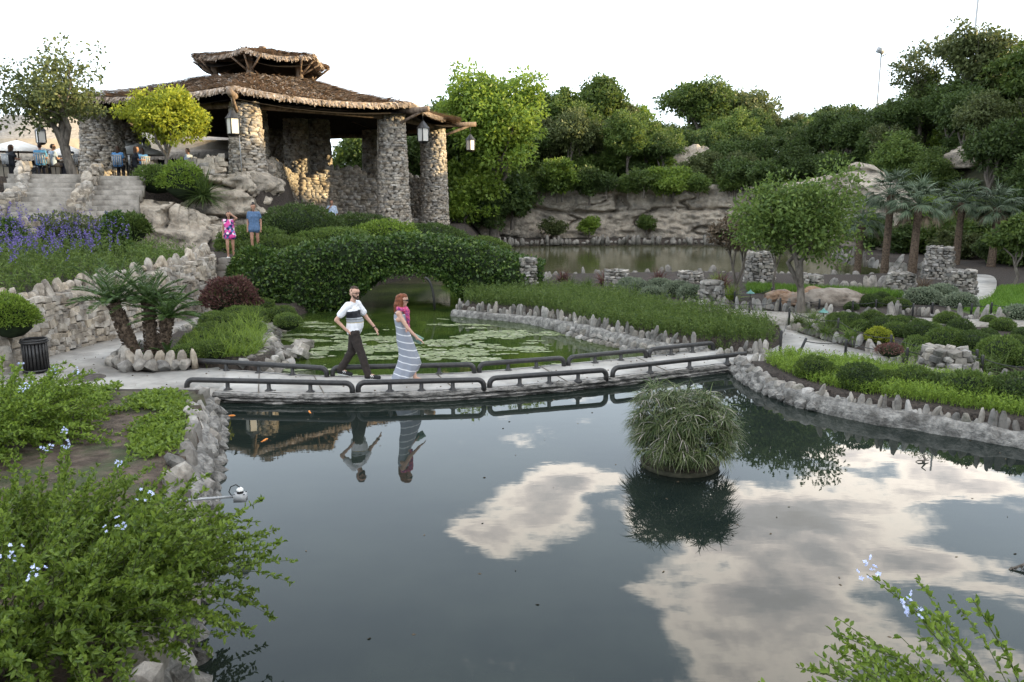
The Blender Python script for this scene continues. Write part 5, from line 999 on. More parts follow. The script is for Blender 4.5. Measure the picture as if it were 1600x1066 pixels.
# ---- named trees
def big(name, label, px, y, ztop, zbase, rx, ry, leafm, seed, n1=24, n2=9, nl=60, ls=.3, trunk=.25, rough=.6, zlow=.3, **k):
    c = D(px, 300, y); zb = zbase if zbase is not None else hz1(c.x, c.y) - .1; h = ztop - zb; rz = h * (1 - zlow) / 2
    return tree(name, label, (c.x, c.y, zb), 1, tree_parts(h, rx, ry, rz, h - rz * .93, n1, n2, nl, ls, seed, trunk, rough=rough, **k), leafm)
big('tall_tree', 'tall full tree glowing gold in the evening sun beside the last pavilion column', 772, 57, 13.6, 1.0, 3.5, 3.3, 'leaf_fresh', 301, 34, 10, 75, .30, .3, .55, .12)
big('broad_tree', 'dense dark tree with hanging ivy between the pavilion and the gold-lit tree', 702, 60, 11.0, 1.2, 3.0, 3.0, 'leaf_mid', 302, 24, 9, 60, .3, .25, .5, .1)
big('round_tree', 'round green tree rising above the left end of the lake cliff', 868, 70, 12.6, None, 3.2, 3.0, 'leaf_mid', 303, 20, 9, 58, .32)
big('lofty_tree', 'tall airy tree with a high tufted top above the lake cliff', 935, 72, 14.6, None, 2.9, 2.9, 'leaf_mid', 304, 20, 9, 55, .32, .22, .9, .1)
big('small_tree', 'lower rounded tree right of the tufted tree on the skyline', 978, 76, 12.0, None, 2.6, 2.6, 'leaf_fresh', 305, 14, 8, 50, .32)
big('oak_tree', 'spreading oak on the skyline with sun glinting under its crown', 1085, 86, 15.4, None, 4.6, 4, 'leaf_mid', 306, 26, 9, 50, .36, .35, .75, .35)
big('oak_tree', 'second spreading oak on the skyline, merging with a fuller oak beside it', 1160, 88, 15.0, None, 4.6, 4, 'leaf_olive', 307, 24, 9, 50, .36, .35, .75, .3)
big('crest_tree', 'tall thin-topped tree on the hill crest by the mast', 1505, 56, 15.6, None, 3.0, 2.8, 'leaf_olive', 308, 18, 8, 48, .28, .2, .9, .25)
big('crest_tree', 'sparse tree with bare twigs on the hill crest beside the floodlight', 1428, 60, 14.8, None, 2.4, 2.4, 'leaf_olive', 309, 11, 7, 40, .26, .16, 1., .25)
big('crest_tree', 'leafy tree on the crest at the far end of the wooded hill', 1590, 52, 13.4, None, 2.6, 2.6, 'leaf_mid', 310, 16, 8, 50, .28, .2, .8, .2)
big('dark_tree', 'dark bushy tree filling the open back of the pavilion', 560, 66, 9.0, 1.5, 3.8, 3, 'leaf_mid', 311, 22, 8, 55, .32, .3, .6, .05)
big('dark_tree', 'dark tree seen between the two tall right-hand columns', 645, 58, 9.5, 1.2, 2.6, 2.6, 'leaf_dark', 312, 20, 8, 55, .3, .3, .5, .0)
# spreading tree at the left terrace
c = D(118, 290, 33)
tree('terrace_tree', 'dark spreading tree with crooked branches in front of the left pavilion column', (c.x, c.y, 4.2), 1, tree_parts(6.2, 3.2, 2.2, 2.6, 3.5, 26, 7, 34, .17, 320, .2, (-1.0, 0), .38, .95), 'leaf_olive')
c = D(262, 285, 33.2)
tree('golden_tree', 'small feathery yellow-green tree lit by low sun in front of the pavilion', (c.x, c.y, 4.1), 1, tree_parts(4, 2.05, 1.5, 1.4, 2.7, 26, 8, 60, .14, 321, .09, (.15, 0), .4, .75), 'leaf_gold')
c = D(5, 290, 30)
tree('edge_tree', 'leafy twigs of a tree reaching in at the left edge above the terrace wall', (c.x - 1.2, c.y, 3.6), 1, tree_parts(5.2, 1.3, 1.2, 2.1, 3.6, 9, 6, 35, .2, 322, .12, (0, 0), .4, .9), 'leaf_fresh')
# garden trees on the right
p = G(1252, 494, .3)
tree('garden_tree', 'leaning fork-trunked tree with a broad grey-green crown over the garden path', (p.x, p.y, .3), 1, tree_parts(4.9, 2.3, 1.9, 1.85, 2.75, 40, 7, 50, .12, 323, .12, (-.25, .2), .3, 1.1), 'leaf_mid', 'bark')
p = G(1150, 470, .3)
tree('brown_tree', 'small thin tree with sparse brownish leaves at the end of the leafy bed', (p.x, p.y, .3), 1, tree_parts(2.9, 1.2, 1.0, .65, 2.1, 13, 7, 36, .13, 324, .07, (-.15, .1), .25, .8), 'leaf_brown')
p = G(1210, 462, .3)
tree('sapling', 'slim young green sapling beside the brown boulders', (p.x, p.y, .3), 1, tree_parts(2.6, .85, .8, .65, 1.9, 9, 6, 36, .13, 325, .04, (0, 0), .5, .6), 'leaf_mid')
p = G(1582, 449, .3)
tree('lawn_tree', 'young leafy green tree standing on the lawn beside the lake path', (p.x, p.y, .3), 1, tree_parts(2.9, 1.05, 1, .85, 1.95, 14, 7, 45, .17, 326, .06, (0, 0), .4, .6), 'leaf_mid')
# hillside growth: individuals, copies of a few kinds
r = rng(77)
ZN = (' above the lake cliff', ' low on the hill behind the palms', ' high on the wooded hill')
WL = ['dark evergreen tree in the thicket', 'mid-green rounded tree in the thicket', 'dull olive tree in the thicket', 'dark spreading tree in the thicket']
BL = ['mid-green bush in the scrub', 'dark green bush in the scrub', 'bright green bush in the scrub', 'olive green bush in the scrub']
def skyline(px): return float(np.interp(px, [700, 780, 850, 940, 1000, 1110, 1225, 1290, 1370, 1430, 1500, 1560, 1700], [150, 80, 130, 115, 165, 130, 172, 148, 108, 75, 45, 75, 95]))
def proj(x, y, z):
    z -= CAM_H; f = y * _cp - z * _sp; v = y * _sp + z * _cp; return 800 + FPX * x / f, 533 - FPX * v / f
def free(x, y, L, d):
    for q in L:
        if (q[0] - x) ** 2 + (q[1] - y) ** 2 < d * d: return False
    return True
placed = []
def cloneP(key, name, label, cat, loc, s, rz, group):
    t = thing(name, label, cat, loc, group); local('crown', PROTO[key][0], t); local('trunk', PROTO[key][1], t); t.scale = s; t.rotation_euler = (0, 0, rz)
tries = 0
while len(placed) < 165 and tries < 12000:
    tries += 1; x = -10 + 68 * r.random(); y = 26 + 72 * r.random(); bd = float(poly_sd(np.array([x]), np.array([y]), BASIN)[0])
    if bd < 3.0 or bd > 34 or abs(x) > .70 * y + 4: continue
    if x < 18 and y > 76: continue
    if not free(x, y, placed, 2.35): continue
    z = hz1(x, y); zn = 0 if x < 19 else (1 if bd < 9 else 2); sc = .62 + .3 * r.random(); k = int(r.choice([0, 0, 3, 2, 1, 3]) if x > 20 else r.choice([0, 1, 2, 1])); placed.append((x, y))
    if x < 20: sc *= .95
    while sc > .25:
        qx, qy = proj(x, y, z + 6.3 * sc)
        if qy > skyline(qx) + 12: break
        sc *= .85
    if sc <= .3: continue
    cloneP('wood%d' % k, 'slope_tree', WL[k] + ZN[zn], 'tree', (x, y, z - .4), (sc, sc, sc * (.8 + .3 * r.random())), r.random() * 6.28, ('dark evergreen', 'rounded', 'olive', 'dark spreading')[k] + ' trees' + ZN[zn])
pb = []; tries = 0
while len(pb) < 175 and tries < 9000:
    tries += 1; x = -9 + 60 * r.random(); y = 20 + 66 * r.random(); bd = float(poly_sd(np.array([x]), np.array([y]), BASIN)[0])
    if bd < (1.6 if x < 19 else -1.0) or bd > 17 or abs(x) > .70 * y + 3: continue
    if not free(x, y, pb, 1.55): continue
    z = hz1(x, y); zn = 0 if x < 19 else (1 if bd < 6 else 2); sc = .6 + .5 * r.random(); k = int(r.choice([0, 1, 2, 3, 1, 0])); pb.append((x, y))
    cloneP('bush%d' % k, 'slope_bush', BL[k] + ZN[zn], 'bush', (x, y, z - .3), (sc, sc, sc * (.75 + .4 * r.random())), r.random() * 6.28, ('mid-green', 'dark', 'bright', 'olive')[k] + ' bushes' + ZN[zn])
# trees beyond the terrace and hanging growth by the columns
for px, y, zt, k, lab in ((470, 74, 8.5, 0, 'dark tree glimpsed under the pavilion roof behind the inner columns'), (730, 66, 9.5, 1, 'leafy tree behind the outermost lantern'), (640, 72, 11, 2, 'pale-topped tree rising behind the last roof corner'), (820, 64, 8.5, 0, 'dark tree tucked below the gold-lit tree at the cliff'), (905, 68, 11.2, 1, 'tree filling the gap between the round tree and the tufted tree'), (860, 66, 9.5, 2, 'olive tree below the round tree above the cliff'), (1010, 74, 10.2, 1, 'low tree on the skyline between the tufted tree and the oaks'), (1045, 80, 11.0, 0, 'dark tree at the foot of the first skyline oak'), (1120, 80, 11.2, 1, 'tree under the joined crowns of the skyline oaks'), (1205, 84, 12.3, 2, 'olive tree stepping down from the second skyline oak'), (1245, 82, 11.6, 0, 'dark tree in the dip of the skyline past the oaks'), (700, 70, 11.8, 1, 'tree topping the growth between pavilion roof and gold-lit tree')):
    c = D(px, 300, y); z = hz1(c.x, c.y); cloneP('wood%d' % k, 'background_tree', lab, 'tree', (c.x, c.y, z - .3), ((zt - z) / 7.2,) * 3, px * 1., None)
for px, py, y, k, s, lab in ((725, 330, 56, 2, 1.3, 'bright green creeper mass beside the foot of the last column'), (745, 300, 57, 2, 1.5, 'bright green creeper climbing below the outermost lantern'), (770, 340, 57.5, 1, 1.3, 'dark trailing bush over the low rocks at the left lake corner'), (800, 320, 59, 1, 1.4, 'dark hanging creeper at the left end of the lake cliff'), (655, 330, 54, 1, 1.4, 'dark creeper between the two tall columns'), (920, 358, 59.2, 2, .6, 'small bright bush at the foot of the lake cliff'), (1010, 352, 59.2, 0, .55, 'small green bush growing in the hollow of the lake cliff'), (865, 362, 59, 3, .6, 'low olive scrub at the base of the lake cliff')):
    c = D(px, py, y); cloneP('bush%d' % k, 'creeper_bush', lab, 'bush', (c.x, c.y, c.z - .9 * s), (s, s, s), px * .7, None)
r = rng(123)
for i in range(17):                                                # growth hanging over the lip of the cliff
    f = i / 16; x = -3.5 + 21.5 * f + .4 * r.normal(); y = 60.2 + .5 * r.normal() - 3.2 * max(0, (f - .8) * 5) ** 1.5 * .5; k = int(r.choice([0, 1, 2, 0])); s = .6 + .5 * r.random()
    cloneP('bush%d' % k, 'cliff_bush', ('mid-green', 'dark green', 'bright green')[k] + ' bush overhanging the lip of the lake cliff', 'bush', (x, y, 3.7 + .5 * r.random() - .7 * s), (s * 1.25, s, s * 1.1), r.random() * 6, ('mid-green', 'dark green', 'bright green')[k] + ' bushes on the cliff lip')
# ------------------------------------------------------------------ palms
def palm_proto(seed, h, nf=34):
    r = rng(seed); tb = MB(); tb.tube([(0, 0, -.3), (.02, 0, h * .4), (.05, .03, h * .8), (.03, .02, h)], [.21, .16, .15, .17], 10, False); mb = MB(); dead = MB()
    for i in range(nf):
        az = i * 2.4 + r.normal() * .2; el = 1.35 - 2.0 * (i / nf) ** .9 + .1 * r.normal(); d = np.array([math.cos(az) * math.cos(el), math.sin(az) * math.cos(el), math.sin(el)]); p0 = np.array([.03, .02, h]); p1 = p0 + d * (.62 + .25 * r.random()); tgt = dead if el < -.45 else mb
        tgt.tube([p0, p1], [.018, .012], 4, False); sd = unit(np.cross(d, [0, 0, 1.])); upv = np.cross(sd, d); n = 17; th = np.linspace(-1.25, 1.25, n)
        ax = d[None] * np.cos(th)[:, None] + sd[None] * np.sin(th)[:, None] + upv[None] * (.25 * np.abs(np.sin(th)))[:, None]; V, F = blades(np.repeat(p1[None], n, 0), ax, .56 + .2 * r.random(n), .06, r, .7 if el > -.3 else .9, 3); tgt.add(V, F)
    return mb.mesh('fronds', M['leaf_blue']), tb.mesh('trunk', M['palm_bark'], True), dead.mesh('dead_fronds', M['leaf_brown'])
for i, (px, pt, y, lab) in enumerate([(1391, 306, 35.5, 'tallest fan palm of the group, standing above the lakeside wall'), (1434, 322, 34, 'fan palm with a bare brown trunk beside the tallest palm'), (1502, 318, 38, 'fan palm in the middle of the shaggy palms below the dark hill'), (1558, 326, 37, 'shaggy fan palm with drooping dead fronds before the dark hill'), (1345, 345, 37.5, 'short fan palm half behind the broad grey-green tree')]):
    top = D(px, pt, y); zb = hz1(top.x, y); f_, t_, d_ = palm_proto(400 + i, top.z - zb + .05, 40); t = thing('fan_palm', lab, 'palm tree', (top.x, y, zb)); local('fronds', f_, t); local('trunk', t_, t); local('dead_fronds', d_, t)
# sago palms
p = G(236, 564, .22); sg = thing('sago_palm', 'clump of three shaggy-trunked sago palms in the rock-edged bed by the path', 'sago palm', (p.x, p.y, .22))
def sago_head(c, R, n, seed, name='fronds'):
    r = rng(seed); mb = MB()
    for i in range(n):
        az = i * 2.39996 + .2 * r.normal(); el = 1.25 - 1.05 * (i / n) + .08 * r.normal(); d = np.array([math.cos(az) * math.cos(el), math.sin(az) * math.cos(el), math.sin(el)]); L = R * (.8 + .3 * r.random()); k = 30; pts = []; q = np.array(c, float); dd = d.copy()
        for j in range(k + 1): pts.append(q.copy()); q = q + dd * L / k; dd = unit(dd + np.array([0, 0, -.028 * (1 if el > .2 else .5)]))
        pts = np.array(pts); mb.tube(pts[::6], [.012, .011, .009, .007, .005, .004][:len(pts[::6])], 4, False); T = np.gradient(pts, axis=0); T = unit(T); S = unit(np.cross(T, [0, 0, 1.])); U = np.cross(S, T)
        for s in (-1, 1):
            P = pts[3:]; ll = .17 * np.sin(np.linspace(.35, 2.95, len(P))) ** .6 * R / .95; V, F = leaves(P, S[3:] * s + T[3:] * .75 + U[3:] * .35, ll, .022, r, .1); mb.add(V, F)
    return put(name, mb.mesh(name, M['sago']), sg)
def sago_trunk(a, b, r0, seed):
    r = rng(seed); mb = MB(); a = np.array(a); b = np.array(b); mb.tube([a, a * .6 + b * .4 + (.02, 0, 0), b], [r0 * 1.15, r0, r0 * .95], 10); o = put('trunk', mb.mesh('trunk', M['palm_bark']), sg); n = 380; f = r.random(n); an = r.random(n) * 6.283; ax = unit(b - a); s1 = unit(np.cross(ax, [0, 1., .2])); s2 = np.cross(s1, ax); rad = s1[None] * np.cos(an)[:, None] + s2[None] * np.sin(an)[:, None]
    P = a + (b - a) * f[:, None] + rad * r0 * .9; V, F = leaves(P, rad * .8 + ax * .9, .075, .05, r, .2); m2 = MB(); m2.add(V, F); tag(put('leaf_bases', m2.mesh('leaf_bases', M['palm_bark']), o), kind='stuff')
for (tx, ty), yy, r0, sd, R in (((178, 474), p.y - .05, .125, 1, 1.0), ((232, 474), p.y + .12, .115, 2, .92), ((262, 497), p.y + .05, .115, 3, .82)):
    t_ = D(tx, ty, yy); base = (p.x + (t_.x - p.x) * .42, p.y + (yy - p.y) * .5, .18); sago_trunk(base, tuple(t_), r0, sd); sago_head((t_.x, t_.y, t_.z), R, 30, 10 + sd)
sago_head((p.x + .4, p.y - .05, .35), .42, 9, 20, 'basal_fronds'); sago_head((p.x - .3, p.y + .05, .35), .3, 7, 21, 'basal_fronds')
# ------------------------------------------------------------------ ivy arch, hedges, shrubs
def leafy_solid(V, F, n, ls, r, leafm, name, parent=None, puff=.12, hang=.1, seed=1):
    """many small leaves over a closed lumpy form"""
    V = np.asarray(V, float); T = np.concatenate([F[:, [0, 1, 2]], F[:, [0, 2, 3]]]) if F.shape[1] == 4 else F; A = V[T[:, 0]]; B = V[T[:, 1]]; C = V[T[:, 2]]; nm = np.cross(B - A, C - A); ar = np.linalg.norm(nm, axis=1); nm = nm / (ar[:, None] + 1e-9)
    i = r.choice(len(T), n, p=ar / ar.sum()); u = r.random(n); v = r.random(n); sw = u + v > 1; u[sw] = 1 - u[sw]; v[sw] = 1 - v[sw]; P = A[i] + (B[i] - A[i]) * u[:, None] + (C[i] - A[i]) * v[:, None]; nn = nm[i]
    P = P + nn * (puff * (r.random(n) - .25) + .9 * puff * fbm(P * 2.6, 3, seed) * 2)[:, None]; Vl, Fl = leaves(P, nn * .6 + .7 * r.normal(size=P.shape) + (0, 0, -hang), ls * (.6 + .8 * r.random(n)), ls * .7 * (.7 + .6 * r.random(n)), r)
    mb = MB(); mb.add(Vl, Fl); return put(name, mb.mesh(name, M[leafm]), parent)
ar = thing('ivy_arch', 'long low arch bridge smothered in dark ivy across the lily pond channel', 'ivy arch', (-4, 25.5, .2))
top = [(362, 440), (378, 424), (400, 412), (425, 405), (450, 398), (480, 390), (520, 382), (570, 377), (620, 375), (680, 376), (720, 382), (760, 394), (790, 404), (815, 411), (838, 413), (848, 420)]
bot = [(352, 480), (370, 484), (400, 490), (440, 494), (480, 490), (520, 480), (548, 462), (570, 438), (600, 423), (640, 418), (680, 421), (702, 434), (718, 456), (750, 468), (800, 464), (848, 458)]
n = 110; tp_ = eqn(np.array(top, float), n); xx = tp_[:, 0]; bz = np.interp(xx, [b[0] for b in bot], [b[1] for b in bot]); Vt = []; Vb = []
for k in range(n):
    yy = 24.4 + 2.6 * (xx[k] - 352) / 500; Vt.append(D(xx[k], tp_[k, 1], yy)); Vb.append(D(xx[k], bz[k], yy))
Vt = np.array([v[:] for v in Vt]); Vb = np.array([v[:] for v in Vb]); rows = []
for f, dy in [(0, .25), (0, -.02), (.25, -.12), (.5, -.15), (.75, -.1), (.93, .1), (1, .5), (1.0, 1.3), (.85, 1.9), (.5, 2.05), (0, 1.9)]:
    P = Vb + (Vt - Vb) * f; P = P + np.array([0, dy, 0]); P[:, 1] -= .6 * fbm(P * 1.2, 3, 4); P[:, 2] += .4 * fbm(P * 1.3, 3, 6) * (f > .4); rows.append(P)
AV = np.array(rows); AF = grid_faces(len(rows), n); k = len(rows); last = np.stack([(k - 1) * n + np.arange(n - 1), (k - 1) * n + np.arange(1, n), np.arange(1, n), np.arange(n - 1)], 1); AF = np.concatenate([AF, last])
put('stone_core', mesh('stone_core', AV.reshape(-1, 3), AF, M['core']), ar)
leafy_solid(AV.reshape(-1, 3), AF, 30000, .115, rng(5), 'ivy', 'ivy', ar, .2, .3)
r = rng(99); tr = MB()                                            # vines trailing over the mouth of the arch
for k in np.where((xx > 550) & (xx < 722))[0]:
    for _ in range(3):
        L_ = .08 + .38 * r.random() ** 2; m_ = int(10 + 40 * L_); P = Vb[k] + np.array([.06 * r.normal(), -.12 - .1 * r.random(), .08]) + np.column_stack([.03 * r.normal(size=m_), .03 * r.normal(size=m_), -L_ * r.random(m_)]); V, F = leaves(P, r.normal(size=P.shape) + (0, -.3, -.5), .09, .065, r); tr.add(V, F)
put('trailing_vines', tr.mesh('trailing_vines', M['ivy']), ar)
mb = MB(); a_ = np.linspace(0, 1.3, 8); c0 = D(664, 434, 25.2); mb.tube([(c0.x + .28 * math.sin(t), c0.y, c0.z - .9 * (1 - math.cos(t))) for t in a_] + [(c0.x + .29, c0.y, .05)], .04, 8); put('pipe', mb.mesh('pipe', M['iron'], True), ar)
def shrub_mesh(seed, rad, n, ls, leafm, lump=.22, up=.2):
    r = rng(seed); mb = MB(); u = unit(r.normal(size=(n, 3))); u[:, 2] = np.abs(u[:, 2]) * 1.0 - .25 * r.random(n); u = unit(u); q = 1 + lump * 2 * fbm(u * 1.7 + seed, 3, seed) + lump * 1.1 * fbm(u * 5 + seed, 2, seed + 1) + .16 * (r.random(n) - .65); P = u * q[:, None] * np.asarray(rad) + (0, 0, rad[2] * .25)
    V, F = leaves(P, u + .6 * r.normal(size=P.shape) + (0, 0, up), ls * (.6 + .8 * r.random(n)), ls * .55, r); mb.add(V, F); return mb.mesh('foliage', M[leafm])
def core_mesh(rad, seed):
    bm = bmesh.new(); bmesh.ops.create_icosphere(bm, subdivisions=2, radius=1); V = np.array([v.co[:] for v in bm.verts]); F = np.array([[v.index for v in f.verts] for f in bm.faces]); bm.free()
    V = V * (1 + .4 * fbm(V * 1.7 + seed, 3, seed))[:, None] * .84; return mesh('twigs', V * np.asarray(rad) + (0, 0, rad[2] * .25), F, M['core'])  # solid dark filler added to block the view through the leaves
def shrub(name, label, p, rad, n, ls, leafm, seed, group=None, cat='shrub', lump=.2, **k):
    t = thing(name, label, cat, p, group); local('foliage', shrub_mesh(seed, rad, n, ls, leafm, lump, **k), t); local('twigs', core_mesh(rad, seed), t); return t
def S(px, py, z): q = G(px, py, z); return (q.x, q.y, z)
p = S(363, 478, .55); shrub('burgundy_shrub', 'rounded burgundy and green shrub beside the stone steps', (p[0], p[1], .55), (.78, .66, .62), 5200, .085, 'leaf_red', 51, lump=.34)
for px, py, y, rad, lm, sd, lab in [(395, 384, 29.5, (1.3, .9, .65), 'leaf_mid', 1, 'clipped green hedge mound beside the woman in denim'), (470, 365, 31, (1.6, 1.1, .95), 'leaf_dark', 2, 'big dark hedge mound below the pale outcrop'), (430, 400, 28, (1.5, .8, .6), 'leaf_mid', 3, 'lower green hedge mound behind the left end of the ivy arch'), (548, 366, 34, (1.8, 1.0, .75), 'leaf_dark', 4, 'dark hedge in front of the man in the pale shirt'), (520, 378, 30, (1.6, .9, .5), 'leaf_mid', 5, 'green hedge mound between ivy arch and dark hedges'), (600, 376, 33, (1.6, 1.0, .7), 'leaf_fresh', 6, 'yellowish green hedge mound at the foot of the tall column'), (665, 374, 36, (1.7, 1., .65), 'leaf_dark', 7, 'dark hedge mound under the last column'), (745, 390, 40, (1.6, 1.2, .6), 'leaf_mid', 8, 'green hedge mound past the right shoulder of the ivy arch'), (410, 430, 25.6, (1.0, .7, .8), 'ivy', 9, 'ivy mound filling the gap between burgundy shrub and arch')]:
    c = D(px, py, y); shrub('hedge', lab, (c.x, c.y, c.z - .15), rad, 5200, .10, lm, 60 + sd, None, 'hedge', .25)
p = D(18, 500, 15.6); shrub('clipped_bush', 'round bright clipped bush above the stone pier beside the bin', (p.x - .05, p.y, p.z - .12), (.5, .45, .46), 5200, .055, 'leaf_fresh', 90)
c = D(178, 345, 24.5); shrub('ivy_stump', 'tall ivy-covered stump in front of the terrace steps', (c.x, c.y, 1.9), (.42, .42, .95), 2600, .10, 'ivy', 91, None, 'ivy stump', .25)
c = D(12, 352, 23); shrub('ivy_mound', 'dark ivy mound at the left edge above the purple flowers', (c.x, c.y, 1.9), (.55, .5, .8), 2600, .10, 'ivy', 92, None, 'ivy', .3)
c = D(100, 345, 25); shrub('airy_shrub', 'loose yellow-green shrub between purple flowers and terrace steps', (c.x, c.y, 2.0), (1.5, .8, .75), 3000, .10, 'leaf_olive', 93, None, 'shrub', .5)
for px, py, y, rad, lm, sd, lab in [(245, 278, 32.6, (.9, .6, .6), 'leaf_mid', 94, 'green bush at the foot of the golden tree'), (285, 283, 32.2, (.9, .7, .75), 'leaf_fresh', 95, 'bright green bush on the ledge beside the spiky yucca'), (205, 330, 28.5, (.6, .5, .5), 'leaf_mid', 96, 'small green bush on the ledge beside the ivy-covered stump')]:
    c = D(px, py, y); shrub('ledge_bush', lab, (c.x, c.y, c.z - (.8 if sd == 96 else .3)), rad, 2600, .11, lm, sd, None, 'bush', .35)
def spiky(name, label, p, L, n, leafm, seed, wd=.03, el=(.2, 1.4), bend=.5, cat='plant', group=None):
    r = rng(seed); az = r.random(n) * 6.283; e = el[0] + (el[1] - el[0]) * r.random(n); d = np.stack([np.cos(az) * np.cos(e), np.sin(az) * np.cos(e), np.sin(e)], -1); V, F = blades(np.array([[0, 0, 0.]]) + .06 * r.normal(size=(n, 3)) * (1, 1, 0), d, L * (.6 + .5 * r.random(n)), wd, r, bend); mb = MB(); mb.add(V, F); return tag(put(name, mb.mesh(name, M[leafm]), None, p), label, cat, group)
c = D(318, 300, 32); spiky('yucca', 'dark spiky yucca spilling over the pale ledge', (c.x, c.y, 3.6), 1.25, 240, 'leaf_dark', 5, .06, (-.3, 1.5), .35)
# ---- right-hand garden shrubs
CL = 'dark green clipped dome shrub in the mulch beds beside the garden path'
pro = [(shrub_mesh(700 + i, (.42, .40, .34), 2300, .05, ('leaf_mid', 'leaf_dark', 'leaf_mid')[i], .12), core_mesh((.42, .40, .34), 700 + i)) for i in range(3)]
r = rng(91)
for i, (px, py, s) in enumerate([(1307, 504, .8), (1330, 512, .95), (1362, 506, .9), (1345, 516, .8), (1375, 518, 1.0), (1400, 524, 1.0), (1405, 514, .85), (1440, 530, 1.15), (1435, 518, .8), (1475, 545, 1.15), (1520, 548, 1.25), (1562, 566, 1.3), (1596, 570, 1.1), (1360, 479, .95), (1390, 478, .75), (1408, 482, .9), (1377, 468, .7), (1350, 468, .6), (1272, 588, 1.05), (1345, 605, 1.15), (1428, 606, 1.1), (1512, 622, 1.25), (1590, 630, 1.25), (1480, 508, .95), (1566, 515, .85), (1500, 520, .9), (1318, 500, .6), (1388, 508, .7), (1420, 510, .65), (1455, 520, .8), (1490, 536, .85), (1540, 535, .8), (1585, 548, .9), (1545, 506, .6), (1600, 528, .8), (1310, 594, .75), (1388, 604, .8), (1470, 612, .85), (1550, 624, .9), (1430, 545, .75), (1330, 484, .6)]):
    z_ = 'in the bed above the pond wall' if py > 580 else 'behind the boulders near the gravel path' if py < 485 else 'in the open mulch below the lawn' if px > 1478 and py < 525 else 'in the bed beside the rock cairn' if px > 1460 else 'in the cluster at the path fork'
    t = thing('dome_shrub', 'dark green clipped dome shrub ' + z_, 'shrub', S(px, py, .34), 'dome shrubs ' + z_); local('foliage', pro[i % 3][0], t); local('twigs', pro[i % 3][1], t); s *= .84; t.scale = (s, s, s * (.8 + .3 * r.random())); t.rotation_euler = (0, 0, r.random() * 6)
shrub('yellow_shrub', 'single yellow-green dome shrub among the dark clipped ones', S(1372, 533, .36), (.28, .26, .24), 1500, .05, 'leaf_gold', 750)
for px, py, sd in ((1428, 475, 1), (1470, 470, 2), (1500, 482, 3)): pass
gp = (shrub_mesh(760, (.55, .5, .36), 2200, .07, 'leaf_grey', .2), core_mesh((.55, .5, .36), 760))
for i, (px, py, s) in enumerate([(1442, 474, 1.), (1472, 466, .95), (1500, 480, .9), (1592, 500, .85), (985, 456, 1.), (1030, 456, .95), (1000, 462, 1.0), (1060, 462, 1.0), (1080, 466, .9), (1018, 466, .8)]):
    t = thing('silver_shrub', 'silvery grey-green mound shrub ' + ('below the lake path' if px > 1300 else 'among rocks by the lake'), 'shrub', S(px, py, .34), 'silver-grey shrubs ' + ('by the lake path' if px > 1300 else 'among the lake rocks')); local('foliage', gp[0], t); local('twigs', gp[1], t); t.scale = (s, s, s); t.rotation_euler = (0, 0, i)
for i, (px, py, L, lm, lab) in enumerate([(945, 445, .75, 'leaf_red', 'spiky dark red grass clump by the lake, beside the knobbly rock stump'), (1030, 441, .7, 'leaf_red', 'spiky dark red grass clump between two pale rock heaps by the lake'), (915, 452, .6, 'leaf_dark', 'dark green strappy clump near the end of the ivy arch'), (890, 452, .6, 'leaf_dark', 'strappy green clump closest to the end of the ivy arch'), (880, 440, .6, 'leaf_red', 'small dull red grass clump at the near lakeshore'), (1120, 446, .6, 'leaf_fresh', 'bright green strappy plant behind the low pale rock heap'), (1142, 468, .7, 'leaf_fresh', 'bright strappy plant at the foot of the small brown tree'), (1128, 450, .75, 'leaf_red', 'dark reddish grass clump beside the broad stone pillar'), (1440, 456, .7, 'leaf_brown', 'brownish grass clump beside the lake inlet rocks')]):
    spiky('grass_clump', lab, S(px, py, .34), L, 190, lm, 900 + i, .028, (.3, 1.45), .5)
for i, (px, py) in enumerate([(1330, 528), (1420, 556), (1445, 566), (1500, 575), (1530, 580), (1555, 572), (1470, 572), (1290, 520), (1270, 512)]):
    spiky('strap_plant', 'arching strap-leaved plant clump along the garden path edging', S(px, py, .36), .5, 110, 'leaf_mid', 930 + i, .025, (.3, 1.4), .7, 'plant', 'strap-leaved plants along the path')
for i, (px, py) in enumerate([(1248, 505), (1270, 500), (1295, 508), (1320, 514)]): spiky('grass_tuft', 'fine green grass tuft beside the path fork', S(px, py, .36), .45, 220, 'leaf_mid', 950 + i, .012, (.3, 1.4), .6, 'plant', 'fine grass tufts at the path fork')
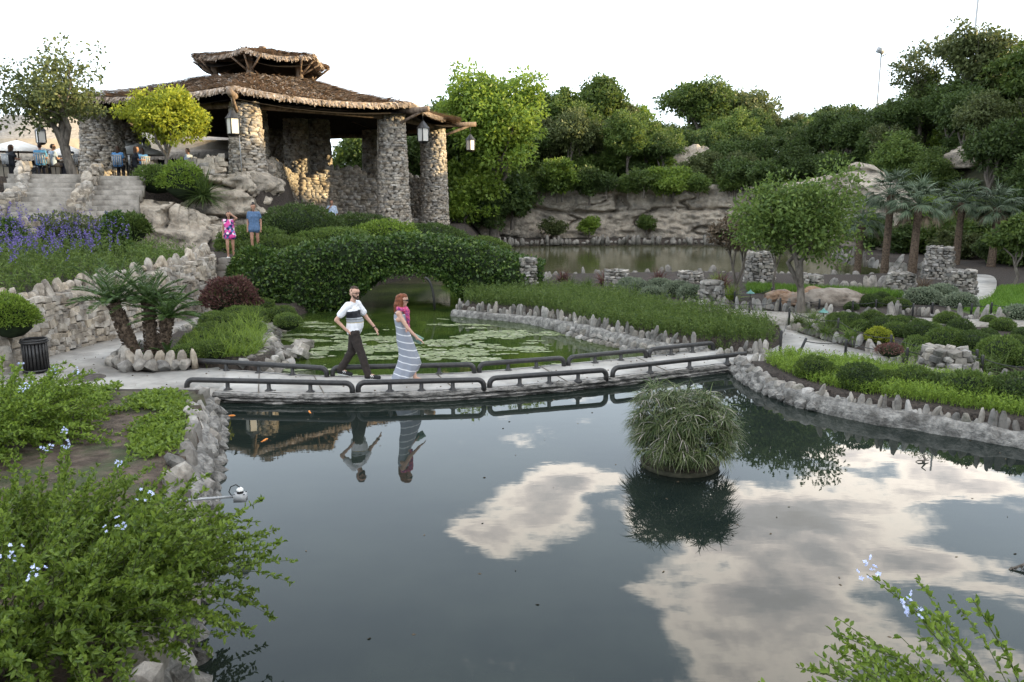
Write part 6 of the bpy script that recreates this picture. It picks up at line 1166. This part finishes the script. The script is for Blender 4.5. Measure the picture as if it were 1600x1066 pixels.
# ---- masses nobody could count
def scatter(poly, n, r, zf):
    P = np.asarray(poly, float); lo = P.min(0); hi = P.max(0); o = []
    while sum(len(a) for a in o) < n:
        q = lo + (hi - lo) * r.random((n, 2)); q = q[poly_sd(q[:, 0], q[:, 1], poly) < 0]; o.append(q)
    q = np.concatenate(o)[:n]; z = height(q[:, 0], q[:, 1]) if zf is None else np.full(n, zf); return np.column_stack([q, z])
def stems(P, h, r, leafm, name, label, cat, per=7, ls=.07, wd=.014, spike=None, tilt=.25):
    n = len(P); hh = h * (.65 + .6 * r.random(n)) * (1 + .9 * fbm(np.column_stack([P[:, :2] * 1.6, 0 * P[:, 0]]), 3, 2)); d = unit(np.column_stack([tilt * r.normal(size=(n, 2)), np.ones(n)])); mb = MB(); V, F = blades(P, d, hh, .008, r, .05, 1); mb.add(V, F)
    f = .12 + .9 * r.random((n, per)); Q = (P[:, None] + d[:, None] * (hh[:, None] * f)[..., None]).reshape(-1, 3); ax = r.normal(size=Q.shape) * .8 + (0, 0, .55); V, F = leaves(Q, ax, ls * (.6 + .8 * r.random(len(Q))), wd, r, .1); mb.add(V, F)
    if spike:
        k = r.random(n) < spike; T = (P + d * hh[:, None])[k]; m_ = len(T)
        if m_:
            g = r.random((m_, 9)); Q = (T[:, None] + d[k][:, None] * (g * .30)[..., None]).reshape(-1, 3) + .012 * r.normal(size=(m_ * 9, 3)); V, F = leaves(Q, r.normal(size=Q.shape) + (0, 0, .5), .055, .035, r); mb.add(V, F, 1)
    return tag(put(name, mb.mesh(name, [M[leafm], M['purple']])), label, cat, kind='stuff')
r = rng(33)
bed = [(-1.5, 24.5), (-.4, 23.9), (.7, 23.3), (1.8, 21.6), (2.55, 20.2), (3.55, 18.95), (4.5, 18.3), (5.2, 18.05), (5.95, 18.0), (6.6, 19.6), (6.0, 21.2), (4.6, 23), (3.2, 25.6), (1.2, 27.2), (-1.2, 27.2)]
stems(scatter(bed, 7000, r, None), .46, r, 'leaf_mid', 'leafy_bed', 'mass of fine upright green foliage filling the bed beyond the lily pond', 'plants', 8, .085, .020)
bed2 = [(x, y) for x, y in [(-10.9, 16), (-10.35, 19), (-9.85, 21.5), (-9.5, 23.4), (-10.2, 25.5), (-12.5, 27), (-20, 26), (-20, 15)]]
stems(scatter(bed2, 3600, r, None), .62, r, 'leaf_mid', 'salvia_bed', 'bed of green stems with purple flower spikes above the curved retaining wall', 'flowers', 13, .10, .03, .0)
bed3 = [(-11.4, 16.2), (-10.9, 19), (-10.6, 21.5), (-11.5, 24), (-13.5, 26), (-21, 26), (-21, 15)]
stems(scatter(bed3, 1700, r, None) + (0, 0, .12), .78, r, 'leaf_mid', 'purple_flowers', 'tall purple flower spikes rising at the back of the salvia bed', 'flowers', 8, .10, .03, .75)
bed4 = [(5.15, 15.9), (5.2, 15.0), (5.45, 14.1), (6.05, 13.25), (6.95, 12.6), (7.95, 11.8), (9.8, 10.3)] + [tuple(G(x, y, .22)[:2]) for x, y in [(1640, 622), (1440, 598), (1330, 576), (1225, 569)]]
stems(scatter(bed4, 7500, r, None), .22, r, 'leaf_fresh', 'low_green_bed', 'low fresh green ground planting between the pond wall and the path', 'plants', 7, .06, .014)
bed5 = [(-6.4, 16.2), (-5.5, 16.5), (-5.5, 17.3), (-5.8, 18.2), (-6.6, 20.3), (-7.0, 22), (-7.0, 16.4)]
q = scatter(bed5, 2600, r, None); V, F = blades(q, unit(np.column_stack([.45 * r.normal(size=(len(q), 2)), np.ones(len(q))])), .5 * (.6 + .7 * r.random(len(q))), .018, r, .7); mb = MB(); mb.add(V, F)
tag(put('lily_turf', mb.mesh('lily_turf', M['leaf_fresh'])), 'arching grassy tufts along the rocks at the left of the lily pond', 'grass', kind='stuff')
jp = (shrub_mesh(780, (.48, .44, .3), 2400, .05, 'leaf_mid', .22), core_mesh((.48, .44, .3), 780))
for i, (px, py, s) in enumerate([(292, 560, .75), (330, 555, .8), (310, 540, .8), (345, 540, .8), (300, 548, .7), (330, 525, .85), (362, 528, .8), (350, 510, .9), (380, 512, .8), (372, 498, .9), (335, 505, .8), (400, 500, .9), (395, 520, .7), (405, 486, 1.), (440, 498, .9), (372, 545, .7), (450, 508, .8)]):
    t = thing('juniper_mound', 'soft green juniper mound in the bed between sago palms and lily pond', 'shrub', S(px, py, .34), 'juniper mounds beside the sago palms'); local('foliage', jp[0], t); local('twigs', jp[1], t); t.scale = (s, s, s); t.rotation_euler = (0, 0, i * 1.3)
lawn_p = [tuple(G(x, y, .36)[:2]) for x, y in [(1508, 486), (1640, 488), (1640, 442), (1562, 448), (1545, 464), (1500, 474)]]
q = scatter(lawn_p, 9000, r, None); V, F = blades(q, unit(np.column_stack([.3 * r.normal(size=(len(q), 2)), np.ones(len(q))])), .14, .022, r, .4, 2); mb = MB(); mb.add(V, F)
tag(put('lawn_grass', mb.mesh('lawn_grass', M['grass'])), 'bright lawn grass beside the lake path', 'grass', kind='stuff')
strip = [tuple(G(x, y, .36)[:2]) for x, y in [(1165, 448), (1260, 452), (1380, 457), (1420, 464), (1380, 466), (1280, 463), (1170, 457)]]
q = scatter(strip, 6000, r, None); V, F = blades(q, unit(np.column_stack([.3 * r.normal(size=(len(q), 2)), np.ones(len(q))])), .28, .03, r, .5, 2); mb = MB(); mb.add(V, F)
tag(put('grass_strip', mb.mesh('grass_strip', M['grass'])), 'strip of bright low grass behind the forked tree', 'grass', kind='stuff')
weeds = [(-8.5, 13.2), (-5.6, 13.5), (-4.9, 11.6), (-4.2, 9.6), (-4.6, 9.2), (-5.4, 11), (-7.5, 11.4)]
q = scatter(weeds, 1500, r, None); q = q[fbm(np.column_stack([q[:, :2] * .9, 0 * q[:, 0]]), 3, 7) > -.02]; Q = np.repeat(q, 7, 0) + .06 * r.normal(size=(len(q) * 7, 3)) * (1, 1, .4) + (0, 0, .05); V, F = leaves(Q, r.normal(size=Q.shape) * (1, 1, .4) + (0, 0, .5), .07, .04, r, .2, True); mb = MB(); mb.add(V, F)
tag(put('weeds', mb.mesh('weeds', M['leaf_fresh'])), 'straggling green weeds on the bare soil bed', 'weeds', kind='stuff')
# lily pads and floating weed
r = rng(44); n = 26000; lp = np.asarray(LILY); q = scatter([(-5.2, 15), (-5.8, 18.3), (-6.5, 20.5), (-6.5, 23), (-2, 23.8), (.3, 22.6), (1.6, 20.6), (2.6, 18.8), (3.4, 16.9), (-4.5, 14.6)], n, r, .0)
k = fbm(np.column_stack([q[:, 0] * .5, q[:, 1] * 1.0, 0 * q[:, 0]]), 3, 12) + .75 * fbm(np.column_stack([q[:, 0] * 1.7, q[:, 1] * 3.6, 0 * q[:, 0]]), 4, 15) + .07 * sstep(q[:, 1], 16, 21) - .05 * sstep(q[:, 1], 17.5, 15.5); q = q[k > .185]; m_ = len(q); R = .022 + .045 * r.random(m_) ** 2; an = np.arange(6) * 1.047
V = np.stack([q[:, 0, None] + R[:, None] * np.cos(an) * 1.3, q[:, 1, None] + R[:, None] * np.sin(an), .008 + .006 * r.random((m_, 1)) + 0 * an], -1).reshape(-1, 3)
tag(put('lily_pads', mesh('lily_pads', V, np.arange(m_ * 6).reshape(-1, 6), M['scum'])), 'drifts of small pale floating leaves on the green lily pond', 'lily pads', kind='stuff')
# ------------------------------------------------------------------ papyrus planter in the pond
pc = G(1062, 722, .04); pl = thing('sedge_planter', 'bushy umbrella sedge in a round sunken planter standing in the pond', 'planter', (pc.x, pc.y, 0))
mb = MB(); mb.lathe([(.50, -.5), (.53, .0), (.55, .055), (.52, .065), (.49, .04), (.48, -.2)], 40, (pc.x, pc.y, 0)); put('pot', mb.mesh('pot', mat('mossy_pot', (.035, .035, .022), (.08, .075, .05), 6, .8, .01), True), pl)
mb = MB(); mb.lathe([(.49, .03), (.0, .06)], 24, (pc.x, pc.y, 0)); put('pot_soil', mb.mesh('pot_soil', M['soil']), pl)
r = rng(66); n = 430; u = unit(r.normal(size=(n, 3))); u[:, 2] = np.abs(u[:, 2]) - .22 * r.random(n); u = unit(u); q = (.62 + .38 * r.random(n) ** .5) * (1 + .75 * fbm(u * 1.8, 3, 3)); q = q * (1 + .25 * fbm(u * 4.5, 2, 8)); H0 = np.array([pc.x, pc.y, .40]) + u * q[:, None] * np.array([.70, .70, .72]); root = np.array([pc.x, pc.y, .05]) + np.column_stack([.3 * r.normal(size=(n, 2)) * .6, np.zeros(n)])
H0[:, 2] = np.maximum(H0[:, 2], .16 + .1 * r.random(n)); mb = MB(); mid = (H0 + root) / 2 + (0, 0, .12)
V = []; 
for a_, b_ in ((root, mid), (mid, H0)):
    sd = unit(np.cross(b_ - a_, [0, 1., .1])) * .004; V.append(np.stack([a_ - sd, a_ + sd, b_ + sd, b_ - sd], 1).reshape(-1, 3))
mb.add(np.concatenate(V), np.arange(n * 8).reshape(-1, 4)); put('stems', mb.mesh('stems', M['papyrus']), pl)
per = 15; az = (np.arange(per) * 6.283 / per)[None] + r.random((n, 1)) * 6; e = .25 + .35 * r.normal(size=(n, per)); ax = np.stack([np.cos(az) * np.cos(e), np.sin(az) * np.cos(e), np.sin(e)], -1) + u[:, None] * .55
V, F = blades(np.repeat(H0, per, 0), ax.reshape(-1, 3), .20 + .09 * r.random(n * per), .0155, r, .7, 3); mb = MB(); mb.add(V, F); tag(put('leaf_blades', mb.mesh('leaf_blades', M['papyrus']), pl), kind='stuff')
# ------------------------------------------------------------------ plumbago in the foreground
def plumbago(name, label, c, spread, n, L, seed, lsz=.05, flowers=20, dirs=None, hgt=.9, cat='bush'):
    t = thing(name, label, cat, c); r = rng(seed); lv = MB(); st = MB(); fl = MB(); ends = []
    for i in range(n):
        az = r.random() * 6.283 if dirs is None else dirs[0] + dirs[1] * r.normal(); el = .45 + .9 * r.random(); d = np.array([math.cos(az) * math.cos(el), math.sin(az) * math.cos(el), math.sin(el)]); p_ = np.array(c) + np.array([math.cos(az) * spread[0] * .55 * r.random() ** .5, math.sin(az) * spread[1] * .55 * r.random() ** .5, 0.05]); ll = L * (.55 + .6 * r.random()); k = 16; pts = [p_.copy()]; dr = d.copy()
        for j in range(k): dr = unit(dr + np.array([.02 * r.normal(), .02 * r.normal(), -.055 - .02 * r.random()]) + .06 * r.normal(size=3)); p_ = p_ + dr * ll / k * (1, 1, hgt); pts.append(p_.copy())
        pts = np.array(pts); st.tube(pts[::4], np.linspace(.006, .002, len(pts[::4])), 4, False); ends.append(pts[-1])
        m_ = int(58 * ll / .9); f = .22 + .78 * r.random(m_) ** .85; ix = f * k; a0 = np.minimum(ix.astype(int), k - 1); P = pts[a0] + (pts[a0 + 1] - pts[a0]) * (ix - a0)[:, None]; T = unit(pts[a0 + 1] - pts[a0]); ax = T * .55 + .75 * r.normal(size=P.shape) + (0, 0, .2)
        V, F = leaves(P, ax, lsz * (.55 + .75 * r.random(m_)), lsz * .5, r, .22, True); lv.add(V, F)
    put('leaves', lv.mesh('leaves', M['leaf_fresh']), t); put('shoots', st.mesh('shoots', mat('green_shoot', (.06, .08, .03), (.10, .11, .05), 8, .8)), t)
    ends = np.array(ends)
    if flowers:
        ends = ends[np.argsort(-ends[:, 2])][:max(flowers * 2, 1)]; pk = r.choice(len(ends), min(flowers, len(ends)), False)
        for e in ends[pk]:
            fl = MB(); m_ = 9; cc = e + .028 * r.normal(size=(m_, 3)) + (0, 0, .012)
            for q in cc: an = np.arange(5) * 1.257 + r.random(); nrm = unit(r.normal(size=3) + (0, -.6, 1.2)); s1 = unit(np.cross(nrm, [1, .2, .1])); s2 = np.cross(nrm, s1); ax = s1[None] * np.cos(an)[:, None] + s2[None] * np.sin(an)[:, None] + nrm[None] * .15; V, F = leaves(np.repeat(q[None], 5, 0), ax, .016, .013, r, .05); fl.add(V, F)
            tag(put('flower_head', fl.mesh('flower_head', M['pale_blue']), t), kind='stuff')
plumbago('plumbago_bush', 'big plumbago bush with pale blue flowers spilling over the near left pond bank', (-4.15, 5.7, .5), (2.6, 2.0), 1150, 1.05, 1, .053, 16)
plumbago('plumbago_bush', 'plumbago bush with pale blue flowers beside the concrete path and manhole', (-7.0, 10.0, .5), (1.3, 1.0), 460, 1.12, 2, .06, 18)
plumbago('plumbago_bush', 'sprawling plumbago at the left edge above the bare soil', (-7.3, 8.5, .5), (1.6, 1.1), 260, .9, 3, .055, 6)
plumbago('plumbago_branches', 'sunlit leafy plumbago branches reaching over the water at the lower right', (2.5, 2.75, .98), (.7, .4), 110, 1.25, 4, .04, 2, (2.5, .55), .9)

# fallen leaves on the deck and the paths
r = rng(71); q = np.concatenate([scatter(PATH_L, 130, r, PZ + .006), scatter(PATH_R, 110, r, PZ + .006), np.column_stack([scatter(np.concatenate([NE, FE[::-1]]), 90, r, DZ + .052)])])
V, F = leaves(q, r.normal(size=q.shape) * (1, 1, .12), .05, .028, r, .15); mb = MB(); mb.add(V, F); tag(put('fallen_leaves', mb.mesh('fallen_leaves', M['leaf_brown'])), 'dry brown fallen leaves scattered on the concrete', 'leaves', kind='stuff')
r = rng(72); q = scatter(NEAR, 150, r, .004); V, F = leaves(q, r.normal(size=q.shape) * (1, 1, .0), .045, .02, r, .02); mb = MB(); mb.add(V, F); tag(put('floating_leaves', mb.mesh('floating_leaves', M['leaf_brown'])), 'few tiny leaves floating on the near pond', 'leaves', kind='stuff')
# ------------------------------------------------------------------ small things
# litter bin
BZ = PZ; p = Vector((-9.53, 15.6, BZ)); t = thing('litter_bin', 'black slatted metal litter bin standing by the stone wall', 'litter bin', (p.x, p.y, BZ))
mb = MB(); mb.lathe([(0, .03), (.19, .03), (.205, .62), (.19, .62), (.17, .06)], 24, (p.x, p.y, BZ)); put('liner', mb.mesh('liner', M['black'], True), t)
for k in range(22):
    a = k * 6.283 / 22; mb = MB(); mb.box((p.x + .225 * math.cos(a), p.y + .225 * math.sin(a), BZ + .34), (.012, .04, .56), a); put('slat', mb.mesh('slat', M['iron']), t)
for z, r0 in ((.05, .235), (.62, .24), (.66, .225)): mb = MB(); mb.tube([(p.x + r0 * math.cos(a), p.y + r0 * math.sin(a), BZ + z) for a in np.linspace(0, 6.283, 25)], .022, 6, False); put('hoop', mb.mesh('hoop', M['iron'], True), t)
p = G(133, 591, PZ); mb = MB(); mb.lathe([(0, PZ + .012), (.36, PZ + .012), (.37, PZ + .008), (.37, PZ - .01)], 32, (p.x, p.y, 0))
for k in range(-3, 4): mb.box((p.x, p.y + k * .09, PZ + .014), (2 * math.sqrt(max(.01, .33 ** 2 - (k * .09) ** 2)), .02, .008))
tag(put('manhole_cover', mb.mesh('manhole_cover', mat('rusty_iron_lid', (.07, .06, .055), (.13, .115, .10), 9, .8, .004))), 'round dark manhole cover in the concrete path', 'manhole')
# water level sensor on its arm
a = G(258, 784, .5); b = G(366, 776, .42); t = thing('pond_sensor', 'grey sensor box on a pole arm sticking out over the pond from the rock bank', 'sensor', tuple(a))
mb = MB(); mb.tube([a, b], .014, 10); put('arm', mb.mesh('arm', M['grey_metal'], True), t); bx = np.array(b) + (.07, 0, -.005)
mb = MB(); mb.box(bx, (.135, .10, .09), .1); put('box', mb.mesh('box', M['grey_metal']), t)
for sx in (-.055, .055):
    for sy in (-.04, .04): mb = MB(); mb.lathe([(.009, .04), (.009, .049), (0, .05)], 8, bx + (sx, sy, 0)); put('screw', mb.mesh('screw', M['black']), t)
mb = MB(); mb.lathe([(.036, .043), (.036, .075), (.03, .078)], 16, bx); put('sensor_base', mb.mesh('sensor_base', M['black']), t)
mb = MB(); mb.lathe([(.038, .076), (.036, .095), (.02, .11), (0, .113)], 16, bx); put('sensor_cap', mb.mesh('sensor_cap', M['white'], True), t)
mb = MB(); mb.tube([bx + (-.0, 0, .11), bx + (-.04, 0, .145), bx + (-.10, 0, .12), bx + (-.125, 0, .06), bx + (-.10, 0, .02), bx + (-.06, 0, .02)], .006, 6); put('cable', mb.mesh('cable', M['black'], True), t)
# chain fences of short black posts
def chain_fence(pts, label, h=.42, lean=None):
    P = [G(x, y, .26) for x, y in pts]; t = thing('chain_fence', label, 'fence', tuple(P[0])); tops = []
    for i, q in enumerate(P):
        dx = (lean or {}).get(i, 0); tp = Vector((q.x + dx, q.y, .28 + h)); tops.append(tp); mb = MB(); mb.tube([(q.x, q.y, .12), tp, tp + Vector((dx * .05, 0, .02))], [.03, .03, .022], 8); put('post', mb.mesh('post', M['iron'], True), t)
    for a, b in zip(tops[:-1], tops[1:]):
        mb = MB(); L = (b - a).length; pts_ = [a.lerp(b, f) - Vector((0, 0, .05 + .16 * L * .3 * 4 * f * (1 - f))) for f in np.linspace(0, 1, 9)]; mb.tube(pts_, .009, 5, False); put('chain', mb.mesh('chain', M['iron']), t)
chain_fence([(494, 0)][:0] + [(1241, 560), (1320, 562), (1415, 577), (1532, 590), (1600, 605)], 'short black posts and drooping chain on the pond side of the garden path', .40, {0: .22})
chain_fence([(1219, 548), (1232, 508), (1308, 526), (1390, 556), (1523, 582)], 'black posts and chain along the shrub side of the garden path', .42)
chain_fence([(1112, 488), (1170, 497), (1218, 490), (1279, 492)], 'black posts and chain behind the leafy bed near the squat pillar', .42)
chain_fence([(1331, 495), (1367, 493), (1425, 500), (1455, 498), (1516, 500), (1547, 498), (1640, 496)], 'black posts and chain along the gravel path below the lawn', .42)
chain_fence([(1085, 468), (1147, 478), (1205, 470)], 'black posts and chain between the brown tree and the boulders', .4)
# garden path lights with verdigris hats
for px, py, lab in ((1172, 466, 'green-hatted garden light near the small brown tree'), (1286, 497, 'green-hatted garden light beside the forked tree trunk'), (1492, 533, 'green-hatted garden light on the mulch among the dome shrubs')):
    p = G(px, py, .36); t = thing('path_light', lab, 'garden light', (p.x, p.y, .36)); mb = MB(); mb.lathe([(.14, .16), (.125, .172), (.03, .24), (.012, .275), (0, .28)], 18); local('hat', mb.mesh('hat', M['teal'], True), t); mb = MB(); mb.tube([(0, 0, -.1), (0, 0, .25)], .016, 8); local('stake', mb.mesh('stake', M['iron']), t)
# mast and floodlight on the hill
c = D(1518, 100, 62); mb = MB(); mb.tube([(c.x, c.y, hz1(c.x, c.y) - .5), (c.x, c.y, D(1522, -25, 62).z)], [.13, .07], 8); tag(put('mast', mb.mesh('mast', M['grey_metal'])), 'tall thin grey mast rising from the trees on the hill crest', 'mast')
c = D(1377, 83, 66); t = thing('floodlight_pole', 'pole with a square floodlight above the trees of the hill', 'floodlight', (c.x, c.y, hz1(c.x, c.y))); mb = MB(); mb.tube([(c.x, c.y, hz1(c.x, c.y) - .5), (c.x, c.y, c.z)], .07, 8); put('pole', mb.mesh('pole', M['grey_metal']), t)
mb = MB(); mb.box((c.x - .15, c.y - .15, c.z + .15), (.62, .3, .45), rot=(.35, .1, .5)); put('lamp_head', mb.mesh('lamp_head', M['grey_metal']), t); mb = MB(); mb.tube([(c.x, c.y, c.z - .3), (c.x + .7, c.y, c.z + .1)], .05, 6); put('arm', mb.mesh('arm', M['grey_metal']), t)
# koi near the surface, drifting twig, flowers on the cairn
ORG = mat('koi_orange', (.75, .20, .03), (.85, .35, .08), 20, .4)
for i, (px, py, rz, lab) in enumerate(((299, 650, .3, 'orange koi nearest the rock bank under the bridge'), (484, 644, 2.0, 'small orange koi under the middle of the first bridge rail'), (414, 688, 1.3, 'orange koi in the reflection of the pavilion roof'))):
    p = G(max(px, 360), py, 0); t = thing('koi', lab, 'fish', (p.x, p.y, .004), None); t.rotation_euler = (0, 0, rz); t.scale = (.55, .55, .55); mb = MB(); mb.tube([(-.13, 0, -.008), (-.05, 0, -.004), (.05, 0, 0), (.12, 0, -.004), (.15, 0, -.008)], [.012, .026, .03, .024, .008], 8); local('body', mb.mesh('body', ORG, True), t); local('tail_fin', mesh('tail_fin', [(-.12, 0, .0), (-.2, .04, .002), (-.17, 0, .002), (-.2, -.04, .002)], np.array([(0, 1, 2, 3)]), ORG), t)
p = G(1442, 722, 0); mb = MB(); mb.tube([(0, 0, .0), (.03, .01, .05), (.0, .02, .10), (.05, 0, .14)], [.02, .016, .012, .006], 6); mb.tube([(0, 0, .03), (-.06, 0, .035), (-.10, .01, .015)], [.012, .01, .005], 6); mb.tube([(.02, 0, .04), (.09, .02, .03)], [.012, .005], 6); tag(put('driftwood', mb.mesh('driftwood', M['bark']), None, (p.x, p.y, -.01)), 'small knotted twig poking out of the pond below the comb of stones', 'twig')
p = G(1592, 890, 0); mb = MB(); mb.tube([(-.10, 0, .0), (.1, .02, .06), (.4, .05, .16)], [.01, .016, .02], 6)
r = rng(5)
for k in range(14): a_ = np.array([-.08 + .2 * r.random(), 0, .03]); mb.tube([a_, a_ + .06 * r.normal(size=3)], [.004, .002], 4)
tag(put('dead_branch', mb.mesh('dead_branch', M['bark']), None, (p.x, p.y, 0)), 'dark dead branch tip lying on the pond at the right edge', 'branch')
p = G(1472, 560, .95); shrub('cairn_flowers', 'small tuft of pale pink flowers on top of the rock cairn', (p.x, G(1477, 586, .22).y, .66), (.26, .22, .14), 700, .04, 'leaf_red', 881, None, 'flowers', .3)
